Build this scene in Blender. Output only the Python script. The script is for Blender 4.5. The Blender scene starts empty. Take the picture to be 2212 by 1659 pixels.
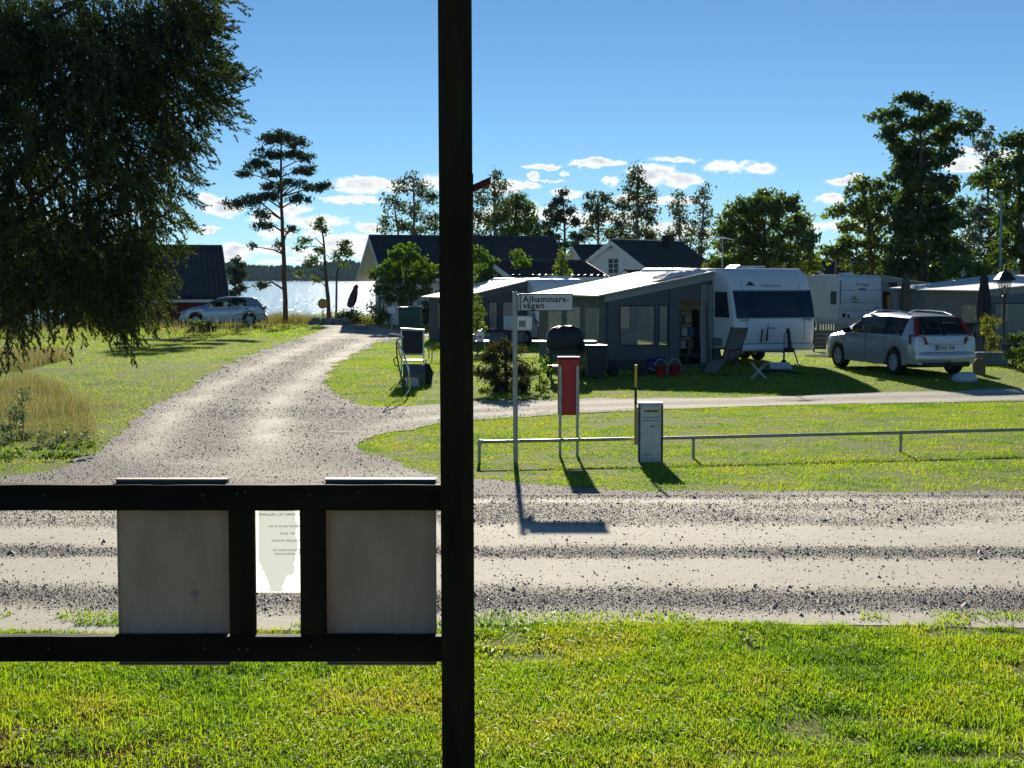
import bpy, math, random
import numpy as np
from mathutils import Vector, Matrix, geometry

random.seed(7)
RNG = np.random.default_rng(11)
scene = bpy.context.scene
COL = scene.collection

# ------------------------------------------------------------------ camera
FPX = 3324.0                 # focal length in units of a 2212 px wide picture
VW, VH, HOR = 2212.0, 1659.0, 600.0
CAMZ = 2.4
PITCH = math.atan((VH / 2 - HOR) / FPX)
cam_d = bpy.data.cameras.new('camera')
cam_d.sensor_width = 36.0
cam_d.lens = 36.0 * FPX / VW
cam_d.clip_start = 0.1
cam_d.clip_end = 12000
cam = bpy.data.objects.new('camera', cam_d)
COL.objects.link(cam)
cam.location = (0, 0, CAMZ)
cam.rotation_euler = (math.pi / 2 - PITCH, 0, 0)
scene.camera = cam

# ------------------------------------------------------------------ light
SUN_EL, SUN_AZ = 16.5, -0.5          # degrees; azimuth to the right of straight ahead
sun_d = bpy.data.lights.new('sun', 'SUN')
sun_d.energy = 5.0
sun_d.angle = math.radians(0.5)
sun_d.color = (1.0, 0.92, 0.76)
sun = bpy.data.objects.new('sun', sun_d)
COL.objects.link(sun)
_e, _a = math.radians(SUN_EL), math.radians(SUN_AZ)
sdir = Vector((math.sin(_a) * math.cos(_e), math.cos(_a) * math.cos(_e), math.sin(_e)))
sun.rotation_euler = sdir.to_track_quat('Z', 'Y').to_euler()
sun.location = sdir * 50

world = bpy.data.worlds.new('World')
scene.world = world
world.use_nodes = True
SKY_STRENGTH = 0.058
vs = scene.view_settings
vs.view_transform = 'Standard'
vs.look = 'None'
vs.gamma = 1.0
vs.use_curve_mapping = False
vs.exposure = 0.78
scene.cycles.use_denoising = True
scene.cycles.max_bounces = 8
scene.cycles.transparent_max_bounces = 12
scene.cycles.caustics_reflective = False
scene.cycles.caustics_refractive = False
scene.cycles.sample_clamp_indirect = 4.0

# ------------------------------------------------------------------ picture <-> place
_F = np.array((0, math.cos(PITCH), -math.sin(PITCH)))
_U = np.array((0, math.sin(PITCH), math.cos(PITCH)))

def ray(vx, vy):
    d = np.array((1.0, 0, 0)) * ((vx - VW / 2) / FPX) + _U * (-(vy - VH / 2) / FPX) + _F
    return d / d[1]

def P(vx, vy, d):
    r = ray(vx, vy) * d
    return Vector((r[0], r[1], CAMZ + r[2]))

def ppm(d):
    return FPX / d

_PY = np.array([-20, 0, 12, 14.7, 16.3, 18, 21, 27, 33, 36.5, 40, 46, 60, 4000.])
_PZ = np.array([.03, .03, .03, .03, -.05, -.12, -.18, -.18, -.15, -.075, 0, 0, 0, 0])
_ty = np.arange(-20, 200, .25)
_tz = np.interp(_ty, _PY, _PZ)
_k = np.hanning(13); _k /= _k.sum()
_tz = np.convolve(np.pad(_tz, 6, mode='edge'), _k, mode='valid')

def sstep(a, b, x):
    t = np.clip((x - a) / (b - a), 0, 1)
    return t * t * (3 - 2 * t)

def gz(x, y):
    x = np.asarray(x, float); y = np.asarray(y, float)
    z = np.interp(y, _ty, _tz)
    lake = sstep(77, 112, y) * (1 - sstep(4, 16, x - (y - 80) * 0.10))
    far = sstep(1880, 1990, y)
    z = z - 3.2 * lake * (1 - far)
    z = z - 3.2 * sstep(330, 420, y) * (1 - lake) * (1 - far)
    return z

def g1(x, y):
    return float(gz(x, y))

def G(vx, vy):
    r = ray(vx, vy)
    t = CAMZ / max(1e-5, -r[2])
    for _ in range(30):
        t = 0.5 * t + 0.5 * (CAMZ - g1(r[0] * t, t)) / max(1e-5, -r[2])
    return Vector((r[0] * t, t, g1(r[0] * t, t)))

# ------------------------------------------------------------------ materials
MATS = {}

def _nt(name):
    m = bpy.data.materials.new(name)
    m.use_nodes = True
    nt = m.node_tree
    nt.nodes.clear()
    return m, nt

def N(nt, typ, **kw):
    n = nt.nodes.new(typ)
    for k, v in kw.items():
        if k in n.inputs.keys():
            n.inputs[k].default_value = v
        else:
            setattr(n, k, v)
    return n

def L(nt, a, b):
    nt.links.new(a, b)

def _rgba(c):
    return (c[0], c[1], c[2], 1.0)

def paint(name, col, rough=0.5, metal=0.0, var=0.12, scale=3.0, bump=0.0, bscale=40.0, trans=0.0, coat=0.0, stretch=(1, 1, 1), spec=0.5):
    """a Principled surface with uneven tone, wear and a little relief"""
    if name in MATS:
        return MATS[name]
    m, nt = _nt(name)
    out = N(nt, 'ShaderNodeOutputMaterial')
    b = N(nt, 'ShaderNodeBsdfPrincipled')
    b.inputs['Metallic'].default_value = metal
    b.inputs['Specular IOR Level'].default_value = spec
    b.inputs['Coat Weight'].default_value = coat
    if trans:
        b.inputs['Transmission Weight'].default_value = trans
    tc = N(nt, 'ShaderNodeTexCoord')
    mp = N(nt, 'ShaderNodeMapping'); mp.inputs['Scale'].default_value = stretch
    L(nt, tc.outputs['Object'], mp.inputs['Vector'])
    n1 = N(nt, 'ShaderNodeTexNoise', Scale=scale, Detail=6.0, Roughness=0.62)
    L(nt, mp.outputs[0], n1.inputs['Vector'])
    r = N(nt, 'ShaderNodeValToRGB')
    r.color_ramp.elements[0].position = 0.3
    r.color_ramp.elements[1].position = 0.72
    r.color_ramp.elements[0].color = _rgba([c * (1 - var) for c in col])
    r.color_ramp.elements[1].color = _rgba([min(1, c * (1 + var)) for c in col])
    L(nt, n1.outputs['Fac'], r.inputs[0])
    L(nt, r.outputs[0], b.inputs['Base Color'])
    mr = N(nt, 'ShaderNodeMapRange')
    mr.inputs['To Min'].default_value = max(0.02, rough - 0.08)
    mr.inputs['To Max'].default_value = min(1.0, rough + 0.08)
    L(nt, n1.outputs['Fac'], mr.inputs['Value'])
    L(nt, mr.outputs[0], b.inputs['Roughness'])
    if bump:
        n2 = N(nt, 'ShaderNodeTexNoise', Scale=bscale, Detail=4.0)
        L(nt, mp.outputs[0], n2.inputs['Vector'])
        bp = N(nt, 'ShaderNodeBump', Strength=bump, Distance=0.02)
        L(nt, n2.outputs['Fac'], bp.inputs['Height'])
        L(nt, bp.outputs[0], b.inputs['Normal'])
    L(nt, b.outputs[0], out.inputs[0])
    MATS[name] = m
    return m

def leafmat(name, cols, trans=0.5, rough=0.5, nscale=0.6, gloss=0.06, patch=0.5, tcol=(1.35, 1.45, .55)):
    """leaf / blade: diffuse + light passing through, tone varied per leaf and over patches"""
    if name in MATS:
        return MATS[name]
    m, nt = _nt(name)
    out = N(nt, 'ShaderNodeOutputMaterial')
    geo = N(nt, 'ShaderNodeNewGeometry')
    tc = N(nt, 'ShaderNodeTexCoord')
    n1 = N(nt, 'ShaderNodeTexNoise', Scale=nscale, Detail=5.0, Roughness=0.68)
    L(nt, tc.outputs['Object'], n1.inputs['Vector'])
    mr = N(nt, 'ShaderNodeMapRange'); mr.inputs['From Min'].default_value = .34; mr.inputs['From Max'].default_value = .66
    L(nt, n1.outputs['Fac'], mr.inputs['Value'])
    mx = N(nt, 'ShaderNodeMix'); mx.data_type = 'FLOAT'
    mx.inputs[0].default_value = patch
    L(nt, geo.outputs['Random Per Island'], mx.inputs[2]); L(nt, mr.outputs[0], mx.inputs[3])
    r = N(nt, 'ShaderNodeValToRGB')
    els = r.color_ramp.elements
    while len(els) < len(cols):
        els.new(0.5)
    for i, c in enumerate(cols):
        els[i].position = 0.1 + 0.8 * i / (len(cols) - 1)
        els[i].color = _rgba(c)
    L(nt, mx.outputs[0], r.inputs[0])
    d = N(nt, 'ShaderNodeBsdfDiffuse')
    L(nt, r.outputs[0], d.inputs['Color'])
    t = N(nt, 'ShaderNodeBsdfTranslucent')
    tm = N(nt, 'ShaderNodeMix'); tm.data_type = 'RGBA'; tm.blend_type = 'MULTIPLY'
    tm.inputs[0].default_value = 1.0
    L(nt, r.outputs[0], tm.inputs[6]); tm.inputs[7].default_value = _rgba(tcol)
    L(nt, tm.outputs[2], t.inputs['Color'])
    s1 = N(nt, 'ShaderNodeMixShader'); s1.inputs[0].default_value = trans
    L(nt, d.outputs[0], s1.inputs[1]); L(nt, t.outputs[0], s1.inputs[2])
    gl = N(nt, 'ShaderNodeBsdfGlossy'); gl.inputs['Roughness'].default_value = rough
    s2 = N(nt, 'ShaderNodeMixShader'); s2.inputs[0].default_value = gloss
    L(nt, s1.outputs[0], s2.inputs[1]); L(nt, gl.outputs[0], s2.inputs[2])
    L(nt, s2.outputs[0], out.inputs[0])
    MATS[name] = m
    return m

def glassmat(name, tint=(.6, .65, .7), alpha=0.35, rough=0.05, base=(.02, .025, .03)):
    """thin pane: some light straight through, some reflected"""
    if name in MATS:
        return MATS[name]
    m, nt = _nt(name)
    out = N(nt, 'ShaderNodeOutputMaterial')
    tr = N(nt, 'ShaderNodeBsdfTransparent'); tr.inputs[0].default_value = _rgba(tint)
    b = N(nt, 'ShaderNodeBsdfPrincipled'); b.inputs['Base Color'].default_value = _rgba(base)
    b.inputs['Roughness'].default_value = rough
    tc = N(nt, 'ShaderNodeTexCoord')
    n1 = N(nt, 'ShaderNodeTexNoise', Scale=2.0, Detail=3.0)
    L(nt, tc.outputs['Object'], n1.inputs['Vector'])
    mr = N(nt, 'ShaderNodeMapRange'); mr.inputs['To Min'].default_value = max(0, 1 - alpha - .08); mr.inputs['To Max'].default_value = min(1, 1 - alpha + .08)
    L(nt, n1.outputs['Fac'], mr.inputs['Value'])
    s = N(nt, 'ShaderNodeMixShader')
    L(nt, mr.outputs[0], s.inputs[0]); L(nt, tr.outputs[0], s.inputs[1]); L(nt, b.outputs[0], s.inputs[2])
    L(nt, s.outputs[0], out.inputs[0])
    MATS[name] = m
    return m

# ------------------------------------------------------------------ mesh helpers
def rotz(a):
    return Matrix.Rotation(a, 4, 'Z')

class MB:
    def __init__(self):
        self.v = []; self.f = []; self.M = Matrix.Identity(4)

    def add(self, vs, fs):
        o = len(self.v)
        self.v += [tuple(self.M @ Vector(p)) for p in vs]
        self.f += [tuple(i + o for i in f) for f in fs]
        return self

    def box(self, x0, y0, z0, x1, y1, z1, ch=0.0):
        if x0 > x1: x0, x1 = x1, x0
        if y0 > y1: y0, y1 = y1, y0
        if z0 > z1: z0, z1 = z1, z0
        c = min(ch, .49 * (x1 - x0), .49 * (y1 - y0), .49 * (z1 - z0))
        if c <= 0:
            vs = [(x0, y0, z0), (x1, y0, z0), (x1, y1, z0), (x0, y1, z0), (x0, y0, z1), (x1, y0, z1), (x1, y1, z1), (x0, y1, z1)]
            return self.add(vs, [(0, 3, 2, 1), (4, 5, 6, 7), (0, 1, 5, 4), (1, 2, 6, 5), (2, 3, 7, 6), (3, 0, 4, 7)])
        rings = []
        for z, i in ((z0, c), (z0 + c, 0), (z1 - c, 0), (z1, c)):
            rings.append([(x0 + c, y0 + i, z), (x1 - c, y0 + i, z), (x1 - i, y0 + c, z), (x1 - i, y1 - c, z), (x1 - c, y1 - i, z), (x0 + c, y1 - i, z), (x0 + i, y1 - c, z), (x0 + i, y0 + c, z)])
        return self.rings(rings)

    def rings(self, rings, closed=True, cap0=True, cap1=True):
        n = len(rings[0]); vs = [p for r in rings for p in r]; fs = []
        for k in range(len(rings) - 1):
            for i in range(n if closed else n - 1):
                j = (i + 1) % n
                fs.append((k * n + i, k * n + j, (k + 1) * n + j, (k + 1) * n + i))
        if cap0: fs.append(tuple(range(n - 1, -1, -1)))
        if cap1: fs.append(tuple((len(rings) - 1) * n + i for i in range(n)))
        return self.add(vs, fs)

    def prism(self, poly, t0, t1, plane='xz'):
        """poly: 2-D outline; extruded along the third axis from t0 to t1"""
        def q(p, t):
            return {'xz': (p[0], t, p[1]), 'xy': (p[0], p[1], t), 'yz': (t, p[0], p[1])}[plane]
        return self.rings([[q(p, t0) for p in poly], [q(p, t1) for p in poly]])

    def tube(self, pts, r, n=8, cap=True):
        pts = [Vector(p) for p in pts]
        rs = r if isinstance(r, (list, tuple)) else [r] * len(pts)
        rings = []
        ref = None
        for i, p in enumerate(pts):
            t = (pts[min(i + 1, len(pts) - 1)] - pts[max(i - 1, 0)])
            if t.length < 1e-9: t = Vector((0, 0, 1))
            t.normalize()
            if ref is None:
                ref = Vector((1, 0, 0)) if abs(t.x) < .9 else Vector((0, 1, 0))
            a = (ref - t * ref.dot(t))
            if a.length < 1e-6:
                a = t.orthogonal()
            a.normalize(); ref = a
            b = t.cross(a)
            rings.append([tuple(p + (a * math.cos(2 * math.pi * k / n) + b * math.sin(2 * math.pi * k / n)) * rs[i]) for k in range(n)])
        return self.rings(rings, True, cap, cap)

    def lathe(self, prof, n=16, c=(0, 0, 0), cap=True):
        rings = [[(c[0] + r * math.cos(2 * math.pi * k / n), c[1] + r * math.sin(2 * math.pi * k / n), c[2] + z) for k in range(n)] for r, z in prof]
        return self.rings(rings, True, cap, cap)

    def build(self, name, mat, parent=None, smooth=False, loc=None):
        me = bpy.data.meshes.new(name)
        me.from_pydata(self.v, [], self.f)
        me.materials.append(mat)
        if smooth:
            me.polygons.foreach_set('use_smooth', [True] * len(me.polygons))
            try:
                me.set_sharp_from_angle(angle=math.radians(38))
            except Exception:
                pass
        me.update()
        o = bpy.data.objects.new(name, me)
        COL.objects.link(o)
        if parent is not None: o.parent = parent
        if loc is not None: o.location = loc
        return o

def empty(name, loc=(0, 0, 0), rz=0.0):
    o = bpy.data.objects.new(name, None)
    o.empty_display_size = 0.2
    COL.objects.link(o)
    o.location = loc; o.rotation_euler = (0, 0, rz)
    return o

def tag(o, label=None, cat=None, group=None, kind=None):
    if label: o['label'] = label
    if cat: o['category'] = cat
    if group: o['group'] = group
    if kind: o['kind'] = kind
    return o

def np_mesh(name, V, F, mat, parent=None, smooth=False, attr=None):
    """V (n,3) array, F (m,k) array of equal-sided faces"""
    me = bpy.data.meshes.new(name)
    V = np.asarray(V, np.float32); F = np.asarray(F, np.int32)
    k = F.shape[1]
    me.vertices.add(len(V)); me.vertices.foreach_set('co', V.ravel())
    me.loops.add(F.size); me.loops.foreach_set('vertex_index', F.ravel())
    me.polygons.add(len(F))
    me.polygons.foreach_set('loop_start', np.arange(0, F.size, k, dtype=np.int32))
    if smooth: me.polygons.foreach_set('use_smooth', np.ones(len(F), bool))
    if attr:
        for an, av in attr.items():
            a = me.attributes.new(an, 'FLOAT', 'POINT'); a.data.foreach_set('value', np.asarray(av, np.float32))
    me.materials.append(mat)
    me.update(calc_edges=True)
    o = bpy.data.objects.new(name, me); COL.objects.link(o)
    if parent is not None: o.parent = parent
    return o

def text(name, body, size, mat, parent, M, mirror=False, align='LEFT', bold=0.0, spacing=1.0):
    """flat lettering; M places its local x (reading direction), y (up)"""
    cu = bpy.data.curves.new(name, 'FONT')
    cu.body = body; cu.size = size; cu.align_x = align; cu.extrude = 0.0006; cu.offset = bold
    cu.space_character = spacing
    cu.resolution_u = 3
    tmp = bpy.data.objects.new(name + '_c', cu)
    COL.objects.link(tmp)
    dg = bpy.context.evaluated_depsgraph_get()
    me = bpy.data.meshes.new_from_object(tmp.evaluated_get(dg))
    bpy.data.objects.remove(tmp)
    bpy.data.curves.remove(cu)
    if mirror:
        me.transform(Matrix.Diagonal((-1, 1, 1, 1)))
    me.transform(M)
    me.materials.clear(); me.materials.append(mat)
    o = bpy.data.objects.new(name, me); COL.objects.link(o); o.parent = parent
    return o

XZ = Matrix(((1, 0, 0, 0), (0, 0, -1, 0), (0, 1, 0, 0), (0, 0, 0, 1)))   # text upright, facing -Y

def copy_tree(o, parent=None):
    c = o.copy(); COL.objects.link(c)
    if parent is not None: c.parent = parent
    for ch in list(o.children):
        copy_tree(ch, c)
    return c

def inside(px, py, poly):
    """vectorised point in polygon"""
    px = np.asarray(px); py = np.asarray(py)
    r = np.zeros(px.shape, bool)
    n = len(poly)
    for i in range(n):
        x0, y0 = poly[i]; x1, y1 = poly[(i + 1) % n]
        if y0 == y1: continue
        c = ((y0 > py) != (y1 > py)) & (px < (x1 - x0) * (py - y0) / (y1 - y0) + x0)
        r ^= c
    return r

def vnoise(x, y, s, seed=0):
    """cheap smooth 2-D value noise 0..1"""
    x = np.asarray(x) / s; y = np.asarray(y) / s
    xi = np.floor(x).astype(np.int64); yi = np.floor(y).astype(np.int64)
    fx = x - xi; fy = y - yi
    fx = fx * fx * (3 - 2 * fx); fy = fy * fy * (3 - 2 * fy)
    def h(a, b):
        n = (a * 374761393 + b * 668265263 + seed * 974634777) & 0x7fffffff
        n = ((n ^ (n >> 13)) * 1274126177) & 0x7fffffff
        return ((n ^ (n >> 16)) & 0xffff) / 65535.0
    return (h(xi, yi) * (1 - fx) + h(xi + 1, yi) * fx) * (1 - fy) + (h(xi, yi + 1) * (1 - fx) + h(xi + 1, yi + 1) * fx) * fy
# ------------------------------------------------------------------ sky with fair-weather clouds
wn = world.node_tree
wn.nodes.clear()
sky = N(wn, 'ShaderNodeTexSky', sky_type='NISHITA')
sky.sun_disc = False
sky.sun_elevation = math.radians(SUN_EL)
sky.sun_rotation = math.radians(SUN_AZ)
sky.altitude = 0.0
sky.air_density = 0.6
sky.dust_density = 0.0
sky.ozone_density = 4.5
wtc = N(wn, 'ShaderNodeTexCoord')
sep = N(wn, 'ShaderNodeSeparateXYZ'); L(wn, wtc.outputs['Generated'], sep.inputs[0])

def WM(op, a, b=None, c=None, clamp=False):
    n = N(wn, 'ShaderNodeMath', operation=op); n.use_clamp = clamp
    for i, s in enumerate((a, b, c)):
        if s is None: continue
        if isinstance(s, (int, float)): n.inputs[i].default_value = s
        else: L(wn, s, n.inputs[i])
    return n.outputs[0]

ydir = WM('MAXIMUM', sep.outputs['Y'], 0.05)
cu_ = WM('DIVIDE', sep.outputs['X'], ydir)
cv_ = WM('DIVIDE', sep.outputs['Z'], ydir)
uv = N(wn, 'ShaderNodeCombineXYZ'); L(wn, cu_, uv.inputs[0]); L(wn, cv_, uv.inputs[1])
# (x, y, half width, half height) in the 2212 px picture -> directions in the sky
CLOUDS = [(790, 402, 80, 17), (865, 405, 40, 12), (765, 434, 66, 9), (955, 398, 40, 20), (445, 430, 20, 12), (480, 452, 46, 17), (455, 497, 34, 6),
          (510, 545, 50, 17), (640, 452, 34, 13), (690, 478, 60, 14), (690, 500, 34, 9), (745, 520, 70, 16), (800, 490, 34, 10), (600, 504, 40, 12), (580, 470, 40, 12),
          (700, 545, 60, 12), (590, 540, 36, 9), (820, 540, 80, 20), (640, 566, 90, 7), (1175, 363, 40, 6), (1290, 352, 52, 9), (1255, 357, 36, 6), (1150, 385, 14, 6), (1182, 393, 46, 2.4), (1146, 405, 20, 7),
          (1216, 379, 12, 4), (1451, 349, 50, 5), (1570, 362, 46, 15), (1635, 368, 34, 14), (1400, 380, 52, 22), (1470, 393, 40, 15), (1315, 394, 18, 11), (1218, 417, 34, 10),
          (1090, 404, 44, 16), (1480, 436, 40, 5), (1385, 432, 60, 8), (1785, 430, 30, 11), (1830, 392, 40, 10), (2065, 356, 46, 18), (2150, 340, 80, 15), (2080, 330, 30, 5),
          (1150, 460, 60, 16), (1290, 470, 90, 18), (1060, 470, 60, 20), (1440, 500, 80, 14), (1930, 470, 90, 12), (1800, 490, 60, 14), (2330, 380, 70, 20), (-150, 420, 90, 18), (-330, 480, 120, 16), (200, 470, 90, 14), (60, 540, 90, 14)]
nzA = N(wn, 'ShaderNodeTexNoise', Scale=46.0, Detail=9.0, Roughness=0.62)
mpA = N(wn, 'ShaderNodeMapping'); mpA.inputs['Scale'].default_value = (1.0, 1.8, 1.0)
L(wn, uv.outputs[0], mpA.inputs[0]); L(wn, mpA.outputs[0], nzA.inputs['Vector'])
nzv = WM('MULTIPLY', WM('SUBTRACT', nzA.outputs['Fac'], 0.5), 3.0)
# billows also push the outline about
nzB = N(wn, 'ShaderNodeTexNoise', Scale=60.0, Detail=4.0, Roughness=0.6)
L(wn, mpA.outputs[0], nzB.inputs['Vector'])
wsub = N(wn, 'ShaderNodeVectorMath', operation='SUBTRACT'); L(wn, nzB.outputs['Color'], wsub.inputs[0]); wsub.inputs[1].default_value = (.5, .5, .5)
wsc = N(wn, 'ShaderNodeVectorMath', operation='SCALE'); L(wn, wsub.outputs[0], wsc.inputs[0]); wsc.inputs[3].default_value = 0.012
wad = N(wn, 'ShaderNodeVectorMath', operation='ADD'); L(wn, uv.outputs[0], wad.inputs[0]); L(wn, wsc.outputs[0], wad.inputs[1])

def cloud_field(vec):
    acc = None
    for (x, y, a, b) in CLOUDS:
        s = N(wn, 'ShaderNodeVectorMath', operation='SUBTRACT')
        L(wn, vec, s.inputs[0]); s.inputs[1].default_value = ((x - VW / 2) / FPX, (HOR - y) / FPX, 0)
        m = N(wn, 'ShaderNodeVectorMath', operation='MULTIPLY')
        L(wn, s.outputs[0], m.inputs[0]); m.inputs[1].default_value = (FPX / (a * 1.25), FPX / (b * 1.25), 0)
        d = N(wn, 'ShaderNodeVectorMath', operation='DOT_PRODUCT')
        L(wn, m.outputs[0], d.inputs[0]); L(wn, m.outputs[0], d.inputs[1])
        acc = d.outputs['Value'] if acc is None else WM('MINIMUM', acc, d.outputs['Value'])
    return WM('SUBTRACT', 1.0, acc)

fld = cloud_field(wad.outputs[0])
dens = WM('ADD', WM('MAXIMUM', fld, -1.5), nzv)
mrc = N(wn, 'ShaderNodeMapRange', interpolation_type='SMOOTHSTEP')
mrc.inputs['From Min'].default_value = 0.0; mrc.inputs['From Max'].default_value = 0.8
L(wn, dens, mrc.inputs['Value'])
cover = WM('MULTIPLY', mrc.outputs[0], WM('GREATER_THAN', sep.outputs['Y'], 0.06), clamp=True)
cover = WM('MULTIPLY', cover, 0.94)
# thick hearts of the clouds turn greyer, thin rims stay bright (they are lit from behind)
mrt = N(wn, 'ShaderNodeMapRange')
mrt.inputs['From Min'].default_value = 0.45; mrt.inputs['From Max'].default_value = 1.5
L(wn, dens, mrt.inputs['Value'])
ccol = N(wn, 'ShaderNodeMix'); ccol.data_type = 'RGBA'
L(wn, mrt.outputs[0], ccol.inputs[0])
CB = 0.84 / SKY_STRENGTH
ccol.inputs[6].default_value = (0.86 * CB, 0.84 * CB, 0.79 * CB, 1)
ccol.inputs[7].default_value = (0.40 * CB, 0.43 * CB, 0.49 * CB, 1)
cmix = N(wn, 'ShaderNodeMix'); cmix.data_type = 'RGBA'
tint = N(wn, 'ShaderNodeMix'); tint.data_type = 'RGBA'; tint.blend_type = 'MULTIPLY'; tint.inputs[0].default_value = 1.0
L(wn, sky.outputs[0], tint.inputs[6]); tint.inputs[7].default_value = (.95, 1.03, .98, 1)
L(wn, cover, cmix.inputs[0]); L(wn, tint.outputs[2], cmix.inputs[6]); L(wn, ccol.outputs[2], cmix.inputs[7])
bg = N(wn, 'ShaderNodeBackground'); bg.inputs[1].default_value = SKY_STRENGTH
L(wn, cmix.outputs[2], bg.inputs[0])
wo = N(wn, 'ShaderNodeOutputWorld'); L(wn, bg.outputs[0], wo.inputs[0])

# ------------------------------------------------------------------ ground
def ground_material():
    m, nt = _nt('lawn_ground')
    out = N(nt, 'ShaderNodeOutputMaterial'); b = N(nt, 'ShaderNodeBsdfPrincipled', Roughness=0.95)
    b.inputs['Specular IOR Level'].default_value = 0.1
    tc = N(nt, 'ShaderNodeTexCoord')
    n1 = N(nt, 'ShaderNodeTexNoise', Scale=0.7, Detail=8.0, Roughness=0.65)
    n2 = N(nt, 'ShaderNodeTexNoise', Scale=14.0, Detail=6.0, Roughness=0.7)
    L(nt, tc.outputs['Object'], n1.inputs['Vector']); L(nt, tc.outputs['Object'], n2.inputs['Vector'])
    r = N(nt, 'ShaderNodeValToRGB')
    e = r.color_ramp.elements
    e[0].position = .25; e[0].color = (.10, .15, .016, 1)
    e[1].position = .8; e[1].color = (.23, .21, .06, 1)
    k = e.new(.5); k.color = (.16, .21, .020, 1)
    mx = N(nt, 'ShaderNodeMath', operation='MULTIPLY_ADD'); L(nt, n2.outputs['Fac'], mx.inputs[0]); mx.inputs[1].default_value = .55
    ad = N(nt, 'ShaderNodeMath', operation='MULTIPLY'); L(nt, n1.outputs['Fac'], ad.inputs[0]); ad.inputs[1].default_value = .5
    L(nt, ad.outputs[0], mx.inputs[2]); L(nt, mx.outputs[0], r.inputs[0])
    L(nt, r.outputs[0], b.inputs['Base Color'])
    bp = N(nt, 'ShaderNodeBump', Strength=0.8, Distance=0.05); L(nt, n2.outputs['Fac'], bp.inputs['Height']); L(nt, bp.outputs[0], b.inputs['Normal'])
    L(nt, b.outputs[0], out.inputs[0])
    return m

def axis(lo, hi, near, fac, core_lo, core_hi):
    a = list(np.arange(core_lo, core_hi + 1e-6, near))
    s = near; x = core_hi
    while x < hi:
        s *= fac; x += s; a.append(min(x, hi))
    s = near; x = core_lo
    while x > lo:
        s *= fac; x -= s; a.insert(0, max(x, lo))
    return np.array(a)

gx = axis(-3000, 3000, 0.5, 1.25, -16, 18)
gy = axis(-300, 3200, 0.5, 1.16, 2, 46)
gy = np.unique(np.concatenate([gy, np.arange(46, 130, 1.0)]))
XX, YY = np.meshgrid(gx, gy)
ZZ = gz(XX, YY)
nx, ny = len(gx), len(gy)
idx = np.arange(nx * ny).reshape(ny, nx)
F = np.stack([idx[:-1, :-1], idx[:-1, 1:], idx[1:, 1:], idx[1:, :-1]], -1).reshape(-1, 4)
lawn = np_mesh('ground', np.stack([XX, YY, ZZ], -1).reshape(-1, 3), F, ground_material(), smooth=True)
tag(lawn, 'grassy campsite ground running down to the lake', None, kind='structure')

# gravel: junction of the near road, the side road and the drive to the lake (one outline)
RP = [(-900, 1378), (0, 1368), (500, 1366), (955, 1362), (1026, 1352), (1500, 1350), (2000, 1358), (2212, 1362), (3200, 1366),
      (3200, 1066), (2212, 1062), (1900, 1064), (1700, 1063), (1500, 1064), (1400, 1066), (1300, 1060), (1150, 1047), (1026, 1035), (950, 1028), (880, 1010), (815, 988), (780, 964), (776, 956),
      (795, 946), (840, 935), (900, 926), (950, 918), (1026, 909), (1200, 897), (1400, 886), (1600, 878), (1900, 872), (2212, 868), (3200, 858),
      (3200, 826), (2212, 838), (2060, 845), (1900, 849), (1750, 856), (1500, 862), (1310, 860), (1200, 866), (1100, 868), (1026, 868), (955, 873), (850, 880), (790, 880), (745, 868), (718, 850), (706, 822), (716, 800), (742, 778), (785, 756), (830, 738), (862, 729),
      (950, 727), (1060, 725), (1240, 724), (1245, 718), (1060, 717), (950, 717), (880, 717), (850, 709), (800, 703), (760, 701), (690, 702),
      (702, 712), (664, 728), (600, 746), (520, 776), (440, 816), (360, 866), (300, 906), (232, 954), (172, 1000), (92, 1020), (0, 1032), (-900, 1050)]
RPg = [G(x, y) for x, y in RP]
def densify(pts, step, amp, seed):
    out = []
    n = len(pts)
    for i in range(n):
        a, b = pts[i], pts[(i + 1) % n]
        l = math.hypot(b[0] - a[0], b[1] - a[1])
        k = max(1, int(l / step))
        for j in range(k):
            t = j / k
            out.append((a[0] + (b[0] - a[0]) * t, a[1] + (b[1] - a[1]) * t))
    o = np.array(out)
    jx = (vnoise(o[:, 0], o[:, 1], .9, seed) - .5) * 1.3 + (vnoise(o[:, 0], o[:, 1], .25, seed + 5) - .5) * .7
    jy = (vnoise(o[:, 0], o[:, 1], .9, seed + 1) - .5) * 1.3 + (vnoise(o[:, 0], o[:, 1], .25, seed + 6) - .5) * .7
    sc = amp * (0.6 + np.clip(o[:, 1], 0, 60) / 30)
    return [(float(a + b * s), float(c + d * s)) for a, b, c, d, s in zip(o[:, 0], jx, o[:, 1], jy, sc)]
ROAD = densify([(p.x, p.y) for p in RPg], 0.16, 0.16, 3)

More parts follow.
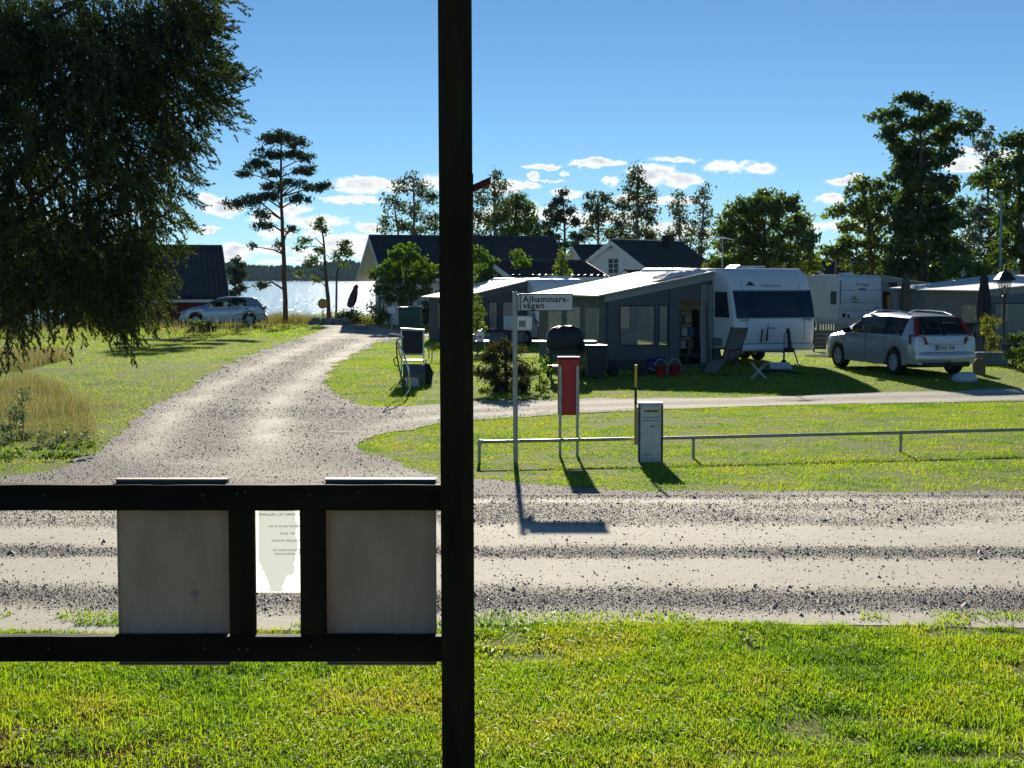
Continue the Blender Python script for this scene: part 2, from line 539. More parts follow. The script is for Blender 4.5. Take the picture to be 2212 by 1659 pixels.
def cdt_sheet(poly, step, lift):
    pa = np.array(poly)
    ys = []; y = pa[:, 1].min()
    pts = []
    while y < pa[:, 1].max():
        st = step * max(1.0, y / 20)
        xs = np.arange(max(pa[:, 0].min(), -20), min(pa[:, 0].max(), 22), st)
        pts += [(x + random.uniform(-.2, .2) * st, y + random.uniform(-.2, .2) * st) for x in xs]
        y += st
    q = np.array(pts)
    q = q[inside(q[:, 0], q[:, 1], poly)]
    vin = [Vector(p) for p in poly] + [Vector(p) for p in q]
    n = len(poly)
    r = geometry.delaunay_2d_cdt(vin, [], [list(range(n))], 1, 1e-5)
    V = np.array([(v[0], v[1]) for v in r[0]]); Fc = np.array([f for f in r[2] if len(f) == 3])
    # face up
    a, b, c = V[Fc[:, 0]], V[Fc[:, 1]], V[Fc[:, 2]]
    cr = (b[:, 0] - a[:, 0]) * (c[:, 1] - a[:, 1]) - (b[:, 1] - a[:, 1]) * (c[:, 0] - a[:, 0])
    Fc[cr < 0] = Fc[cr < 0][:, ::-1]
    return V, Fc

# centre line of the drive and of the side road, to lay wheel tracks along them
def polyline(pts):
    return np.array([(G(x, y).x, G(x, y).y) for x, y in pts])
DRV = polyline([(430, 985), (500, 880), (570, 828), (640, 785), (720, 745), (790, 716), (770, 704)])
SID = polyline([(640, 945), (800, 905), (950, 893), (1200, 880), (1600, 868), (2212, 853), (2600, 850)])
def dist_line(x, y, pl):
    best = np.full(np.shape(x), 1e9); sgn = np.zeros(np.shape(x))
    for i in range(len(pl) - 1):
        a, b = pl[i], pl[i + 1]
        d = b - a; l2 = (d ** 2).sum()
        t = np.clip(((x - a[0]) * d[0] + (y - a[1]) * d[1]) / l2, 0, 1)
        px, py = x - a[0] - t * d[0], y - a[1] - t * d[1]
        ds = np.hypot(px, py); s = np.sign(d[0] * py - d[1] * px)
        sgn = np.where(ds < best, s, sgn); best = np.minimum(best, ds)
    return best * sgn

def gravel_amount(x, y):
    """1 = loose dark stones, 0 = packed pale dust"""
    w = (vnoise(x, y, 2.2, 21) - .5) * .5 + (vnoise(x, y, .7, 22) - .5) * .22
    yy = y + w * .7
    g = np.zeros_like(yy)
    bump = lambda c, h: np.exp(-((yy - c) / h) ** 2)
    g = (0.9 * bump(11.28, .42) + 0.8 * bump(13.22, .26)) * (.75 + .5 * vnoise(x, y, .9, 77)) + .20 * vnoise(x, y, .45, 78) ** 2 + (.38 + .35 * (vnoise(x, y, 1.6, 79) - .5)) * sstep(14.3, 15.1, yy) * (1 - sstep(16.4, 17.1, yy))
    near = 1 - sstep(16.6, 18.0, y)
    jun = .72 + .6 * (vnoise(x, y, 1.8, 31) - .3)
    dd = dist_line(x, y, DRV) + w * .5
    drv = .98 - .64 * np.exp(-((np.abs(dd) - .9) / .45) ** 2) + .25 * (vnoise(x, y, 1.3, 45) - .5) - .1 * vnoise(x, y, .5, 44)
    isdrv = sstep(19.5, 24, y) * (1 - sstep(3.0, 4.2, np.abs(dd)))
    sd = dist_line(x, y, SID) + w * .4
    sid = .72 - .42 * np.exp(-((np.abs(sd) - .7) / .4) ** 2)
    iss = (1 - sstep(1.8, 2.6, np.abs(sd))) * sstep(-4, -1, x)
    far = jun * (1 - isdrv) + drv * isdrv
    far = far * (1 - iss) + sid * iss
    left = 1 - sstep(-3.4, -1.5, x)
    upper = sstep(14.2, 15, y) * left
    near_v = g * (1 - upper) + upper * (.55 + .4 * (vnoise(x, y, 1.1, 12) - .5))
    return np.clip(near * near_v + (1 - near) * far, 0, 1)

Vr, Fr = cdt_sheet(ROAD, 0.22, .012)
zr = gz(Vr[:, 0], Vr[:, 1]) + .004 + .010 * sstep(13.5, 17.5, Vr[:, 1])
GA = gravel_amount(Vr[:, 0], Vr[:, 1])

def gravel_material():
    m, nt = _nt('gravel_road')
    out = N(nt, 'ShaderNodeOutputMaterial'); b = N(nt, 'ShaderNodeBsdfPrincipled', Roughness=0.9)
    b.inputs['Specular IOR Level'].default_value = 0.25
    tc = N(nt, 'ShaderNodeTexCoord')
    at = N(nt, 'ShaderNodeAttribute', attribute_name='gravel')
    n1 = N(nt, 'ShaderNodeTexNoise', Scale=1.3, Detail=9.0, Roughness=0.68)
    n2 = N(nt, 'ShaderNodeTexNoise', Scale=26.0, Detail=7.0, Roughness=0.72)
    mp = N(nt, 'ShaderNodeMapping'); mp.inputs['Scale'].default_value = (.35, 1.6, 1)
    n3 = N(nt, 'ShaderNodeTexNoise', Scale=5.0, Detail=8.0, Roughness=0.7)
    vo = N(nt, 'ShaderNodeTexVoronoi', Scale=52.0)
    for n in (n1, n2, vo): L(nt, tc.outputs['Object'], n.inputs['Vector'])
    L(nt, tc.outputs['Object'], mp.inputs[0]); L(nt, mp.outputs[0], n3.inputs['Vector'])
    dust = N(nt, 'ShaderNodeValToRGB'); e = dust.color_ramp.elements
    e[0].position = .3; e[0].color = (.50, .45, .36, 1); e[1].position = .66; e[1].color = (.72, .66, .54, 1)
    mixn = N(nt, 'ShaderNodeMath', operation='MULTIPLY_ADD'); L(nt, n3.outputs['Fac'], mixn.inputs[0]); mixn.inputs[1].default_value = .5
    h = N(nt, 'ShaderNodeMath', operation='MULTIPLY'); L(nt, n1.outputs['Fac'], h.inputs[0]); h.inputs[1].default_value = .5
    L(nt, h.outputs[0], mixn.inputs[2]); L(nt, mixn.outputs[0], dust.inputs[0])
    st = N(nt, 'ShaderNodeValToRGB'); e = st.color_ramp.elements
    e[0].position = .2; e[0].color = (.10, .095, .095, 1); e[1].position = .85; e[1].color = (.36, .31, .27, 1)
    k = e.new(.5); k.color = (.21, .185, .17, 1)
    sp = N(nt, 'ShaderNodeSeparateColor'); L(nt, vo.outputs['Color'], sp.inputs[0])
    L(nt, sp.outputs[0], st.inputs[0])
    fac = N(nt, 'ShaderNodeMath', operation='MULTIPLY_ADD'); L(nt, n2.outputs['Fac'], fac.inputs[0]); fac.inputs[1].default_value = 2.2
    f0 = N(nt, 'ShaderNodeMath', operation='MULTIPLY_ADD'); L(nt, at.outputs['Fac'], f0.inputs[0]); f0.inputs[1].default_value = 1.5; f0.inputs[2].default_value = -1.55
    L(nt, f0.outputs[0], fac.inputs[2]); fac.use_clamp = True
    mx = N(nt, 'ShaderNodeMix'); mx.data_type = 'RGBA'
    n4 = N(nt, 'ShaderNodeTexNoise', Scale=75.0, Detail=5.0, Roughness=0.8); L(nt, tc.outputs['Object'], n4.inputs['Vector'])
    gr = N(nt, 'ShaderNodeMapRange'); gr.inputs['From Min'].default_value = .3; gr.inputs['From Max'].default_value = .62; gr.inputs['To Min'].default_value = .62; gr.inputs['To Max'].default_value = 1.06
    L(nt, n4.outputs['Fac'], gr.inputs['Value'])
    dg_ = N(nt, 'ShaderNodeMix'); dg_.data_type = 'RGBA'; dg_.blend_type = 'MULTIPLY'; dg_.inputs[0].default_value = 1.0
    L(nt, dust.outputs[0], dg_.inputs[6]); L(nt, gr.outputs[0], dg_.inputs[7])
    L(nt, fac.outputs[0], mx.inputs[0]); L(nt, dg_.outputs[2], mx.inputs[6]); L(nt, st.outputs[0], mx.inputs[7])
    L(nt, mx.outputs[2], b.inputs['Base Color'])
    hh = N(nt, 'ShaderNodeMath', operation='MULTIPLY'); L(nt, n2.outputs['Fac'], hh.inputs[0]); L(nt, fac.outputs[0], hh.inputs[1])
    h2 = N(nt, 'ShaderNodeMath', operation='MULTIPLY_ADD'); L(nt, n2.outputs['Fac'], h2.inputs[0]); h2.inputs[1].default_value = .25; L(nt, hh.outputs[0], h2.inputs[2])
    bp = N(nt, 'ShaderNodeBump', Strength=0.7, Distance=0.03); L(nt, h2.outputs[0], bp.inputs['Height']); L(nt, bp.outputs[0], b.inputs['Normal'])
    L(nt, b.outputs[0], out.inputs[0])
    return m

road = np_mesh('gravel_road', np.column_stack([Vr, zr]), Fr, gravel_material(), smooth=True, attr={'gravel': GA})
tag(road, 'pale gravel road, side road and drive to the lake', None, kind='structure')

# loose stones lying on it
def stones(n, xr, yr, size, thr, seed):
    rng = np.random.default_rng(seed)
    x = rng.uniform(*xr, n); y = rng.uniform(*yr, n)
    k = (np.abs(x) < .36 * y + .3) & inside(x, y, ROAD)
    x, y = x[k], y[k]
    ga = gravel_amount(x, y)
    k = rng.random(len(x)) < np.clip(ga * 1.2 - thr, 0.028, 1)
    x, y = x[k], y[k]
    n = len(x)
    s = size * rng.lognormal(0, .38, n)
    base = np.array([(1, 0, -.5), (0, 1, -.5), (-1, 0, -.5), (0, -1, -.5), (.15, .1, 1)], float)
    a = rng.uniform(0, 6.28, n)
    V = base[None] * (0.6 + .8 * rng.random((n, 5, 1))) * s[:, None, None]
    V[..., 2] *= .62
    ca, sa = np.cos(a)[:, None], np.sin(a)[:, None]
    xx = V[..., 0] * ca - V[..., 1] * sa; yy = V[..., 0] * sa + V[..., 1] * ca
    V[..., 0] = xx + x[:, None]; V[..., 1] = yy + y[:, None]
    V[..., 2] += (gz(x, y) + .004 + .010 * sstep(13.5, 17.5, y) + s * .22)[:, None]
    f = np.array([(0, 1, 4), (1, 2, 4), (2, 3, 4), (3, 0, 4)])
    Fs = (f[None] + (np.arange(n) * 5)[:, None, None]).reshape(-1, 3)
    return V.reshape(-1, 3), Fs

def joinVF(parts):
    Vs, Fs, o = [], [], 0
    for v, f in parts:
        Vs.append(v); Fs.append(f + o); o += len(v)
    return np.concatenate(Vs), np.concatenate(Fs)

def stone_material():
    m, nt = _nt('loose_stones')
    out = N(nt, 'ShaderNodeOutputMaterial'); b = N(nt, 'ShaderNodeBsdfPrincipled', Roughness=0.75)
    geo = N(nt, 'ShaderNodeNewGeometry')
    r = N(nt, 'ShaderNodeValToRGB'); e = r.color_ramp.elements
    e[0].position = 0; e[0].color = (.15, .13, .115, 1); e[1].position = 1; e[1].color = (.62, .56, .48, 1)
    for p, c in ((.45, (.26, .225, .20)), (.75, (.40, .32, .27))):
        k = e.new(p); k.color = _rgba(c)
    L(nt, geo.outputs['Random Per Island'], r.inputs[0]); L(nt, r.outputs[0], b.inputs['Base Color'])
    L(nt, b.outputs[0], out.inputs[0])
    return m
sv, sf = joinVF([stones(290000, (-6.2, 6.2), (10.4, 17.5), .0066, .14, 1), stones(5000, (-6.2, 6.2), (10.4, 17.5), .013, .05, 8), stones(90000, (-11, 8), (17, 30), .0085, .22, 2), stones(40000, (-12, -2), (28, 60), .012, .22, 3)])
tag(np_mesh('loose_stones', sv, sf, stone_material()), 'loose dark stones and chippings on the gravel road', None, kind='stuff')

# ------------------------------------------------------------------ lake and the far shore
def water_material():
    m, nt = _nt('lake_water')
    out = N(nt, 'ShaderNodeOutputMaterial'); b = N(nt, 'ShaderNodeBsdfPrincipled', Roughness=0.11)
    b.inputs['Base Color'].default_value = (.02, .045, .06, 1)
    b.inputs['IOR'].default_value = 1.33
    tc = N(nt, 'ShaderNodeTexCoord')
    hs = []
    bps = None
    for sc, st, ds, rot in ((1.1, 1.0, .28, .05), (2.7, 1.0, .11, -.08), (.3, .8, .5, .1)):
        mp = N(nt, 'ShaderNodeMapping'); mp.inputs['Scale'].default_value = (1.0, .14, 1); mp.inputs['Rotation'].default_value = (0, 0, rot)
        L(nt, tc.outputs['Object'], mp.inputs[0])
        n = N(nt, 'ShaderNodeTexNoise', Scale=sc, Detail=3.0, Roughness=0.55); L(nt, mp.outputs[0], n.inputs['Vector'])
        bp = N(nt, 'ShaderNodeBump', Strength=st, Distance=ds); L(nt, n.outputs['Fac'], bp.inputs['Height'])
        if bps is not None: L(nt, bps.outputs[0], bp.inputs['Normal'])
        bps = bp
    L(nt, bps.outputs[0], b.inputs['Normal'])
    L(nt, b.outputs[0], out.inputs[0])
    return m
LAKE_Z = -1.7
lk = np_mesh('lake', [(-2500, 84, LAKE_Z), (2500, 84, LAKE_Z), (2500, 1960, LAKE_Z), (-2500, 1960, LAKE_Z)], [(0, 1, 2, 3)], water_material())
tag(lk, 'lake glittering in the low sun', None, kind='structure')

# ------------------------------------------------------------------ grass
GRASS = leafmat('grass_blade', [(.065, .13, .012), (.15, .27, .014), (.27, .37, .018), (.33, .36, .03), (.42, .34, .12)], trans=.55, nscale=.8, gloss=.05, patch=.62, rough=.45, tcol=(1.5, 1.6, .5))
DRY = leafmat('dry_grass', [(.22, .18, .08), (.38, .31, .17), (.15, .20, .05), (.30, .25, .13)], trans=.42, nscale=1.4, gloss=.03, patch=.5, tcol=(1.15, 1.08, .85))

def blades(x, y, h, w, lean, rng, z0=None, simple=False):
    n = len(x)
    a = rng.uniform(0, 6.283, n); la = rng.uniform(0, 6.283, n)
    le = lean * rng.random(n) * h
    z = gz(x, y) if z0 is None else z0
    wx, wy = np.cos(a) * w * .5, np.sin(a) * w * .5
    lx, ly = np.cos(la) * le, np.sin(la) * le
    if simple:
        V = np.stack([np.column_stack([x - wx * 1.2, y - wy * 1.2, z]), np.column_stack([x + wx * 1.2, y + wy * 1.2, z]), np.column_stack([x + lx, y + ly, z + h * np.sqrt(np.clip(1 - (le / h * .6) ** 2, .2, 1))])], 1)
        return V.reshape(-1, 3), np.arange(n * 3).reshape(n, 3)
    V = np.zeros((n, 5, 3))
    V[:, 0] = np.column_stack([x - wx, y - wy, z]); V[:, 1] = np.column_stack([x + wx, y + wy, z])
    V[:, 2] = np.column_stack([x + wx * .8 + lx * .35, y + wy * .8 + ly * .35, z + h * .6]); V[:, 3] = np.column_stack([x - wx * .8 + lx * .35, y - wy * .8 + ly * .35, z + h * .6])
    V[:, 4] = np.column_stack([x + lx, y + ly, z + h * np.sqrt(np.clip(1 - (le / h * .6) ** 2, .2, 1))])
    f = np.array([(0, 1, 2), (0, 2, 3), (3, 2, 4)])
    Fb = (f[None] + (np.arange(n) * 5)[:, None, None]).reshape(-1, 3)
    return V.reshape(-1, 3), Fb

def scatter(n, xr, yr, seed, margin=.38, power=1.0):
    rng = np.random.default_rng(seed)
    y = yr[0] + (yr[1] - yr[0]) * rng.random(n) ** power
    x = rng.uniform(*xr, n)
    k = (np.abs(x) < margin * y + .4) & ~inside(x, y, ROAD)
    return x[k], y[k], rng

def grass_field(parts):
    out = []
    for (n, xr, yr, h, w, lean, seed, keep) in parts:
        x, y, rng = scatter(n, xr, yr, seed)
        cl = .45 * vnoise(x, y, .22, seed) + .35 * vnoise(x, y, .8, seed + 1) + .2 * vnoise(x, y, 3.0, seed + 2)
        k = rng.random(len(x)) < np.clip((cl - keep) * 4 + .35, .05, 1)
        x, y, cl = x[k], y[k], cl[k]
        hh = h * (.45 + 1.0 * cl) * rng.lognormal(0, .25, len(x))
        out.append(blades(x, y, hh, w * (.6 + .8 * rng.random(len(x))), lean, rng, simple=yr[0] > 12))
    return joinVF(out)

gv, gf = grass_field([(260000, (-3.4, 3.4), (7.0, 10.9), .030, .0065, 1.5, 101, .38), (9000, (-3.4, 3.4), (7.0, 10.9), .065, .005, .9, 102, .5)])
tag(np_mesh('lawn_grass', gv, gf, GRASS), 'short bright green grass of the near lawn', None, kind='stuff')
gv, gf = grass_field([(190000, (-3.2, 11), (16.9, 31), .032, .009, 1.5, 111, .38)])
tag(np_mesh('verge_grass', gv, gf, GRASS), 'green grass on the verge round the low pipe rail', None, kind='stuff')
gv, gf = grass_field([(130000, (-5, 16), (30, 47), .032, .013, 1.5, 121, .37), (30000, (-6, 20), (47, 76), .045, .025, 1.4, 122, .36)])
tag(np_mesh('campsite_grass', gv, gf, GRASS), 'green grass of the caravan pitches', None, kind='stuff')
gv, gf = grass_field([(150000, (-22, -2), (20, 60), .04, .014, 1.4, 131, .37), (30000, (-28, -6), (60, 80), .07, .03, 1.2, 132, .35)])
tag(np_mesh('meadow_grass', gv, gf, GRASS), 'mown yellow green grass beside the drive', None, kind='stuff')

# taller growth along the edge of the near lawn
x, y, rng = scatter(9000, (-3.8, 3.9), (9.6, 11.0), 141)
k = rng.random(len(x)) < (.06 + .9 * (vnoise(x, y, .3, 9) > .62)) * sstep(.25, .6, vnoise(x, y, 1.1, 10))
x, y = x[k], y[k]
ev, ef = blades(x, y, .02 + .035 * rng.random(len(x)), .018 + 0 * x, 2.2, rng)
tag(np_mesh('edge_weeds', ev, ef, leafmat('weed_leaf', [(.10, .17, .015), (.18, .26, .02), (.28, .28, .04)], trans=.55, nscale=2, tcol=(1.4, 1.5, .5))), 'low broad-leaved weeds along the road edge', None, kind='stuff')

# clover heads and bits of litter
def dots(n, seed, xr, yr, r):
    x, y, rng = scatter(n, xr, yr, seed)
    base = np.array([(1, 0, 0), (0, 1, 0), (-1, 0, 0), (0, -1, 0), (0, 0, 1), (0, 0, -1)], float) * r
    V = base[None] + np.column_stack([x, y, gz(x, y) + .05])[:, None, :]
    f = np.array([(0, 1, 4), (1, 2, 4), (2, 3, 4), (3, 0, 4), (1, 0, 5), (2, 1, 5), (3, 2, 5), (0, 3, 5)])
    return V.reshape(-1, 3), (f[None] + (np.arange(len(x)) * 6)[:, None, None]).reshape(-1, 3)
dv, df = joinVF([dots(70, 5, (-3, 3), (7.2, 10.4), .006), dots(90, 6, (-2.5, 8), (17, 24), .009)])
tag(np_mesh('clover_heads', dv, df, paint('clover_white', (.75, .72, .66), .8)), 'small white clover heads dotted over the lawn', None, kind='stuff')

# dry tall grass
def in_px(poly):
    return [(G(a, b).x, G(a, b).y) for a, b in poly]
tall = []
for poly, n, h, w, seed in (([(-60, 850), (60, 815), (130, 830), (190, 880), (215, 930), (190, 960), (120, 960), (-60, 940)], 5000, .26, .007, 151),
                            ([(-40, 702), (250, 702), (420, 703), (600, 701), (668, 704), (560, 722), (420, 733), (200, 735), (-40, 742)], 17000, .5, .02, 152),
                            ([(-40, 768), (120, 760), (160, 775), (60, 800), (-40, 810)], 2500, .4, .015, 153)):
    pg = in_px(poly); pa = np.array(pg)
    rng = np.random.default_rng(seed)
    x = rng.uniform(pa[:, 0].min(), pa[:, 0].max(), n * 3); y = rng.uniform(pa[:, 1].min(), pa[:, 1].max(), n * 3)
    k = inside(x, y, pg) & ~inside(x, y, ROAD)
    x, y = x[k][:n], y[k][:n]
    hh = h * (.35 + .9 * vnoise(x, y, 1.2, seed)) * rng.lognormal(0, .2, len(x))
    tall.append(blades(x, y, hh, np.full(len(x), w), .7, rng))
rng = np.random.default_rng(159)
pc_ = G(60, 890); n = 1500
x = rng.normal(pc_.x, 1.1, n); y = rng.normal(pc_.y, 1.5, n); k = ~inside(x, y, ROAD)
x, y = x[k], y[k]
tall.append(blades(x, y, .14 + .3 * rng.random(len(x)) ** 2, np.full(len(x), .007), .8, rng))
tv, tf = joinVF(tall)
tag(np_mesh('dry_grass', tv, tf, DRY), 'tall dry straw coloured grass left of the drive', None, kind='stuff')

# brown needle litter and bare soil under the juniper
rng = np.random.default_rng(171)
n = 9000
x = rng.normal(-2.55, .75, n); y = rng.normal(7.35, .35, n)
lv, lf = blades(x, y, .008 + .02 * rng.random(n), np.full(n, .012), 3.0, rng, z0=gz(x, y) + .012 * rng.random(n))
tag(np_mesh('needle_litter', lv, lf, leafmat('litter', [(.10, .05, .025), (.18, .10, .05), (.24, .16, .09)], trans=.2, nscale=3)), 'brown fallen needles on the lawn under the juniper', None, kind='stuff')

# grass creeping over the edge of the gravel
rng = np.random.default_rng(181)
n = 7000
x = rng.uniform(-4.2, 4.4, n); y = 10.35 + .40 * rng.random(n) ** 1.6
k = (vnoise(x, y, .28, 61) * .6 + vnoise(x, y, .9, 62) * .5 > .5 + .35 * (y - 10.4))
x, y = x[k], y[k]
cv_, cf_ = blades(x, y, .02 + .03 * rng.random(len(x)), np.full(len(x), .008), 1.6, rng)
tag(np_mesh('creeping_grass', cv_, cf_, GRASS), 'tufts of grass creeping over the gravel edge', None, kind='stuff')
# ------------------------------------------------------------------ trees and shrubs
BARK = paint('bark', (.10, .075, .055), .9, var=.35, scale=14, bump=.6, bscale=30, stretch=(1, 1, .3))
PINEBARK = paint('pine_bark', (.17, .085, .05), .9, var=.4, scale=9, bump=.6, bscale=25, stretch=(1, 1, .35))
BIRCHBARK = paint('birch_bark', (.32, .30, .27), .8, var=.5, scale=7, bump=.3, stretch=(.5, .5, 2))
LF_DARK = leafmat('leaf_dark', [(.036, .072, .016), (.07, .115, .02), (.11, .15, .024)], trans=.5, nscale=.9, gloss=.08, patch=.35)
LF_MID = leafmat('leaf_mid', [(.05, .09, .016), (.10, .15, .018), (.16, .19, .025)], trans=.52, nscale=.7, gloss=.08, patch=.4)
LF_BRIGHT = leafmat('leaf_bright', [(.05, .10, .010), (.10, .17, .012), (.15, .20, .02)], trans=.5, nscale=1.2, gloss=.07, patch=.35)
LF_BIRCH = leafmat('leaf_birch', [(.05, .075, .026), (.08, .105, .034), (.11, .125, .045)], trans=.5, nscale=.6, gloss=.10, patch=.35, tcol=(1.2, 1.25, .7))
LF_PINE = leafmat('needle_pine', [(.02, .045, .02), (.038, .07, .028), (.055, .085, .03)], trans=.35, nscale=.9, gloss=.10, patch=.4, tcol=(1.1, 1.15, .7))
LF_RUST = leafmat('leaf_rust', [(.03, .045, .012), (.06, .06, .018), (.10, .07, .02)], trans=.4, nscale=2.2, gloss=.06, patch=.35)
LF_WILLOW = leafmat('leaf_willow', [(.06, .08, .05), (.10, .12, .08), (.14, .16, .10)], trans=.4, nscale=.8, gloss=.12, patch=.35, tcol=(1.1, 1.15, .9))

def leaf_quads(C, size, rng, elong=1.6, hang=0.0):
    n = len(C)
    a = rng.normal(size=(n, 3)); a[:, 2] -= hang
    a /= np.linalg.norm(a, axis=1)[:, None]
    b = rng.normal(size=(n, 3)); b -= a * (a * b).sum(1)[:, None]
    b /= np.linalg.norm(b, axis=1)[:, None]
    s = (size * rng.lognormal(0, .28, n))[:, None]
    V = np.stack([C - a * s * elong * .5, C + b * s * .5, C + a * s * elong * .5, C - b * s * .5], 1)
    return V.reshape(-1, 3), (np.arange(n * 4).reshape(n, 4))

def crown_points(clumps, d, seed, leaf, dens, depth=.8, twig=.16, rel=None):
    """clumps: (vx, vy, rx, ry) seen in the picture; they are spread in depth round distance d"""
    rng = np.random.default_rng(seed)
    pts = []; cents = []
    s = 1 / ppm(d)
    wpx = max(c[0] + c[2] for c in clumps) - min(c[0] - c[2] for c in clumps)
    R = wpx * s * .5 * depth
    for (vx, vy, rx, ry) in clumps:
        dd = d + rng.uniform(-1, 1) * max(0.0, R - rx * s)
        c = np.array(P(vx, vy, dd))
        rxm, rym = rx * s * .95, ry * s * .95
        rd = min(rxm, max(rym, .6 * rxm))
        cents.append((c, rxm, rym))
        area = rxm * rym * 3.1
        k = max(6, int(area * rd / (twig ** 3) * .22)) + 6
        u = rng.normal(size=(k, 3)); u /= np.linalg.norm(u, axis=1)[:, None]
        u *= (rng.random(k) ** .42)[:, None]
        tc = c + u * np.array((rxm, rd, rym))
        n = int(area * dens * 2.3) + 6
        w = rng.random(k) ** 1.2; w /= w.sum()
        i = rng.choice(k, n, p=w)
        pts.append(tc[i] + rng.normal(size=(n, 3)) * twig * np.array((.75, .75, .55)))
    return np.concatenate(pts), cents, rng

def tree(name, label, trunk, d, clumps, leaf, mat, dens=90, seed=1, bark=BARK, cat='tree', group=None, depth=.8, twig=.16, limb=.035, hang=0.0, elong=1.6, limbs=True):
    """trunk: list of stems, each [(vx, vy, radius_px), ...] from the ground up"""
    s = 1 / ppm(d)
    base = P(trunk[0][0][0], trunk[0][0][1], d)
    root = empty(name, (base.x, base.y, g1(base.x, base.y)))
    ro = np.array(root.location)
    tag(root, label, cat, group)
    leaf *= .56; dens *= 2.3; twig *= 1.3
    if mat in (LF_DARK, LF_MID, LF_BIRCH, LF_WILLOW) and d > 60: clumps = [(a, b, c * 1.08, e * 1.28) for a, b, c, e in clumps]
    pts, cents, rng = crown_points(clumps, d, seed, leaf, dens, depth, twig)
    m = MB()
    stems = []
    for st in trunk:
        pl = []
        for j, (vx, vy, r) in enumerate(st):
            p = P(vx, vy, d); pl.append((np.array(p), r * s))
        pl[0][0][2] = min(pl[0][0][2], root.location.z) - .05
        # subdivide with a little wander
        fine = []
        for j in range(len(pl) - 1):
            for t in np.linspace(0, 1, 5)[:-1]:
                q = pl[j][0] * (1 - t) + pl[j + 1][0] * t
                q = q + (rng.normal(size=3) * np.array((1, 1, 0)) * pl[j][1] * .14 if (j or t) else 0)
                fine.append((q, pl[j][1] * (1 - t) + pl[j + 1][1] * t))
        fine.append(pl[-1])
        fine[0] = (fine[0][0], fine[0][1] * 1.25)
        m.tube([tuple(q - ro) for q, _ in fine], [r for _, r in fine], 8)
        stems.append(fine)
    if limbs:
        allp = [(q, r) for st in stems for q, r in st]
        A = np.array([q for q, _ in allp])
        for c, rx, rz in cents:
            dz = c[2] - A[:, 2]
            cost = np.linalg.norm(A - c, axis=1) + np.where(dz < .15 * np.abs(A[:, 0] - c[0]), 3.0, 0)
            j = int(np.argmin(cost))
            q, r = allp[j]
            if np.linalg.norm(c - q) < .05: continue
            mid = (q + c) * .5 + np.array((0, 0, .10 * np.linalg.norm(c - q))) + rng.normal(size=3) * .06 * np.linalg.norm(c - q)
            r0 = min(r * .6, limb * (1 + rx)) 
            m.tube([tuple(q - ro), tuple(mid - ro), tuple(c - ro)], [r0, r0 * .7, r0 * .3], 5)
            for _ in range(4):
                e = c + rng.normal(size=3) * np.array((rx, rx, rz)) * .6
                m.tube([tuple(mid * .3 + c * .7 - ro), tuple((c + e) * .5 + rng.normal(size=3) * .03 - ro), tuple(e - ro)], [r0 * .35, r0 * .25, r0 * .1], 4)
    m.build('trunk', bark, root, smooth=True)
    V, Fq = leaf_quads(pts - ro, leaf, rng, elong, hang)
    np_mesh('crown', V, Fq, mat, root)
    return root

tree('pine_tree', 'tall scots pine with bare reddish trunk standing at the lake shore', [[(617, 699, 5.6), (614, 600, 5.0), (610, 500, 4.0), (607, 400, 3), (607, 330, 2), (608, 296, 1)]], 82,
     [(608, 295, 42, 12), (640, 309, 26, 10), (577, 301, 22, 10), (577, 333, 34, 12), (643, 333, 38, 10), (556, 357, 32, 12), (664, 343, 18, 7), (590, 374, 28, 10), (531, 374, 20, 8), (656, 369, 36, 9), (590, 402, 26, 12), (632, 394, 28, 7),
      (698, 404, 28, 8), (667, 404, 18, 7), (516, 440, 34, 9), (550, 428, 28, 11), (588, 424, 16, 10), (643, 431, 32, 8), (559, 462, 26, 7), (570, 488, 26, 8), (627, 497, 16, 6), (544, 531, 6, 8), (601, 528, 9, 7), (566, 616, 15, 7)],
     .13, LF_PINE, dens=205, seed=3, bark=PINEBARK, depth=.8, twig=.13, limb=.045, elong=2.4)
tree('shore_tree', 'slender half bare deciduous tree with two stems at the water', [[(712, 695, 5), (708, 640, 4.4), (702, 570, 3), (699, 520, 2), (693, 482, 1)], [(726, 693, 2.6), (727, 600, 2), (738, 532, 1)]], 86,
     [(691, 486, 10, 15), (656, 521, 13, 7), (674, 560, 13, 9), (645, 536, 9, 5), (690, 543, 11, 7), (740, 536, 13, 13), (752, 545, 12, 8), (727, 552, 11, 7), (668, 575, 8, 4), (650, 590, 10, 4), (684, 605, 14, 4), (745, 575, 8, 4), (700, 500, 6, 8)],
     .16, LF_DARK, dens=120, seed=4, twig=.14, limb=.03)
tree('birch_tree', 'airy tall birch rising behind the white house left of the post', [[(890, 640, 4), (892, 520, 3.4), (895, 440, 2.4), (892, 385, 1)], [(862, 640, 3), (860, 500, 2.2), (850, 430, 1)]], 112,
     [(892, 388, 16, 12), (866, 405, 20, 14), (907, 412, 24, 16), (932, 432, 20, 16), (850, 436, 22, 14), (884, 448, 34, 16), (836, 468, 18, 14), (922, 468, 30, 18), (830, 495, 14, 10), (868, 488, 34, 14), (945, 495, 24, 16), (905, 500, 26, 12)],
     .22, LF_BIRCH, dens=34, seed=5, bark=BIRCHBARK, twig=.22, group='birches behind the houses', hang=.6)
tree('birch_tree', 'airy birch with white stem just right of the dark post', [[(1070, 640, 3.5), (1068, 480, 3), (1069, 420, 2), (1068, 372, 1)]], 108,
     [(1069, 380, 13, 14), (1054, 400, 18, 12), (1083, 408, 18, 14), (1040, 430, 22, 18), (1074, 440, 28, 20), (1035, 470, 20, 20), (1060, 478, 34, 20), (1032, 505, 18, 14), (1070, 508, 30, 14)],
     .22, LF_BIRCH, dens=34, seed=6, bark=BIRCHBARK, twig=.22, group='birches behind the houses', hang=.6)
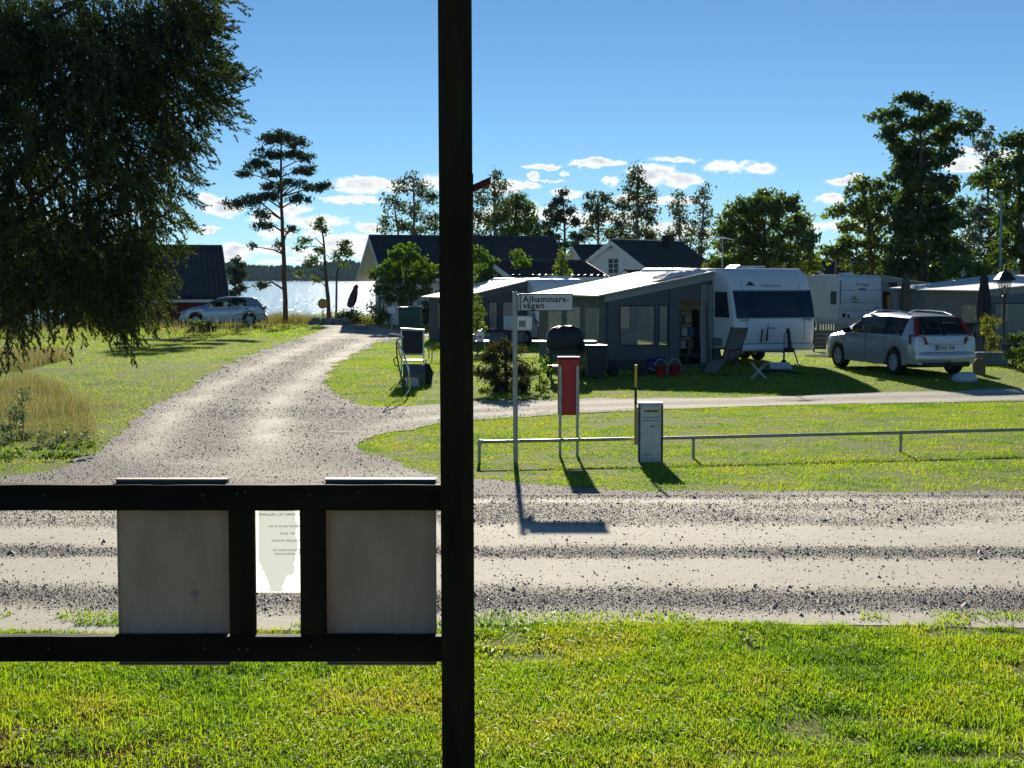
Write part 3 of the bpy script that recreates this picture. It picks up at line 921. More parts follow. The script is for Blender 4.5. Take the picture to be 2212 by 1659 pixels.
tree('leafy_tree', 'dense round green tree between the birch and the small pine', [[(1112, 640, 4), (1112, 500, 3.5), (1115, 440, 1.5)]], 100,
     [(1118, 425, 16, 14), (1100, 452, 26, 20), (1135, 448, 20, 18), (1096, 485, 34, 24), (1140, 482, 30, 24), (1160, 505, 18, 18), (1118, 508, 44, 18)], .2, LF_MID, dens=75, seed=7, twig=.2)
tree('pine_tree', 'small dark pine standing above the tiled low roof', [[(1221, 640, 3.2), (1220, 560, 3), (1219, 480, 2.2), (1216, 412, .8)]], 98,
     [(1216, 418, 7, 8), (1214, 433, 17, 8), (1194, 447, 12, 6), (1196, 460, 22, 7), (1232, 456, 14, 7), (1205, 473, 20, 8), (1186, 487, 16, 7), (1236, 482, 16, 7), (1190, 508, 24, 8), (1247, 508, 18, 9), (1226, 530, 30, 9), (1195, 535, 18, 8)],
     .17, LF_PINE, dens=170, seed=8, bark=PINEBARK, twig=.15, elong=2.4)
tree('birch_tree', 'broad topped birch between small pine and tallest birch', [[(1294, 640, 3.2), (1292, 500, 2.8), (1290, 425, 1)]], 106,
     [(1288, 423, 20, 11), (1308, 434, 16, 12), (1274, 446, 22, 14), (1308, 462, 20, 18), (1284, 478, 26, 20), (1266, 508, 20, 14), (1310, 505, 22, 16)], .22, LF_BIRCH, dens=42, seed=9, bark=BIRCHBARK, twig=.2, group='birches behind the houses', hang=.6)
tree('birch_tree', 'tallest birch, pointed, standing behind the white gabled house', [[(1378, 640, 4), (1376, 500, 3.5), (1376, 420, 2.4), (1378, 358, .8)]], 104,
     [(1378, 366, 9, 11), (1371, 385, 16, 12), (1390, 398, 14, 12), (1362, 415, 24, 14), (1400, 428, 20, 16), (1350, 445, 24, 16), (1384, 458, 32, 18), (1338, 476, 20, 16), (1408, 472, 16, 16), (1370, 498, 42, 18), (1338, 516, 26, 14), (1405, 515, 20, 14)],
     .22, LF_BIRCH, dens=48, seed=10, bark=BIRCHBARK, twig=.2, group='birches behind the houses', hang=.6)
tree('birch_tree', 'thin greyish birch left of a pair behind the dark roof', [[(1470, 640, 3), (1468, 500, 2.4), (1466, 425, .8)]], 102,
     [(1466, 428, 15, 12), (1460, 452, 20, 18), (1472, 480, 22, 22), (1456, 512, 20, 18), (1485, 520, 16, 14), (1428, 525, 18, 12)], .2, LF_BIRCH, dens=40, seed=12, bark=BIRCHBARK, twig=.2, group='birches behind the houses', hang=.7)
tree('birch_tree', 'thin birch right of a pair, beside the round tree', [[(1512, 640, 3), (1516, 500, 2.4), (1522, 412, .8)]], 102,
     [(1522, 415, 11, 12), (1513, 437, 17, 15), (1526, 464, 18, 18), (1508, 490, 18, 18), (1524, 515, 18, 18), (1500, 540, 22, 14)], .2, LF_BIRCH, dens=44, seed=13, bark=BIRCHBARK, twig=.2, group='birches behind the houses', hang=.7)
tree('round_tree', 'dense round dark green tree behind the big white caravan', [[(1650, 690, 6), (1650, 600, 5), (1652, 500, 3)]], 74,
     [(1655, 425, 34, 16), (1612, 443, 36, 18), (1700, 443, 36, 20), (1580, 478, 34, 24), (1650, 475, 56, 30), (1728, 482, 30, 26), (1560, 525, 30, 26), (1620, 525, 50, 32), (1690, 525, 50, 32), (1742, 530, 22, 26), (1600, 568, 50, 20), (1680, 570, 60, 20), (1640, 450, 30, 20), (1750, 565, 26, 18), (1550, 570, 24, 20)],
     .19, LF_MID, dens=115, seed=14, twig=.17)
tree('oak_tree', 'very tall wind-tossed oak towering over the right hand caravans', [[(1997, 700, 9), (1992, 560, 8), (1988, 440, 6.5), (1990, 330, 4), (1985, 240, 1.5)]], 70,
     [(1960, 214, 24, 12), (1990, 226, 32, 14), (2040, 232, 24, 12), (1925, 245, 28, 11), (1900, 256, 18, 8), (2092, 250, 20, 7), (2108, 262, 10, 6), (2060, 276, 36, 11), (2095, 282, 18, 8), (1985, 270, 42, 16), (1922, 288, 30, 16), (2030, 300, 36, 16), (1960, 318, 40, 20), (2000, 348, 40, 22), (2050, 340, 24, 14),
      (1960, 380, 44, 26), (2022, 398, 44, 26), (1975, 440, 54, 30), (2040, 450, 38, 26), (2080, 440, 16, 8), (1970, 500, 54, 34), (2035, 510, 44, 34), (1960, 560, 56, 28), (2050, 565, 50, 26), (2075, 480, 16, 10), (1990, 598, 60, 18), (1950, 470, 30, 20), (2010, 475, 30, 24), (1940, 345, 24, 18), (2015, 260, 30, 14)],
     .21, LF_DARK, dens=125, seed=15, twig=.17, limb=.05)
tree('leafy_tree', 'lighter bushy tree leaning out left of the tall oak', [[(1890, 700, 5), (1885, 600, 4.5), (1875, 480, 3), (1865, 400, 1.2)]], 74,
     [(1862, 395, 18, 12), (1850, 412, 24, 12), (1885, 400, 22, 16), (1830, 446, 28, 12), (1805, 458, 18, 8), (1868, 442, 34, 20), (1910, 430, 34, 24), (1880, 480, 44, 24), (1832, 492, 24, 16), (1900, 530, 46, 26), (1830, 530, 34, 22), (1870, 568, 50, 20), (1800, 550, 28, 18)],
     .2, LF_MID, dens=85, seed=16, twig=.17)
tree('willow_tree', 'pale feathery grey green tree beside the oak at right', [[(2140, 700, 5), (2138, 560, 4), (2134, 420, 2.4), (2132, 300, .8)]], 84,
     [(2135, 285, 10, 14), (2128, 315, 18, 16), (2145, 345, 18, 18), (2125, 390, 24, 22), (2150, 420, 28, 24), (2118, 450, 28, 24), (2145, 490, 40, 34), (2110, 520, 34, 30), (2140, 560, 50, 28)], .2, LF_WILLOW, dens=55, seed=17, twig=.2, elong=2.2)
tree('oak_tree', 'dark tree cut off by the right edge of the picture', [[(2215, 700, 7), (2210, 560, 6), (2200, 420, 4), (2205, 300, 1.5)]], 72,
     [(2185, 312, 30, 14), (2215, 296, 20, 14), (2225, 330, 34, 18), (2175, 350, 30, 16), (2120, 385, 22, 10), (2150, 372, 22, 12), (2205, 372, 36, 22), (2175, 405, 30, 20), (2225, 420, 30, 30), (2190, 450, 34, 26), (2160, 470, 18, 16), (2200, 500, 40, 30), (2180, 545, 44, 28), (2225, 550, 34, 34), (2100, 395, 10, 7)],
     .2, LF_DARK, dens=85, seed=18, twig=.18)
tree('shrub', 'yellow green leafy shrub behind the awnings beneath the oak', [[(2090, 690, 3), (2090, 620, 2)]], 66, [(2085, 570, 40, 16), (2110, 585, 30, 14), (2060, 590, 30, 14), (2095, 605, 50, 18), (2140, 590, 26, 16)], .16, LF_BRIGHT, dens=110, seed=19, cat='shrub', limbs=False)
tree('shrub', 'row of low scrub closing the gap behind the dark roofed house', [[(1520, 640, 3), (1520, 590, 2)]], 96, [(1545, 565, 22, 20), (1520, 575, 30, 18), (1490, 570, 24, 16), (1575, 580, 24, 14), (1790, 580, 34, 16), (1755, 575, 24, 16), (1440, 560, 20, 10)], .18, LF_MID, dens=80, seed=20, cat='shrub', limbs=False, depth=.3)
tree('lilac_bush', 'big sunlit lilac bush in front of the white house', [[(868, 690, 4), (866, 640, 3), (862, 590, 1.5)], [(880, 690, 3.4), (890, 640, 2.6), (905, 590, 1.2)], [(874, 690, 3), (876, 630, 2.4), (878, 560, 1.2)]], 75,
     [(878, 540, 26, 13), (852, 553, 22, 13), (903, 555, 20, 15), (832, 572, 18, 14), (868, 572, 30, 20), (912, 580, 24, 16), (936, 585, 9, 12), (810, 592, 14, 10), (845, 600, 30, 20), (895, 602, 34, 20), (925, 605, 14, 12), (822, 622, 18, 13), (862, 628, 34, 18), (905, 630, 28, 14), (840, 648, 20, 10), (880, 650, 30, 10)],
     .16, LF_BRIGHT, dens=150, seed=21, cat='bush', twig=.13)
tree('shrub', 'small bright green shrub at the corner of the white house', [[(822, 700, 2), (822, 680, 1.5)]], 74, [(815, 672, 14, 12), (830, 680, 14, 12), (818, 690, 16, 9), (806, 660, 8, 8)], .13, LF_BRIGHT, dens=170, seed=22, cat='shrub', limbs=False)
tree('hedge', 'dark clipped hedge against the white house wall left of the post', [[(930, 700, 2), (930, 670, 1.5)]], 77, [(925, 665, 16, 16), (942, 660, 18, 20), (925, 685, 18, 12), (945, 685, 18, 14)], .14, LF_DARK, dens=170, seed=23, cat='hedge', limbs=False)
tree('hedge', 'low dark hedge at the end of the gravel drive', [[(752, 702, 2), (752, 690, 1.5)]], 80, [(740, 688, 14, 12), (758, 684, 16, 12), (772, 690, 12, 9)], .12, LF_DARK, dens=220, seed=24, cat='hedge', limbs=False)
tree('shrub', 'sunlit yellow green shrub just right of the dark post', [[(1052, 720, 3), (1052, 640, 2)]], 64, [(1040, 560, 20, 18), (1062, 580, 24, 22), (1035, 600, 20, 22), (1060, 612, 26, 16), (1034, 545, 12, 8), (1084, 604, 18, 14)], .15, LF_BRIGHT, dens=150, seed=25, cat='shrub', twig=.13)
tree('shrub', 'sunlit shrub in front of the tiled roof', [[(1122, 720, 3), (1122, 640, 2)]], 63, [(1117, 552, 12, 10), (1128, 570, 18, 14), (1112, 590, 22, 16), (1135, 598, 18, 13), (1122, 614, 30, 10)], .15, LF_BRIGHT, dens=150, seed=26, cat='shrub', twig=.13)
tree('spruce_tree', 'little spruce before the low tiled roof', [[(1214, 720, 2), (1214, 600, 1.6), (1214, 545, .6)]], 61, [(1214, 548, 4, 7), (1214, 562, 8, 6), (1214, 575, 13, 6), (1214, 588, 16, 6), (1214, 600, 20, 6)], .12, LF_MID, dens=170, seed=27, cat='tree', twig=.1, elong=2.4)
tree('flowering_bush', 'rust tinged dark bush on the lawn beside the street sign', [[(1095, 858, 4), (1095, 820, 3), (1090, 780, 1.5)], [(1075, 858, 3), (1066, 800, 1.5)], [(1115, 858, 3), (1128, 800, 1.5)]], 34,
     [(1088, 742, 14, 12), (1072, 758, 22, 14), (1106, 765, 24, 16), (1055, 782, 26, 18), (1090, 788, 36, 22), (1128, 795, 22, 18), (1048, 812, 24, 22), (1085, 822, 40, 22), (1125, 825, 26, 20), (1145, 808, 14, 12), (1065, 842, 34, 12), (1110, 843, 36, 12)],
     .062, LF_RUST, dens=850, seed=28, cat='bush', twig=.07, limb=.02)
tree('leafy_plant', 'loose leafy stems between the bush and the barbecue', [[(1165, 850, 1.5), (1166, 800, 1)]], 34.5, [(1168, 778, 12, 8), (1178, 795, 10, 9), (1160, 800, 10, 12), (1172, 822, 9, 14), (1165, 842, 10, 8)], .07, LF_BRIGHT, dens=420, seed=29, cat='plant', twig=.06, limb=.012)
tree('shrub', 'narrow shrub beside the second awning at the post', [[(1032, 735, 2), (1032, 690, 1.5)]], 50, [(1030, 650, 9, 14), (1034, 675, 12, 16), (1030, 700, 14, 16), (1036, 718, 12, 10)], .1, LF_MID, dens=260, seed=30, cat='shrub', limbs=False, twig=.09)
tree('pine_sapling', 'young bushy pine by the gable of the red cottage', [[(508, 690, 3), (508, 620, 2), (512, 560, 1)]], 86, [(509, 563, 8, 8), (521, 574, 8, 8), (502, 585, 12, 10), (520, 595, 14, 10), (508, 610, 18, 12), (522, 622, 10, 8), (505, 632, 16, 9), (515, 648, 12, 8)], .14, LF_PINE, dens=230, seed=31, bark=PINEBARK, twig=.12, elong=2.2)
tree('shrub', 'small round dark shrub in the dry grass before the parked hatchback', [[(432, 722, 2), (432, 705, 1.5)]], 68, [(420, 706, 14, 9), (438, 702, 16, 11), (455, 708, 12, 9), (430, 714, 24, 8)], .1, LF_DARK, dens=330, seed=32, cat='shrub', limbs=False, twig=.09)
tree('hedge', 'leafy hedge at the foot of the lamp post on the right', [[(2195, 805, 2), (2195, 770, 1.5)]], 41, [(2190, 735, 16, 14), (2215, 730, 18, 18), (2188, 765, 18, 16), (2215, 765, 22, 20), (2200, 790, 24, 12)], .075, LF_MID, dens=650, seed=33, cat='hedge', limbs=False, twig=.07)
tree('flowering_plant', 'tall yellow green flowering plant in the planter by the lamp', [[(2138, 778, 1.5), (2138, 720, 1)], [(2130, 778, 1.2), (2128, 715, .8)]], 42.5, [(2130, 690, 12, 10), (2146, 698, 12, 12), (2132, 715, 16, 12), (2142, 733, 18, 12), (2138, 750, 18, 10)], .06, leafmat('leaf_yellow', [(.07, .11, .03), (.16, .17, .03), (.32, .24, .02)], trans=.45, nscale=2.5, patch=.6), dens=650, seed=34, cat='plant', twig=.06, limb=.012)
# shrubs seen through the hanging juniper at left
tree('leafy_tree', 'dark tree mass behind the juniper at the left edge', [[(120, 740, 6), (120, 600, 4), (110, 480, 2)]], 90, [(60, 500, 60, 40), (140, 520, 50, 40), (20, 580, 60, 40), (120, 590, 70, 40), (220, 600, 50, 36), (280, 640, 40, 30), (80, 640, 70, 30), (190, 650, 60, 26), (0, 660, 50, 24)], .26, LF_DARK, dens=50, seed=35)

# reeds at the shore
rr = np.random.default_rng(77)
rx = rr.uniform(-20, -7, 9000); ry = rr.uniform(94, 101, 9000)
rh = 1.5 + .7 * vnoise(rx, ry, 1.5, 5) + .2 * rr.random(9000)
rv, rf = blades(rx, ry, rh, np.full(9000, .035), .5, rr, z0=np.full(9000, LAKE_Z - .1))
tag(np_mesh('reeds', rv, rf, leafmat('reed', [(.16, .14, .06), (.22, .20, .09), (.14, .17, .06)], trans=.4, nscale=1)), 'reeds standing in the water along the shore', None, kind='stuff')

# far wood across the lake
def far_wood():
    rng = np.random.default_rng(91)
    Vs, Fs = [], []; o = 0
    # a low icosphere-like blob: latitude rings
    nl, ns = 5, 8
    sph = [(0, 0, 1.0)]
    for i in range(1, nl):
        t = math.pi * i / nl
        sph += [(math.sin(t) * math.cos(2 * math.pi * k / ns), math.sin(t) * math.sin(2 * math.pi * k / ns), math.cos(t)) for k in range(ns)]
    sph.append((0, 0, -1.0)); sph = np.array(sph)
    f = []
    for k in range(ns): f.append((0, 1 + k, 1 + (k + 1) % ns))
    for i in range(nl - 2):
        for k in range(ns):
            a, b = 1 + i * ns + k, 1 + i * ns + (k + 1) % ns
            f.append((a, a + ns, b)); f.append((b, a + ns, b + ns))
    last = len(sph) - 1
    for k in range(ns): f.append((last, 1 + (nl - 2) * ns + (k + 1) % ns, 1 + (nl - 2) * ns + k))
    f = np.array(f)
    n = 1500
    x = rng.uniform(-900, 700, n); y = 1960 + 60 * rng.random(n)
    H = 12 + 8 * vnoise(x, y * 0, 45, 3) + 4 * vnoise(x, y * 0, 14, 4) + 3 * rng.random(n)
    for i in range(n):
        k = 1.0
        r = rng.uniform(3.5, 6.5)
        for (zf, rs) in ((.4, 1.15), (.78, .8)):
            S = sph * (1 + .28 * rng.normal(size=(len(sph), 1)))
            Vs.append(S * np.array((r * rs, r * rs, H[i] * .34)) + np.array((x[i] + rng.normal(), y[i], LAKE_Z + H[i] * zf)))
            Fs.append(f + o); o += len(sph)
    return np.concatenate(Vs), np.concatenate(Fs)
fv, ff = far_wood()
tag(np_mesh('far_wood', fv, ff, leafmat('far_leaf', [(.035, .06, .02), (.055, .085, .03), (.08, .10, .04)], trans=.12, nscale=.05, gloss=.02, patch=.5)), 'wooded far shore across the lake', None, kind='stuff')

# ------------------------------------------------------------------ the juniper hanging in at upper left
def juniper():
    rng = np.random.default_rng(5)
    d0 = 9.6
    base = Vector((-4.15, 9.6, g1(-4.15, 9.6)))
    root = empty('juniper_tree', base); ro = np.array(base)
    tag(root, 'big dark juniper with drooping sprays hanging in at upper left', 'tree')
    s = 1 / ppm(d0)
    m = MB()
    tp = [np.array((0, 0, -.1)), np.array((.05, .02, 1.2)), np.array((.0, .05, 2.4)), np.array((.1, 0, 3.8)), np.array((.1, .1, 5.2))]
    m.tube([tuple(p) for p in tp], [.17, .14, .12, .09, .03], 10)
    limbs = []
    ends = [(505, 190, .3), (545, 185, -.1), (470, 40, .2), (440, 130, -.4), (420, 330, .2), (400, 440, 0), (395, 480, .3), (330, 250, -.5), (300, 520, .4), (260, 60, .5), (370, 580, .1), (250, 600, -.3), (180, 380, -.5), (320, 420, .5), (120, 560, .3), (210, 160, -.2), (90, 120, .4), (480, -60, 0), (380, -120, .3), (350, 10, -.3), (60, 430, -.3), (150, 620, .2), (450, 260, .35), (500, 110, -.25)]
    for (vx, vy, dd) in ends:
        e = np.array(P(vx, vy, d0 + dd)) - ro
        z0 = max(1.75, e[2] - .75 - .3 * rng.random())
        st = np.array((.05, .02, min(z0 + rng.uniform(-.3, .5), 4.2)))
        m1 = st * .6 + e * .4 + np.array((0, 0, -.08)) + rng.normal(size=3) * np.array((.1, .25, .13))
        m2 = st * .25 + e * .75 + np.array((0, 0, .03)) + rng.normal(size=3) * np.array((.06, .15, .08))
        pl = [st, m1, m2, e]
        m.tube([tuple(p) for p in pl], [.024, .016, .009, .003], 6)
        limbs.append(pl)
    m.build('trunk', BARK, root, smooth=True)
    # sprays: twigs that leave and then hang, each set with short needles
    clumps = [(455, 10, 38, 60), (400, 40, 70, 70), (470, 110, 34, 50), (495, 185, 30, 26), (440, 180, 50, 50), (475, 240, 26, 40), (430, 300, 36, 40), (445, 60, 40, 60), (380, 130, 70, 70), (390, 260, 60, 60), (300, 60, 90, 80), (310, 180, 90, 70), (395, 370, 34, 44), (380, 450, 32, 40), (330, 340, 70, 60),
              (200, 70, 90, 80), (100, 60, 90, 80), (20, 80, 70, 80), (210, 200, 70, 60), (130, 190, 70, 50), (240, 300, 70, 60), (280, 420, 70, 60), (370, 530, 34, 40), (380, 590, 30, 34), (340, 560, 50, 50), (290, 540, 70, 60), (330, 640, 50, 44), (250, 620, 70, 50), (180, 560, 70, 50), (200, 470, 70, 60), (100, 480, 60, 50), (120, 620, 70, 46),
              (40, 640, 60, 40), (300, 690, 30, 40), (250, 690, 30, 44), (95, 690, 26, 50), (160, 660, 40, 36), (340, 690, 14, 30), (215, 690, 22, 34), (70, 390, 40, 40), (150, 360, 50, 40), (20, 330, 26, 30), (30, 560, 60, 50), (140, 290, 40, 30), (40, 180, 60, 60), (60, 260, 60, 50), (110, 120, 60, 50), (20, 420, 50, 50), (100, 330, 60, 50), (10, 250, 40, 60), (60, 40, 60, 50), (180, 260, 50, 40), (60, 500, 50, 40), (385, 640, 14, 26), (270, 725, 8, 30), (302, 735, 6, 36), (88, 735, 10, 30), (60, 720, 10, 14)]
    V, Fn = [], []
    tw = MB()
    area = 0
    starts = []; axes = []
    edges = [(498, 185, 22, 5), (518, 184, 12, 2), (485, 165, 20, 8), (480, 60, 16, 10), (470, 20, 14, 10), (490, 150, 10, 4), (450, 285, 18, 6), (482, 235, 12, 6), (415, 400, 14, 8), (398, 440, 12, 8), (400, 500, 10, 6), (430, 340, 10, 8), (390, 560, 10, 8), (445, 215, 14, 8)]
    for e_, (vx, vy, rx, ry) in [(0, c) for c in clumps] + [(1, c) for c in edges]:
        ns = int(rx * ry * .0128) + 3 if not e_ else 3
        for _ in range(ns):
            a = rng.uniform(0, 6.283); r = math.sqrt(rng.random())
            x_, y_ = vx - 62 + 34 * e_ + rx * r * math.cos(a) * .95, vy + ry * r * math.sin(a) - 22 - 34 * (vy > 600)
            o = np.array(P(x_, y_, d0 + rng.normal() * (.15 if e_ else .42))) - ro
            rim = max(e_, min(1, max(0, (x_ - 350) / 110))) * (y_ < 560)
            ax = np.array((.35 + .75 * rim + rng.normal() * .45, rng.normal() * .5, -.75 + .85 * rim + rng.normal() * .3)); ax /= np.linalg.norm(ax)
            ln = rng.uniform(.16, .34) * (1 - .3 * e_)
            for q in range(13 if not e_ else 11):
                t = (q + rng.random()) / 13
                sd = rng.normal(size=3); sd -= ax * sd.dot(ax); sd /= np.linalg.norm(sd)
                dv_ = ax * .75 + sd * (.75 - .35 * t); dv_ /= np.linalg.norm(dv_)
                starts.append(o + ax * ln * t + np.array((0, 0, -1)) * .06 * t * t); axes.append((dv_, (1 - .55 * t), rim))
    S0 = np.array(starts)
    nt_ = len(S0)
    K = 6
    d3 = np.array([a[0] for a in axes]); edge = np.array([a[2] for a in axes])
    leng = rng.uniform(.05, .115, nt_) * np.array([a[1] for a in axes])
    pts = [S0]
    cur = d3.copy()
    for k in range(K):
        pts.append(pts[-1] + cur * (leng / K)[:, None])
        cur = cur + np.array((0, 0, -1.0)) * (.14 - .08 * edge)[:, None]
        cur /= np.linalg.norm(cur, axis=1)[:, None]
    pts = np.stack(pts, 1)                               # nt, K+1, 3
    # stems as thin three-sided strips
    w = .0016
    off = np.array([(w, w * .4, 0), (-w, -w * .4, 0)])
    sp = pts[:, ::3]
    ks = sp.shape[1]
    sv = (sp[:, :, None, :] + off[None, None]).reshape(-1, 3)
    base_i = (np.arange(nt_) * ks * 2)[:, None, None]
    q = np.array([(j * 2, j * 2 + 1, j * 2 + 3, j * 2 + 2) for j in range(ks - 1)])
    sf_ = (base_i + q[None]).reshape(-1, 4)
    np_mesh('twigs', sv, sf_, paint('twig_bark', (.10, .065, .035), .9), root)
    # needles
    M = 22
    tpar = rng.random((nt_, M)) * (K - .01)
    i0 = tpar.astype(int); fr = (tpar - i0)[..., None]
    a0 = np.take_along_axis(pts, i0[..., None].repeat(3, -1), 1); a1 = np.take_along_axis(pts, (i0 + 1)[..., None].repeat(3, -1), 1)
    o_ = a0 * (1 - fr) + a1 * fr
    tdir = a1 - a0; tdir /= np.linalg.norm(tdir, axis=-1)[..., None]
    nd = rng.normal(size=(nt_, M, 3)) + tdir * 1.1
    nd /= np.linalg.norm(nd, axis=-1)[..., None]
    ln = rng.uniform(.010, .021, (nt_, M, 1))
    side = np.cross(nd, rng.normal(size=(nt_, M, 3))); side /= np.linalg.norm(side, axis=-1)[..., None]
    tri = np.stack([o_ - side * .0038, o_ + side * .0038, o_ + nd * ln * 1.1], 2).reshape(-1, 3)
    np_mesh('crown', tri, np.arange(len(tri)).reshape(-1, 3), leafmat('needle_juniper', [(.010, .022, .007), (.022, .042, .010), (.055, .08, .015), (.10, .11, .025)], trans=.55, nscale=4.5, gloss=.07, patch=.55, tcol=(1.3, 1.3, .6)), root)
juniper()

# weeds at the corner of the road
tree('tall_weed', 'tall dark mugwort plant at the left edge beside the gravel', [[(48, 985, 1.6), (50, 900, 1.2), (46, 838, .6)], [(30, 985, 1.4), (20, 900, 1)]], 24.5, [(48, 848, 7, 9), (62, 850, 10, 5), (50, 868, 12, 10), (32, 885, 16, 12), (46, 905, 22, 14), (20, 925, 24, 16), (50, 940, 22, 14), (10, 955, 26, 16)], .05, leafmat('mugwort', [(.07, .11, .04), (.13, .17, .08), (.19, .22, .12)], trans=.45, nscale=3, gloss=.12, tcol=(1.1, 1.2, .8)), dens=620, seed=51, cat='plant', twig=.06, limb=.012)
tree('weed_clump', 'bright green leafy weeds at the road corner, lower left', [[(90, 1015, 1), (90, 990, .8)]], 22.0, [(30, 985, 34, 16), (90, 990, 30, 14), (140, 985, 24, 14), (175, 985, 18, 12), (200, 965, 14, 10), (60, 1005, 44, 12), (10, 1010, 30, 12)], .07, LF_BRIGHT, dens=420, seed=52, cat='plant', twig=.07, limbs=False, depth=.4)
tree('weed_clump', 'grey green weeds in front of the dry grass patch', [[(130, 985, 1), (130, 960, .8)]], 23.6, [(95, 940, 24, 16), (140, 945, 26, 14), (185, 940, 14, 18), (110, 965, 40, 14), (170, 965, 24, 12)], .055, leafmat('mugwort', (), trans=.35), dens=430, seed=53, cat='plant', twig=.07, limbs=False, depth=.4)
# ------------------------------------------------------------------ houses
WHITE = paint('white_boards', (.80, .80, .79), .6, var=.06, scale=2)
TRIM = paint('white_trim', (.78, .78, .76), .5, var=.05)
RED = paint('falu_red', (.19, .035, .022), .85, var=.2, scale=4)
ROOFD = paint('dark_roof_tile', (.035, .037, .042), .45, var=.3, scale=3)
ROOFR = paint('brown_roof_tile', (.075, .05, .045), .32, var=.35, scale=4)
PANE = glassmat('window_pane', (.5, .55, .6), .12, .04)
DARKIN = paint('dark_interior', (.02, .02, .022), .9)
STONE = paint('plinth', (.25, .25, .24), .9, var=.2)
BLACK = paint('black_plastic', (.018, .018, .02), .5)

def wall_holes(m, x0, x1, z0, ztop, y0, y1, holes):
    """wall in the xz plane between y0 and y1; ztop(x) may slope; holes = (xa, xb, za, zb)"""
    xs = sorted(set([x0, x1] + [h[0] for h in holes] + [h[1] for h in holes]))
    zs = sorted(set([z0] + [h[2] for h in holes] + [h[3] for h in holes]))
    for i in range(len(xs) - 1):
        xa, xb = xs[i], xs[i + 1]; xm = (xa + xb) / 2
        run = None
        segs = []
        for j in range(len(zs)):
            za = zs[j]; last = j == len(zs) - 1
            zb = None if last else zs[j + 1]
            zm = za + 1e-4 if last else (za + zb) / 2
            solid = not any(h[0] < xm < h[1] and h[2] < zm < h[3] for h in holes)
            if solid:
                if run is None: run = za
                if last: segs.append((run, None)); run = None
            else:
                if run is not None: segs.append((run, za)); run = None
        for a, b in segs:
            p = [(xa, a), (xb, a), (xb, ztop(xb) if b is None else b), (xa, ztop(xa) if b is None else b)]
            m.prism(p, y0, y1, 'xz')

def tiles(x0, x1, span, rise, course, pitch, amp, step):
    """pantiled slope in local (x, v) where v runs from eave (0) to ridge; returns V, F with height over the slope"""
    nxp = max(2, int((x1 - x0) / pitch)) * 6 + 1
    xs = np.linspace(x0, x1, nxp)
    sl = math.hypot(span, rise)
    nc = max(2, int(sl / course))
    rows = []
    for c in range(nc):
        for t, h in ((0.0, step), (.97, .0)):
            rows.append(((c + t) / nc, h))
    wave = amp * (0.5 + 0.5 * np.sin((xs - x0) / pitch * 2 * math.pi)) ** .8
    V = []
    for v, h in rows:
        hh = wave + h
        V.append(np.column_stack([xs, np.full(nxp, v), hh]))
    V = np.concatenate(V)
    nr = len(rows)
    idx = np.arange(nr * nxp).reshape(nr, nxp)
    Fq = np.stack([idx[:-1, :-1], idx[:-1, 1:], idx[1:, 1:], idx[1:, :-1]], -1).reshape(-1, 4)
    return V, Fq

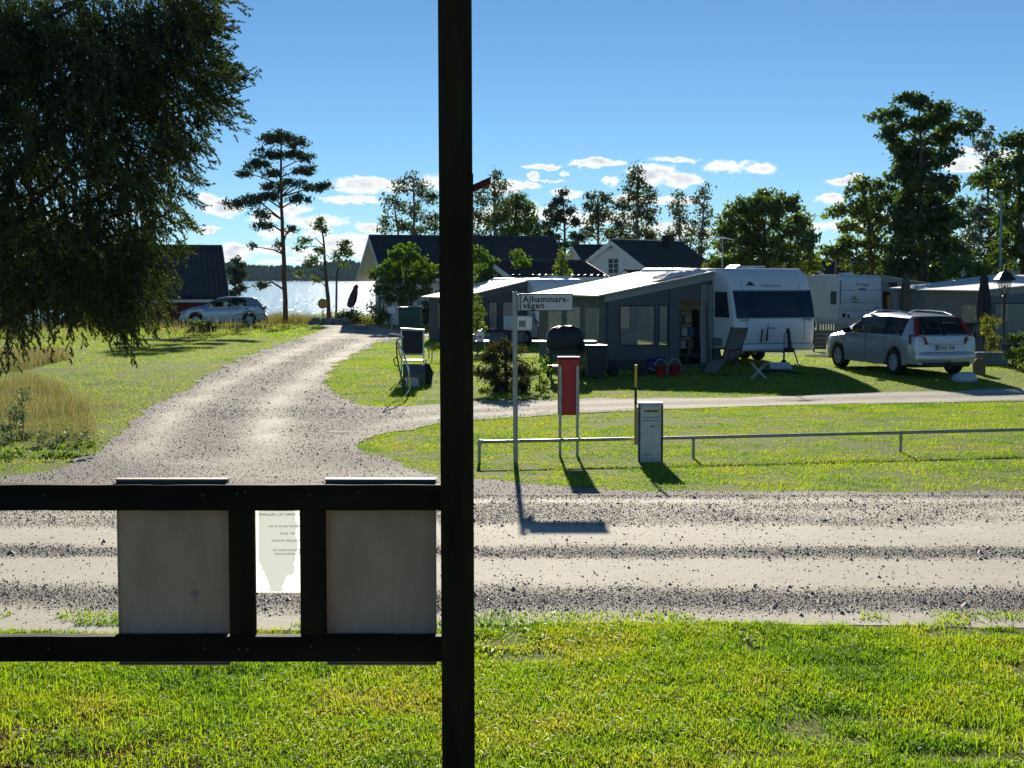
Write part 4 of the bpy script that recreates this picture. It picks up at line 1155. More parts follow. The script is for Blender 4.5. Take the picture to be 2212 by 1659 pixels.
def house(name, label, ridge, ang, length, half, eave, wallmat, roofmat, over=.35, end_over=.3, base=-.2, wins=(), gwins=(), group=None, tile=True, siding=True, plinth=.25):
    """ridge: world point of the near/left end of the ridge; local x runs along it, -y faces the camera"""
    root = empty(name, (ridge.x, ridge.y, 0), ang)
    tag(root, label, 'house', group)
    rz = ridge.z
    slope = (rz - eave) / half
    wh = half - over
    wz = eave + over * slope - .12
    m = MB()
    x0, x1 = end_over, length - end_over
    wall_holes(m, x0, x1, base, lambda x: wz, -wh, -wh + .15, [(a, b, c, d) for a, b, c, d in wins])
    m.prism([(x0, base), (x1, base), (x1, wz), (x0, wz)], wh - .15, wh, 'xz')
    # gable walls (yz) at both ends, with holes in the first one
    for gx_, sgn, hs in ((x0, 1, gwins), (x1, -1, ())):
        mm = MB(); mm.M = Matrix.Translation((gx_, 0, 0)) @ rotz(math.radians(-90))
        # mm local x -> world -y ; build wall spanning y
        top = lambda xx: (rz - .12) - abs(xx) * slope
        xs = sorted(set([-wh + .15, 0, wh - .15]))
        hs2 = [(a, b, c, d) for a, b, c, d in hs]
        wall_holes(mm, -wh + .152, 0, base, top, 0 if sgn > 0 else -.15, .15 if sgn > 0 else 0, hs2)
        wall_holes(mm, 0, wh - .152, base, top, 0 if sgn > 0 else -.15, .15 if sgn > 0 else 0, hs2)
        o = len(m.v); m.v += mm.v; m.f += [tuple(i + o for i in f) for f in mm.f]
    wall = m.build('wall', wallmat, root)
    if siding:
        sb = MB()
        z = base + .3
        while z < wz - .05:
            ok = [(x0, x1)]
            for a, b, c, d in wins:
                if c - .06 < z < d + .06:
                    ok = [s for seg in ok for s in ((seg[0], max(seg[0], a - .05)), (min(seg[1], b + .05), seg[1])) if s[1] - s[0] > .05]
            for a, b in ok: sb.box(a, -wh - .012, z, b, -wh - .001, z + .13)
            z += .15
        z = base + .3
        while z < rz - .3:
            hw = min(wh - .02, (rz - .16 - z - .13) / slope)
            if hw > .1:
                segs = [(-hw, hw)]
                for a, b, c, d in gwins:
                    if c - .08 < z + .06 < d + .08:
                        segs = [s for seg in segs for s in ((seg[0], min(seg[1], -b - .05)), (max(seg[0], -a + .05), seg[1])) if s[1] - s[0] > .05]
                for a, b in segs: sb.box(x0 - .012, a, z, x0 - .001, b, z + .13)
            z += .15
        b_ = sb.build('siding_boards', wallmat, wall); b_['kind'] = 'stuff'
    if plinth:
        MB().box(x0 - .02, -wh - .02, base - .6, x1 + .02, wh + .02, base + .02).build('plinth', STONE, root)
    # roof slabs
    r = MB()
    t = .10
    for sg in (-1, 1):
        p = [(sg * half, eave), (0, rz), (0, rz - t), (sg * half, eave - t)]
        r.prism(p, 0, length, 'yz')
    roof = r.build('roof', roofmat, root)
    if tile:
        for sg in (-1, 1):
            V, Fq = tiles(.02, length - .02, half, rz - eave, .34, .28, .05, .035)
            nrm = Vector((0, sg * (rz - eave), half)).normalized()
            y = sg * half * (1 - V[:, 1]) + nrm.y * (V[:, 2] + .012)
            z = eave + (rz - eave) * V[:, 1] + nrm.z * (V[:, 2] + .012)
            o = np_mesh('roof_tiles', np.column_stack([V[:, 0], y, z]), Fq if sg < 0 else Fq[:, ::-1], roofmat, roof)
            o['kind'] = 'stuff'
        # ridge caps one by one
        k = int(length / .38)
        cap = None
        for i in range(k):
            if cap is None:
                c = MB(); c.tube([(0, 0, 0), (.38, 0, .012)], [.115, .10], 8)
                cap = c.build('ridge_tile', roofmat, roof)
                cap.location = (i * length / k, 0, rz + .02)
            else:
                c = cap.copy(); COL.objects.link(c); c.location = (i * length / k, 0, rz + .02)
    for sg in (-1, 1):
        for xa, xb in ((.012, x0 - .015), (x1 + .002, length - .012)):
            b_ = MB(); b_.prism([(sg * (half - .01), eave - t - .004), (sg * .0, rz - t - .004), (sg * .0, rz - t - .02), (sg * (half - .01), eave - t - .02)], xa, xb, 'yz'); b_.build('soffit', TRIM, root)
        for xx in (-.03, length - .01):
            b_ = MB(); b_.prism([(sg * (half + .02), eave - .2), (sg * (half + .02), eave + .02), (0, rz + .03), (0, rz - .19)], xx, xx + .04, 'yz')
            b_.build('bargeboard', TRIM, root)
        MB().box(0.02, sg * (half + .0), eave - .16, length - .02, sg * (half + .025), eave - .01).build('fascia_board', TRIM, root)
    for (a, b, c, d) in wins:
        window(root, (a, b, c, d), lambda x, z, dd=0: (x, -wh - .014 + dd, z))
    for (a, b, c, d) in gwins:
        window(root, (a, b, c, d), lambda x, z, dd=0: (x0 - .014 + dd, -x, z))
    MB().box(x0 + .5, -wh + .5, base, x1 - .5, wh - .5, eave - .1).build('interior', DARKIN, root)
    return root

def window(root, rect, f, nx=2, nz=3):
    a, b, c, d = rect
    def slab(m, xa, xb, za, zb, t0, t1):
        pts = [f(x, z, t) for t in (t0, t1) for x, z in ((xa, za), (xb, za), (xb, zb), (xa, zb))]
        m.add(pts, [(0, 1, 2, 3), (7, 6, 5, 4), (0, 4, 5, 1), (1, 5, 6, 2), (2, 6, 7, 3), (3, 7, 4, 0)])
    m = MB()
    w = .06
    slab(m, a - w, b + w, d, d + w, -.025, .06); slab(m, a - w, b + w, c - w, c, -.04, .06)
    slab(m, a - w, a, c, d, -.025, .06); slab(m, b, b + w, c, d, -.025, .06)
    fr = m.build('window', TRIM, root)
    for i in range(1, nx):
        x = a + (b - a) * i / nx; m = MB(); slab(m, x - .016, x + .016, c, d, .0, .05); m.build('glazing_bar', TRIM, fr)
    for j in range(1, nz):
        z = c + (d - c) * j / nz; m = MB(); slab(m, a, b, z - .014, z + .014, .002, .048); m.build('glazing_bar', TRIM, fr)
    m = MB(); slab(m, a, b, c, d, .06, .066); m.build('pane', PANE, fr)
    m = MB(); slab(m, a + (b - a) * .55, b - .03, c + .03, d, .09, .1); m.build('curtain', paint('curtain_white', (.6, .57, .5), .9), fr)

A17 = math.radians(17)
hA = house('white_house', 'white lakeside house with dark tiled roof and open gable', P(797, 512, 82), A17, 10.4, 3.3, 2.38, WHITE, ROOFD, over=.6, end_over=.9, base=-.3,
           wins=[(5.6, 6.6, .9, 1.95), (8.2, 9.0, .9, 1.95)], gwins=[(-1.9, -.3, -.1, 1.85), (.4, 1.5, -.1, 1.85)])
hB = house('white_house', 'white gabled house with small paned window and black roof', P(1320, 521, 75), math.radians(52), 6.7, 2.55, 2.5, WHITE, ROOFD, over=.3, end_over=.25, base=-.2, gwins=[(-.3, .28, 2.62, 3.32)])
MB().box(4.3, -.62, 3.4, 4.75, -.2, 4.55).build('chimney', paint('chimney_black', (.03, .03, .03), .7), hB)
hC = house('low_outbuilding', 'low outbuilding with brown pantiles catching the sun', P(1062, 567, 64), A17, 4.15, 2.75, 2.44, WHITE, ROOFR, over=.3, base=-.1, siding=False)
hM = house('dark_roof_house', 'dark roofed house half hidden between the two white houses', P(1236, 532, 94), A17, 6.0, 3.0, 2.7, WHITE, ROOFD, base=-.2, siding=False)
pD = P(480, 534, 88)
hD = house('red_cottage', 'red boarded cottage with steep dark roof behind the hatchback', Vector((pD.x - 9 * math.cos(A17), pD.y - 9 * math.sin(A17), pD.z)), A17, 9.0, 3.25, 1.22, RED, ROOFD, over=.35, base=-1.0, siding=False)
hE = house('brown_roof_house', 'house with brown roof behind the rear of the older caravan', P(1748, 566, 92), math.radians(8), 8.2, 3.2, 2.45, RED, paint('brown_sheet_roof', (.05, .04, .045), .5, var=.25), base=-.1, siding=False, tile=True)
# little porch gable of the white gabled house
pp = P(1351, 587, 70)
hP = house('porch', 'small white porch gable below the paned window', pp, math.radians(52), 2.0, .95, pp.z - .42, WHITE, ROOFD, over=.2, end_over=.12, base=-.1, siding=False, plinth=0)
hP['category'] = 'porch'
# chimneys behind the caravans
for vx, vy, d, lb in ((1816, 558, 88, 'dark chimney with cowl on the brown roofed house'),):
    p = P(vx, vy, d)
    c = MB(); c.box(-.28, -.28, -1.6, .28, .28, 0, .01); c.box(-.35, -.35, 0, .35, .35, .07)
    r = empty('chimney_stack', (p.x, p.y, p.z)); tag(r, lb, 'chimney'); c.build('stack', paint('chimney_black', (.03, .03, .03), .7), r)
    MB().lathe([(.12, .07), (.12, .2), (.2, .22), (.02, .3)], 10).build('cowl', BLACK, r)

# ------------------------------------------------------------------ caravans and awnings
GEL = paint('caravan_white', (.82, .82, .81), .35, var=.05, scale=1.5, coat=.2)
GEL2 = paint('caravan_cream', (.74, .74, .71), .4, var=.06, scale=1.5)
SEAM = paint('seam_grey', (.22, .23, .24), .6)
DGLASS = paint('tinted_acrylic', (.012, .022, .04), .12, var=.2, spec=.6)
CHROME = paint('chrome', (.6, .61, .63), .18, metal=1.0)
STEEL = paint('galvanised_steel', (.36, .37, .37), .45, metal=.7, var=.15, scale=8)
TYRE = paint('tyre_rubber', (.02, .02, .02), .85)
GREYTXT = paint('grey_lettering', (.22, .23, .25), .6)

def prof_at(prof, z):
    for (y0, z0), (y1, z1) in zip(prof, prof[1:]):
        if min(z0, z1) <= z <= max(z0, z1) and z1 != z0:
            t = (z - z0) / (z1 - z0); return y0 + (y1 - y0) * t
    return prof[-1][0]

def caravan_shell(root, W, L_, front, back, mat, R=.13):
    """front/back: list of (y, z) from the floor up (front y near 0, back y near L_)"""
    outline = front + back[::-1]
    cy, cz = L_ / 2, 1.5
    m = MB()
    rings = []
    for k in range(7):
        a = k / 6 * math.pi / 2
        x = R * (1 - math.sin(a)); ins = R * (1 - math.cos(a))
        rings.append((R - R * math.sin(math.pi / 2 - a), ins))
    st = []
    for k in range(6):
        a = math.pi / 2 * k / 5
        st.append((R * (1 - math.cos(a)), R * (1 - math.sin(a))))
    xs = st + [(W - x, i) for x, i in st[::-1]]
    rr = []
    for x, ins in xs:
        rr.append([(x, cy + (y - cy) * (1 - ins / (L_ / 2)), cz + (z - cz) * (1 - ins / 1.3)) for y, z in outline])
    m.rings(rr)
    return m.build('body', mat, root, smooth=True)

def front_strip(prof, z0, z1, x0, x1, off, n=8, ins=None, W=2.3, R=.13, sgn=-1):
    """patch lying on a curved end of the body, off metres proud"""
    m = MB()
    zs = np.linspace(z0, z1, n + 1)
    ring = []
    for z in zs:
        y = prof_at(prof, z)
        ring.append([(x0, y + sgn * off, z), (x1, y + sgn * off, z)])
    ring2 = [[(x0, y_ - sgn * (off + .004), z), (x1, y_ - sgn * (off + .004), z)] for ((_, y_, z), _2) in [(r[0], 0) for r in ring]]
    vs = [p for r in ring for p in r] + [p for r in ring2 for p in r]
    k = len(zs); fs = []
    for i in range(k - 1):
        fs.append((2 * i, 2 * i + 1, 2 * i + 3, 2 * i + 2))
        fs.append((2 * i, 2 * i + 2, 2 * k + 2 * i + 2, 2 * k + 2 * i)); fs.append((2 * i + 1, 2 * k + 2 * i + 1, 2 * k + 2 * i + 3, 2 * i + 3))
    fs.append((0, 2 * k, 2 * k + 1, 1)); fs.append((2 * k - 2, 2 * k - 1, 4 * k - 1, 4 * k - 2))
    m.add(vs, fs)
    return m

def wheel_at(root, x, y, z, r, w, rimmat=None):
    m = MB(); m.M = Matrix.Translation((x, y, z)) @ Matrix.Rotation(math.pi / 2, 4, 'Y')
    m.lathe([(r * .6, -w / 2), (r * .94, -w / 2), (r, -w / 2 + .03), (r, w / 2 - .03), (r * .94, w / 2), (r * .6, w / 2)], 20, cap=False)
    wl = m.build('wheel', TYRE, root, smooth=True)
    m = MB(); m.M = Matrix.Translation((x, y, z)) @ Matrix.Rotation(math.pi / 2, 4, 'Y')
    m.lathe([(.02, -w / 2 - .006), (r * .58, -w / 2 - .002), (r * .62, -w / 2 + .02), (r * .62, w / 2 - .02), (r * .58, w / 2 + .002), (.02, w / 2 + .006)], 16)
    m.build('rim', rimmat or STEEL, wl, smooth=True)

TH = math.radians(20)
def pick(origin, th, x, y):
    c, s = math.cos(th), math.sin(th)
    return Vector((origin.x + c * x - s * y, origin.y + s * x + c * y, 0))

# --- the big white caravan, nose towards the camera
FR = [(.34, .40), (.12, .48), (.05, .62), (.0, .95), (.03, 1.28), (.12, 1.6), (.26, 1.95), (.42, 2.28), (.58, 2.46), (.85, 2.57)]
BK = [(6.5, .42), (6.55, .6), (6.55, 2.2), (6.4, 2.5), (6.1, 2.6)]
c1 = P(1588, 770, 41.5); O1 = Vector((c1.x, c1.y, 0))
cv = empty('caravan', (O1.x, O1.y, g1(O1.x, O1.y)), TH)
tag(cv, 'big white modern caravan with dark wraparound front window', 'caravan')
W1 = 2.5
cv.scale = (1, 1, 1.035)
body = caravan_shell(cv, W1, 6.55, FR, BK, GEL, .16)
front_strip(FR, 1.26, 1.99, .05, W1 - .05, .012).build('window_band', paint('dark_blue_panel', (.012, .028, .055), .25), cv, smooth=True)
fw = front_strip(FR, 1.31, 1.88, .52, W1 - .42, .03).build('front_window', DGLASS, cv, smooth=True)
front_strip(FR, 1.36, 1.83, .66, W1 - .58, .036).build('inner_pane', paint('inner_acrylic', (.02, .035, .055), .08), fw, smooth=True)
for xx in (-.005, W1 - .012):
    m = MB(); m.prism([(.34, 1.27), (1.2, 1.27), (1.2, 1.95), (.50, 1.95)], xx, xx + .017, 'yz'); m.build('side_window', DGLASS, cv)
    m = MB(); m.prism([(.75, .5), (1.55, .5), (1.55, .72), (.75, .72)], xx, xx + .017, 'yz'); m.build('service_hatch', SEAM, cv)
for xx in (.36, W1 - .37):
    front_strip(FR, .56, 2.5, xx, xx + .012, .006, 14).build('panel_seam', SEAM, cv)
front_strip(FR, 1.255, 1.275, .14, W1 - .14, .02, 1).build('panel_seam', SEAM, cv)
front_strip(FR, .58, .60, .14, W1 - .14, .012, 1).build('panel_seam', SEAM, cv)
front_strip(FR, 1.965, 1.985, .14, W1 - .14, .012, 1).build('panel_seam', SEAM, cv)
for xx in (.14, W1 - .42):
    y = prof_at(FR, 1.22)
    MB().box(xx, y - .045, 1.19, xx + .28, y - .005, 1.24, .012).build('grab_handle', CHROME, cv)
for xx in (.18, W1 - .60):
    y = prof_at(FR, .5)
    MB().box(xx, y - .06, .44, xx + .42, y - .01, .53, .02).build('bumper_grille', BLACK, cv)
MB().box(.04, .0, .40, W1 - .04, .12, .56, .04).build('front_bumper', GEL, cv)
MB().box(1.05, -.012, .98, 1.22, .01, 1.015).build('badge', GREYTXT, cv)
m = MB(); y = prof_at(FR, 2.14)
m.M = Matrix.Translation((.62, y - .035, 2.12)) @ Matrix.Rotation(-.38, 4, 'X')
m.prism([(-.14, 0), (.14, 0), (.0, .12)], 0, .012, 'xz'); m.build('emblem', paint('emblem_blue', (.03, .04, .06), .5), cv)
text('maker_lettering', 'Wilkoverberg', .105, GREYTXT, cv, Matrix.Translation((.95, prof_at(FR, 2.1) - .03, 2.08)) @ Matrix.Rotation(-.38, 4, 'X') @ XZ)
# chassis
m = MB(); m.tube([(.35, .6, .40), (1.1, -.75, .42)], .04, 6); m.tube([(W1 - .35, .6, .40), (1.2, -.75, .42)], .04, 6)
m.build('drawbar', STEEL, cv)
m = MB(); m.tube([(1.15, -.6, .1), (1.15, -.62, .85)], .03, 8); m.tube([(1.15, -.62, .85), (1.15, -.75, .95)], .02, 6); m.build('jockey_stem', STEEL, cv)
wheel_at(cv, 1.15, -.6, .10, .10, .07)
m = MB(); m.box(1.05, -1.0, .40, 1.25, -.72, .52, .03); m.tube([(1.15, -.9, .5), (1.17, -.8, .9), (1.17, -.75, 1.0)], [.06, .05, .05], 8); m.build('coupling', BLACK, cv)
m = MB(); m.tube([(.78, -.02, .62), (.80, -.05, .98)], .022, 6); m.tube([(.95, -.02, .66), (.97, -.06, 1.1)], [.03, .012], 6); m.build('lever', BLACK, cv)
for yy in (2.9, 3.7):
    for xx in (.2, W1 - .2): wheel_at(cv, xx, yy, .32, .32, .2)
for xx in (.3, W1 - .3):
    for yy in (.7, 5.9): 
        m = MB(); m.tube([(xx, yy, .42), (xx, yy - .25, .03)], .025, 6); m.box(xx - .08, yy - .33, .0, xx + .08, yy - .17, .03); m.build('corner_steady', STEEL, cv)
# roof gear
m = MB(); m.box(.9, 1.3, 2.6, 1.6, 1.9, 2.64); m.build('roof_hatch', GEL, cv)
m = MB(); m.M = Matrix.Translation((.9, 1.35, 2.64)) @ Matrix.Rotation(math.radians(-28), 4, 'Y') @ Matrix.Translation((-.62, 0, .0)); m.box(0, 0, 0, .62, .6, .045, .02); m.build('raised_hatch_lid', paint('hatch_acrylic', (.6, .65, .66), .3), cv)
m = MB(); m.tube([(.95, 2.6, 2.6), (.95, 2.6, 3.42)], .018, 6); m.build('aerial_mast', STEEL, cv)
m = MB(); m.box(.72, 2.54, 3.40, 1.02, 2.66, 3.46, .02); m.tube([(.3, 2.6, 3.32), (.78, 2.6, 3.43)], [.012, .02], 6); m.tube([(1.0, 2.6, 3.43), (1.35, 2.6, 3.36)], [.02, .01], 6); m.build('aerial', paint('aerial_white', (.7, .7, .7), .5), cv)

# --- awnings
CLOTH_W = paint('awning_roof', (.78, .75, .68), .7, var=.06, scale=1.2, bump=.25, bscale=3)
CLOTH_G = paint('awning_grey', (.13, .128, .125), .85, var=.14, scale=2, bump=.2, bscale=6)
CLOTH_LG = paint('awning_light_grey', (.40, .385, .36), .85, var=.1, scale=2, bump=.2, bscale=6)
CLOTH_D = paint('awning_navy', (.03, .035, .045), .8, var=.2)
FILM = glassmat('awning_film', (.90, .88, .82), .66, .3, (.50, .48, .43))
TRIMBLK_ = paint('car_black_trim', (.015, .015, .017), .45)
POLE = paint('awning_pole', (.5, .5, .5), .4, metal=.6)

def roof_sheet(m, x0, x1, y0, y1, zf, t=.02, nx=14, ny=10, sag=.04):
    """sagging cloth sheet; zf(x, y)"""
    def zz(i, j):
        u, v = i / nx, j / ny
        return zf(x0 + (x1 - x0) * u, y0 + (y1 - y0) * v) - sag * math.sin(math.pi * u) * (.4 + .6 * abs(math.sin(3 * math.pi * v)))
    top = [[(x0 + (x1 - x0) * i / nx, y0 + (y1 - y0) * j / ny, zz(i, j)) for i in range(nx + 1)] for j in range(ny + 1)]
    o = [p for r in top for p in r]; n = nx + 1
    bot = [(x, y, z - t) for x, y, z in o]
    k = len(o); fs = []
    for j in range(ny):
        for i in range(nx):
            a = j * n + i
            fs.append((a, a + 1, a + n + 1, a + n)); fs.append((k + a, k + a + n, k + a + n + 1, k + a + 1))
    ed = [i for i in range(n)] + [j * n + nx for j in range(1, ny + 1)] + [ny * n + i for i in range(nx - 1, -1, -1)] + [j * n for j in range(ny - 1, 0, -1)]
    for a, b in zip(ed, ed[1:] + ed[:1]): fs.append((a, k + a, k + b, b))
    m.add(o + bot, fs)

def awning(name, label, origin, th, depth, y0, y1, zin, zout, fwins, swins, door=None, wall=CLOTH_G, roofm=CLOTH_W, valance=.22, left=True, group=None, skirt=.22, tall_gap=0.0, panel=None):
    """leans on a caravan side at local x = 0 and runs out to x = -depth (left) ; front wall at y0"""
    sg = -1 if left else 1
    root = empty(name, (origin.x, origin.y, g1(origin.x, origin.y)), th); tag(root, label, 'awning', group)
    zt = lambda x: zin + (zout - zin) * abs(x) / depth
    X0, X1 = (-depth, 0) if left else (0, depth)
    m = MB()
    holes = list(fwins) + ([door] if door else [])
    wall_holes(m, X0, X1, skirt, lambda x: zt(x) - valance, y0, y0 + .012, holes)
    m.build('front_wall', wall, root)
    m = MB(); wall_holes(m, X0, X1, 0.0, lambda x: skirt - .003, y0 + .004, y0 + .014, [(door[0], door[1], -.01, skirt + .1)] if door else [])
    m.build('mud_skirt', CLOTH_D, root)
    m = MB(); m.prism([(X0, zt(X0) - valance), (X1, zt(X1) - valance), (X1, zt(X1) - .01), (X0, zt(X0) - .01)], y0 - .004, y0 + .010, 'xz')
    m.build('gable_panel', panel or CLOTH_LG, root)
    for a, b, c, d in fwins:
        w = MB(); w.box(a, y0 + .003, c, b, y0 + .008, d); w.build('window_film', FILM, root)
        e = MB()
        for (xa, xb, za, zb) in ((a - .03, b + .03, d, d + .03), (a - .03, b + .03, c - .03, c), (a - .03, a, c, d), (b, b + .03, c, d)): e.box(xa, y0 - .008, za, xb, y0 - .001, zb)
        e.build('window_edge', CLOTH_D, root)
    for xx in np.arange(X0 + .06, X1, .62):
        if not any(h[0] - .05 < xx < h[1] + .05 for h in holes):
            MB().box(xx - .012, y0 - .006, skirt, xx + .012, y0 - .0005, zt(xx) - valance - .01).build('seam', CLOTH_D, root)
    for xx in np.linspace(X0 + .1, X1 - .15, 5):
        mp_ = MB(); mp_.tube([(xx, y0 - .02, .16), (xx - .02, y0 - .16, .0)], .006, 4); mp_.tube([(xx - .02, y0 - .15, -.04), (xx - .02, y0 - .18, .05)], .008, 4); mp_.build('peg_strap', TRIMBLK_, root)
    gy_ = MB(); gy_.tube([(sg * (depth + .26), y0 - .1, zt(depth) - .02), (sg * (depth + .9), y0 - .9, .0)], .006, 4); gy_.build('guy_rope', POLE, root)
    # outer long side and back wall
    xo = sg * depth
    for nm, rect in (('side_wall', (xo, y0, y1, swins)),):
        m = MB(); m.M = Matrix.Translation((xo, 0, 0)) @ rotz(math.pi / 2)
        wall_holes(m, y0 + .013, y1, .0, lambda x: zout - .06, -.012, .0, swins); m.build('side_wall', wall, root)
        for a, b, c, d in swins:
            w = MB(); w.M = m.M; w.box(a, -.009, c, b, -.004, d); w.build('window_film', FILM, root)
    m = MB(); bw = []
    n = max(1, int(depth / 1.1))
    for i in range(n):
        xa = X0 + depth * (i + .18) / n; xb = X0 + depth * (i + .82) / n; bw.append((xa, xb, .85, 1.6))
    wall_holes(m, X0 + .014, X1, 0, lambda x: zt(x) - .05, y1 - .012, y1, bw); m.build('back_wall', wall, root)
    for a, b, c, d in bw: 
        w = MB(); w.box(a, y1 - .009, c, b, y1 - .004, d); w.build('window_film', FILM, root)
    m = MB(); roof_sheet(m, X0 + sg * .0 - (.28 if left else 0), X1 + (0 if left else .28), y0 - .14, y1 + .1, lambda x, y: zt(x) + .02); rf = m.build('roof', roofm, root, smooth=True)
    m = MB(); m.tube([(sg * (depth + .28), y0 - .14, zt(depth + .28)), (0, y0 - .14, zt(0) + .02)], .022, 6); m.build('roof_piping', roofm, rf)
    m = MB(); m.tube([(sg * (depth + .28), y0 - .14, zt(depth + .28)), (sg * (depth + .28), y1 + .1, zt(depth + .28))], .022, 6); m.build('roof_piping', roofm, rf)
    for xx in (X0 + .05 if left else X1 - .05, (X0 + X1) / 2):
        for yy in (y0 + .06, y1 - .06):
            m = MB(); m.tube([(xx, yy, 0.0), (xx, yy, zt(xx) - .06)], .014, 6); m.build('pole', POLE, root)
    # groundsheet inside
    MB().box(X0 + .05, y0 + .1, .004, X1 - .02, y1 - .1, .012).build('groundsheet', paint('groundsheet', (.05, .055, .06), .9), root)
    return root

aw1 = awning('awning', 'grey awning with white roof and open door on the big caravan', O1, TH, 3.25, 1.35, 6.3, 2.56, 1.96,
             [(-2.78, -1.78, .58, 1.62), (-1.62, -1.38, .56, 1.64)], [(1.75, 2.75, .45, 1.58), (3.1, 4.1, .45, 1.58), (4.5, 5.6, .45, 1.58)], door=(-1.0, -.28, .02, 1.78))
# loose door flap and curtain, brace poles seen through the film
m = MB()
n = 14
rr = []
for i in range(n + 1):
    t = i / n
    rr.append([(-.28 + .42 * t * .6 + .02 * math.sin(9 * t), 1.33 - .06 * math.sin(7 * t), 1.8 - .2 * t), (-.28 + .55 * t, 1.30 - .08 * math.sin(8 * t), .03)])
vs = [p for r in rr for p in r]
m.add(vs, [(2 * i, 2 * i + 1, 2 * i + 3, 2 * i + 2) for i in range(n)]); m.build('door_flap', CLOTH_G, aw1, smooth=True)
m = MB(); vs = []
for i in range(17):
    x = -.02 - .34 * i / 16; vs += [(x, 1.30 + .03 * math.sin(i * 2.4), 2.2), (x, 1.28 + .04 * math.sin(i * 2.1), .05)]
m.add(vs, [(2 * i, 2 * i + 1, 2 * i + 3, 2 * i + 2) for i in range(16)]); m.build('side_curtain', CLOTH_LG, aw1, smooth=True)
for (a, b) in (((-2.7, 1.45, .82), (-1.75, 1.45, .80)), ((-2.7, 1.46, .74), (-1.75, 1.46, .72)), ((-3.18, 1.9, 1.0), (-3.18, 2.7, .45))):
    m = MB(); m.tube([a, b], .012, 6); m.build('brace_pole', POLE, aw1)
for i in range(8):
    m = MB(); m.lathe([(.016, 0), (.016, .006), (.006, .012)], 8); o = m.build('press_stud', CHROME, aw1, loc=None)
    o.location = (-3.02, 1.343, .35 + i * .19); o.rotation_euler = (math.pi / 2, 0, 0)
MB().box(-.98, 1.9, 0.0, -.42, 2.4, .02).build('door_mat', CLOTH_D, aw1)
# folded quilt airing on the roof
q = MB(); rr = []
for i in range(13):
    t = i / 12; a = 2 * math.pi * t
    pass
pq = pick(O1, TH, -.62, 2.1)
q.M = Matrix.Translation((pq.x, pq.y, 2.43)) @ rotz(TH)
pts = []
NN, MM = 22, 10
for j in range(MM + 1):
    for i in range(NN + 1):
        u = -.75 + 1.5 * i / NN; v = -.5 + 1.0 * j / MM
        e = min(1, 6 * min(i / NN, 1 - i / NN, j / MM, 1 - j / MM))
        pts.append((u, v, u * .16 + .04 + .11 * e + .02 * math.sin(u * 23 + v * 5) * e + .015 * math.sin(v * 31 + u * 7)))
q.add(pts, [(j * (NN + 1) + i, j * (NN + 1) + i + 1, (j + 1) * (NN + 1) + i + 1, (j + 1) * (NN + 1) + i) for j in range(MM) for i in range(NN)])
tag(q.build('quilt', paint('quilt_cotton', (.72, .68, .70), .9, var=.15, scale=9), None, smooth=True), 'pale quilt laid out on the awning roof of the big caravan', 'quilt')

# shelf unit with crockery just inside the door
ps = pick(O1, TH, -.55, 1.85)
sh = empty('shelf_unit', (ps.x, ps.y, .012), TH); tag(sh, 'dark fabric shelf unit standing inside the open awning door', 'shelf')
m = MB(); m.box(-.3, -.2, 0, -.27, .2, 1.5); m.box(.27, -.2, 0, .3, .2, 1.5); m.build('side_panel', CLOTH_D, sh)
for z in (.05, .4, .75, 1.1, 1.45): MB().box(-.265, -.2, z, .265, .2, z + .02).build('shelf', CLOTH_D, sh)
for i, (x, z, c) in enumerate(((-.15, .421, (.4, .38, .35)), (.1, .421, (.25, .1, .08)), (-.1, .771, (.5, .5, .48)), (.12, .771, (.1, .15, .2)), (0, 1.121, (.35, .3, .2)))):
    b = MB(); b.box(-.09, -.1, 0, .09, .1, .2, .01); b.box(-.095, -.105, .2, .095, .105, .225)
    M_ = Matrix.Translation((ps.x, ps.y, .012)) @ rotz(TH) @ Vector((x, 0, z))
    o = b.build('storage_box', paint('box_%d' % i, c, .6), None, loc=M_); o.rotation_euler = (0, 0, TH)
    tag(o, ['light grey box on the second shelf inside the awning', 'brown box on the second shelf inside the awning', 'white box on the third shelf inside the awning', 'blue black box on the third shelf inside the awning', 'tan box on the upper shelf inside the awning'][i], 'box', 'boxes on the awning shelves')

# --- second caravan, behind and left
O2v = P(1158, 725, 56); O2 = Vector((O2v.x, O2v.y, 0))
FR2 = [(.2, .36), (.05, .5), (.0, .9), (.04, 1.3), (.2, 1.75), (.4, 2.15), (.7, 2.33), (1.0, 2.36)]
BK2 = [(5.4, .4), (5.45, .6), (5.45, 2.1), (5.3, 2.34), (5.0, 2.38)]
cv2 = empty('caravan', (O2.x, O2.y, 0), TH); tag(cv2, 'pale grey caravan behind the street sign', 'caravan')
W2 = 2.2
caravan_shell(cv2, W2, 5.45, FR2, BK2, GEL, .14)
front_strip(FR2, 1.3, 1.85, .3, W2 - .3, .02).build('front_window', DGLASS, cv2, smooth=True)
front_strip(FR2, .60, .62, .14, W2 - .14, .012, 1).build('panel_seam', SEAM, cv2)
front_strip(FR2, 1.18, 1.2, .14, W2 - .14, .012, 1).build('panel_seam', SEAM, cv2)
for xx in (.2, W2 - .2): wheel_at(cv2, xx, 2.9, .30, .30, .18)
m = MB(); m.tube([(.4, .5, .38), (1.05, -.9, .42)], .04, 6); m.tube([(W2 - .4, .5, .38), (1.15, -.9, .42)], .04, 6); m.tube([(1.1, -.7, .02), (1.1, -.7, .8)], .03, 6); m.build('drawbar', STEEL, cv2)
MB().box(.6, .9, 2.37, 1.1, 1.4, 2.45, .03).build('roof_hatch', GEL, cv2)
MB().box(1.4, 1.6, 2.38, 2.1, 2.6, 2.47, .04).build('roof_hatch', GEL, cv2)
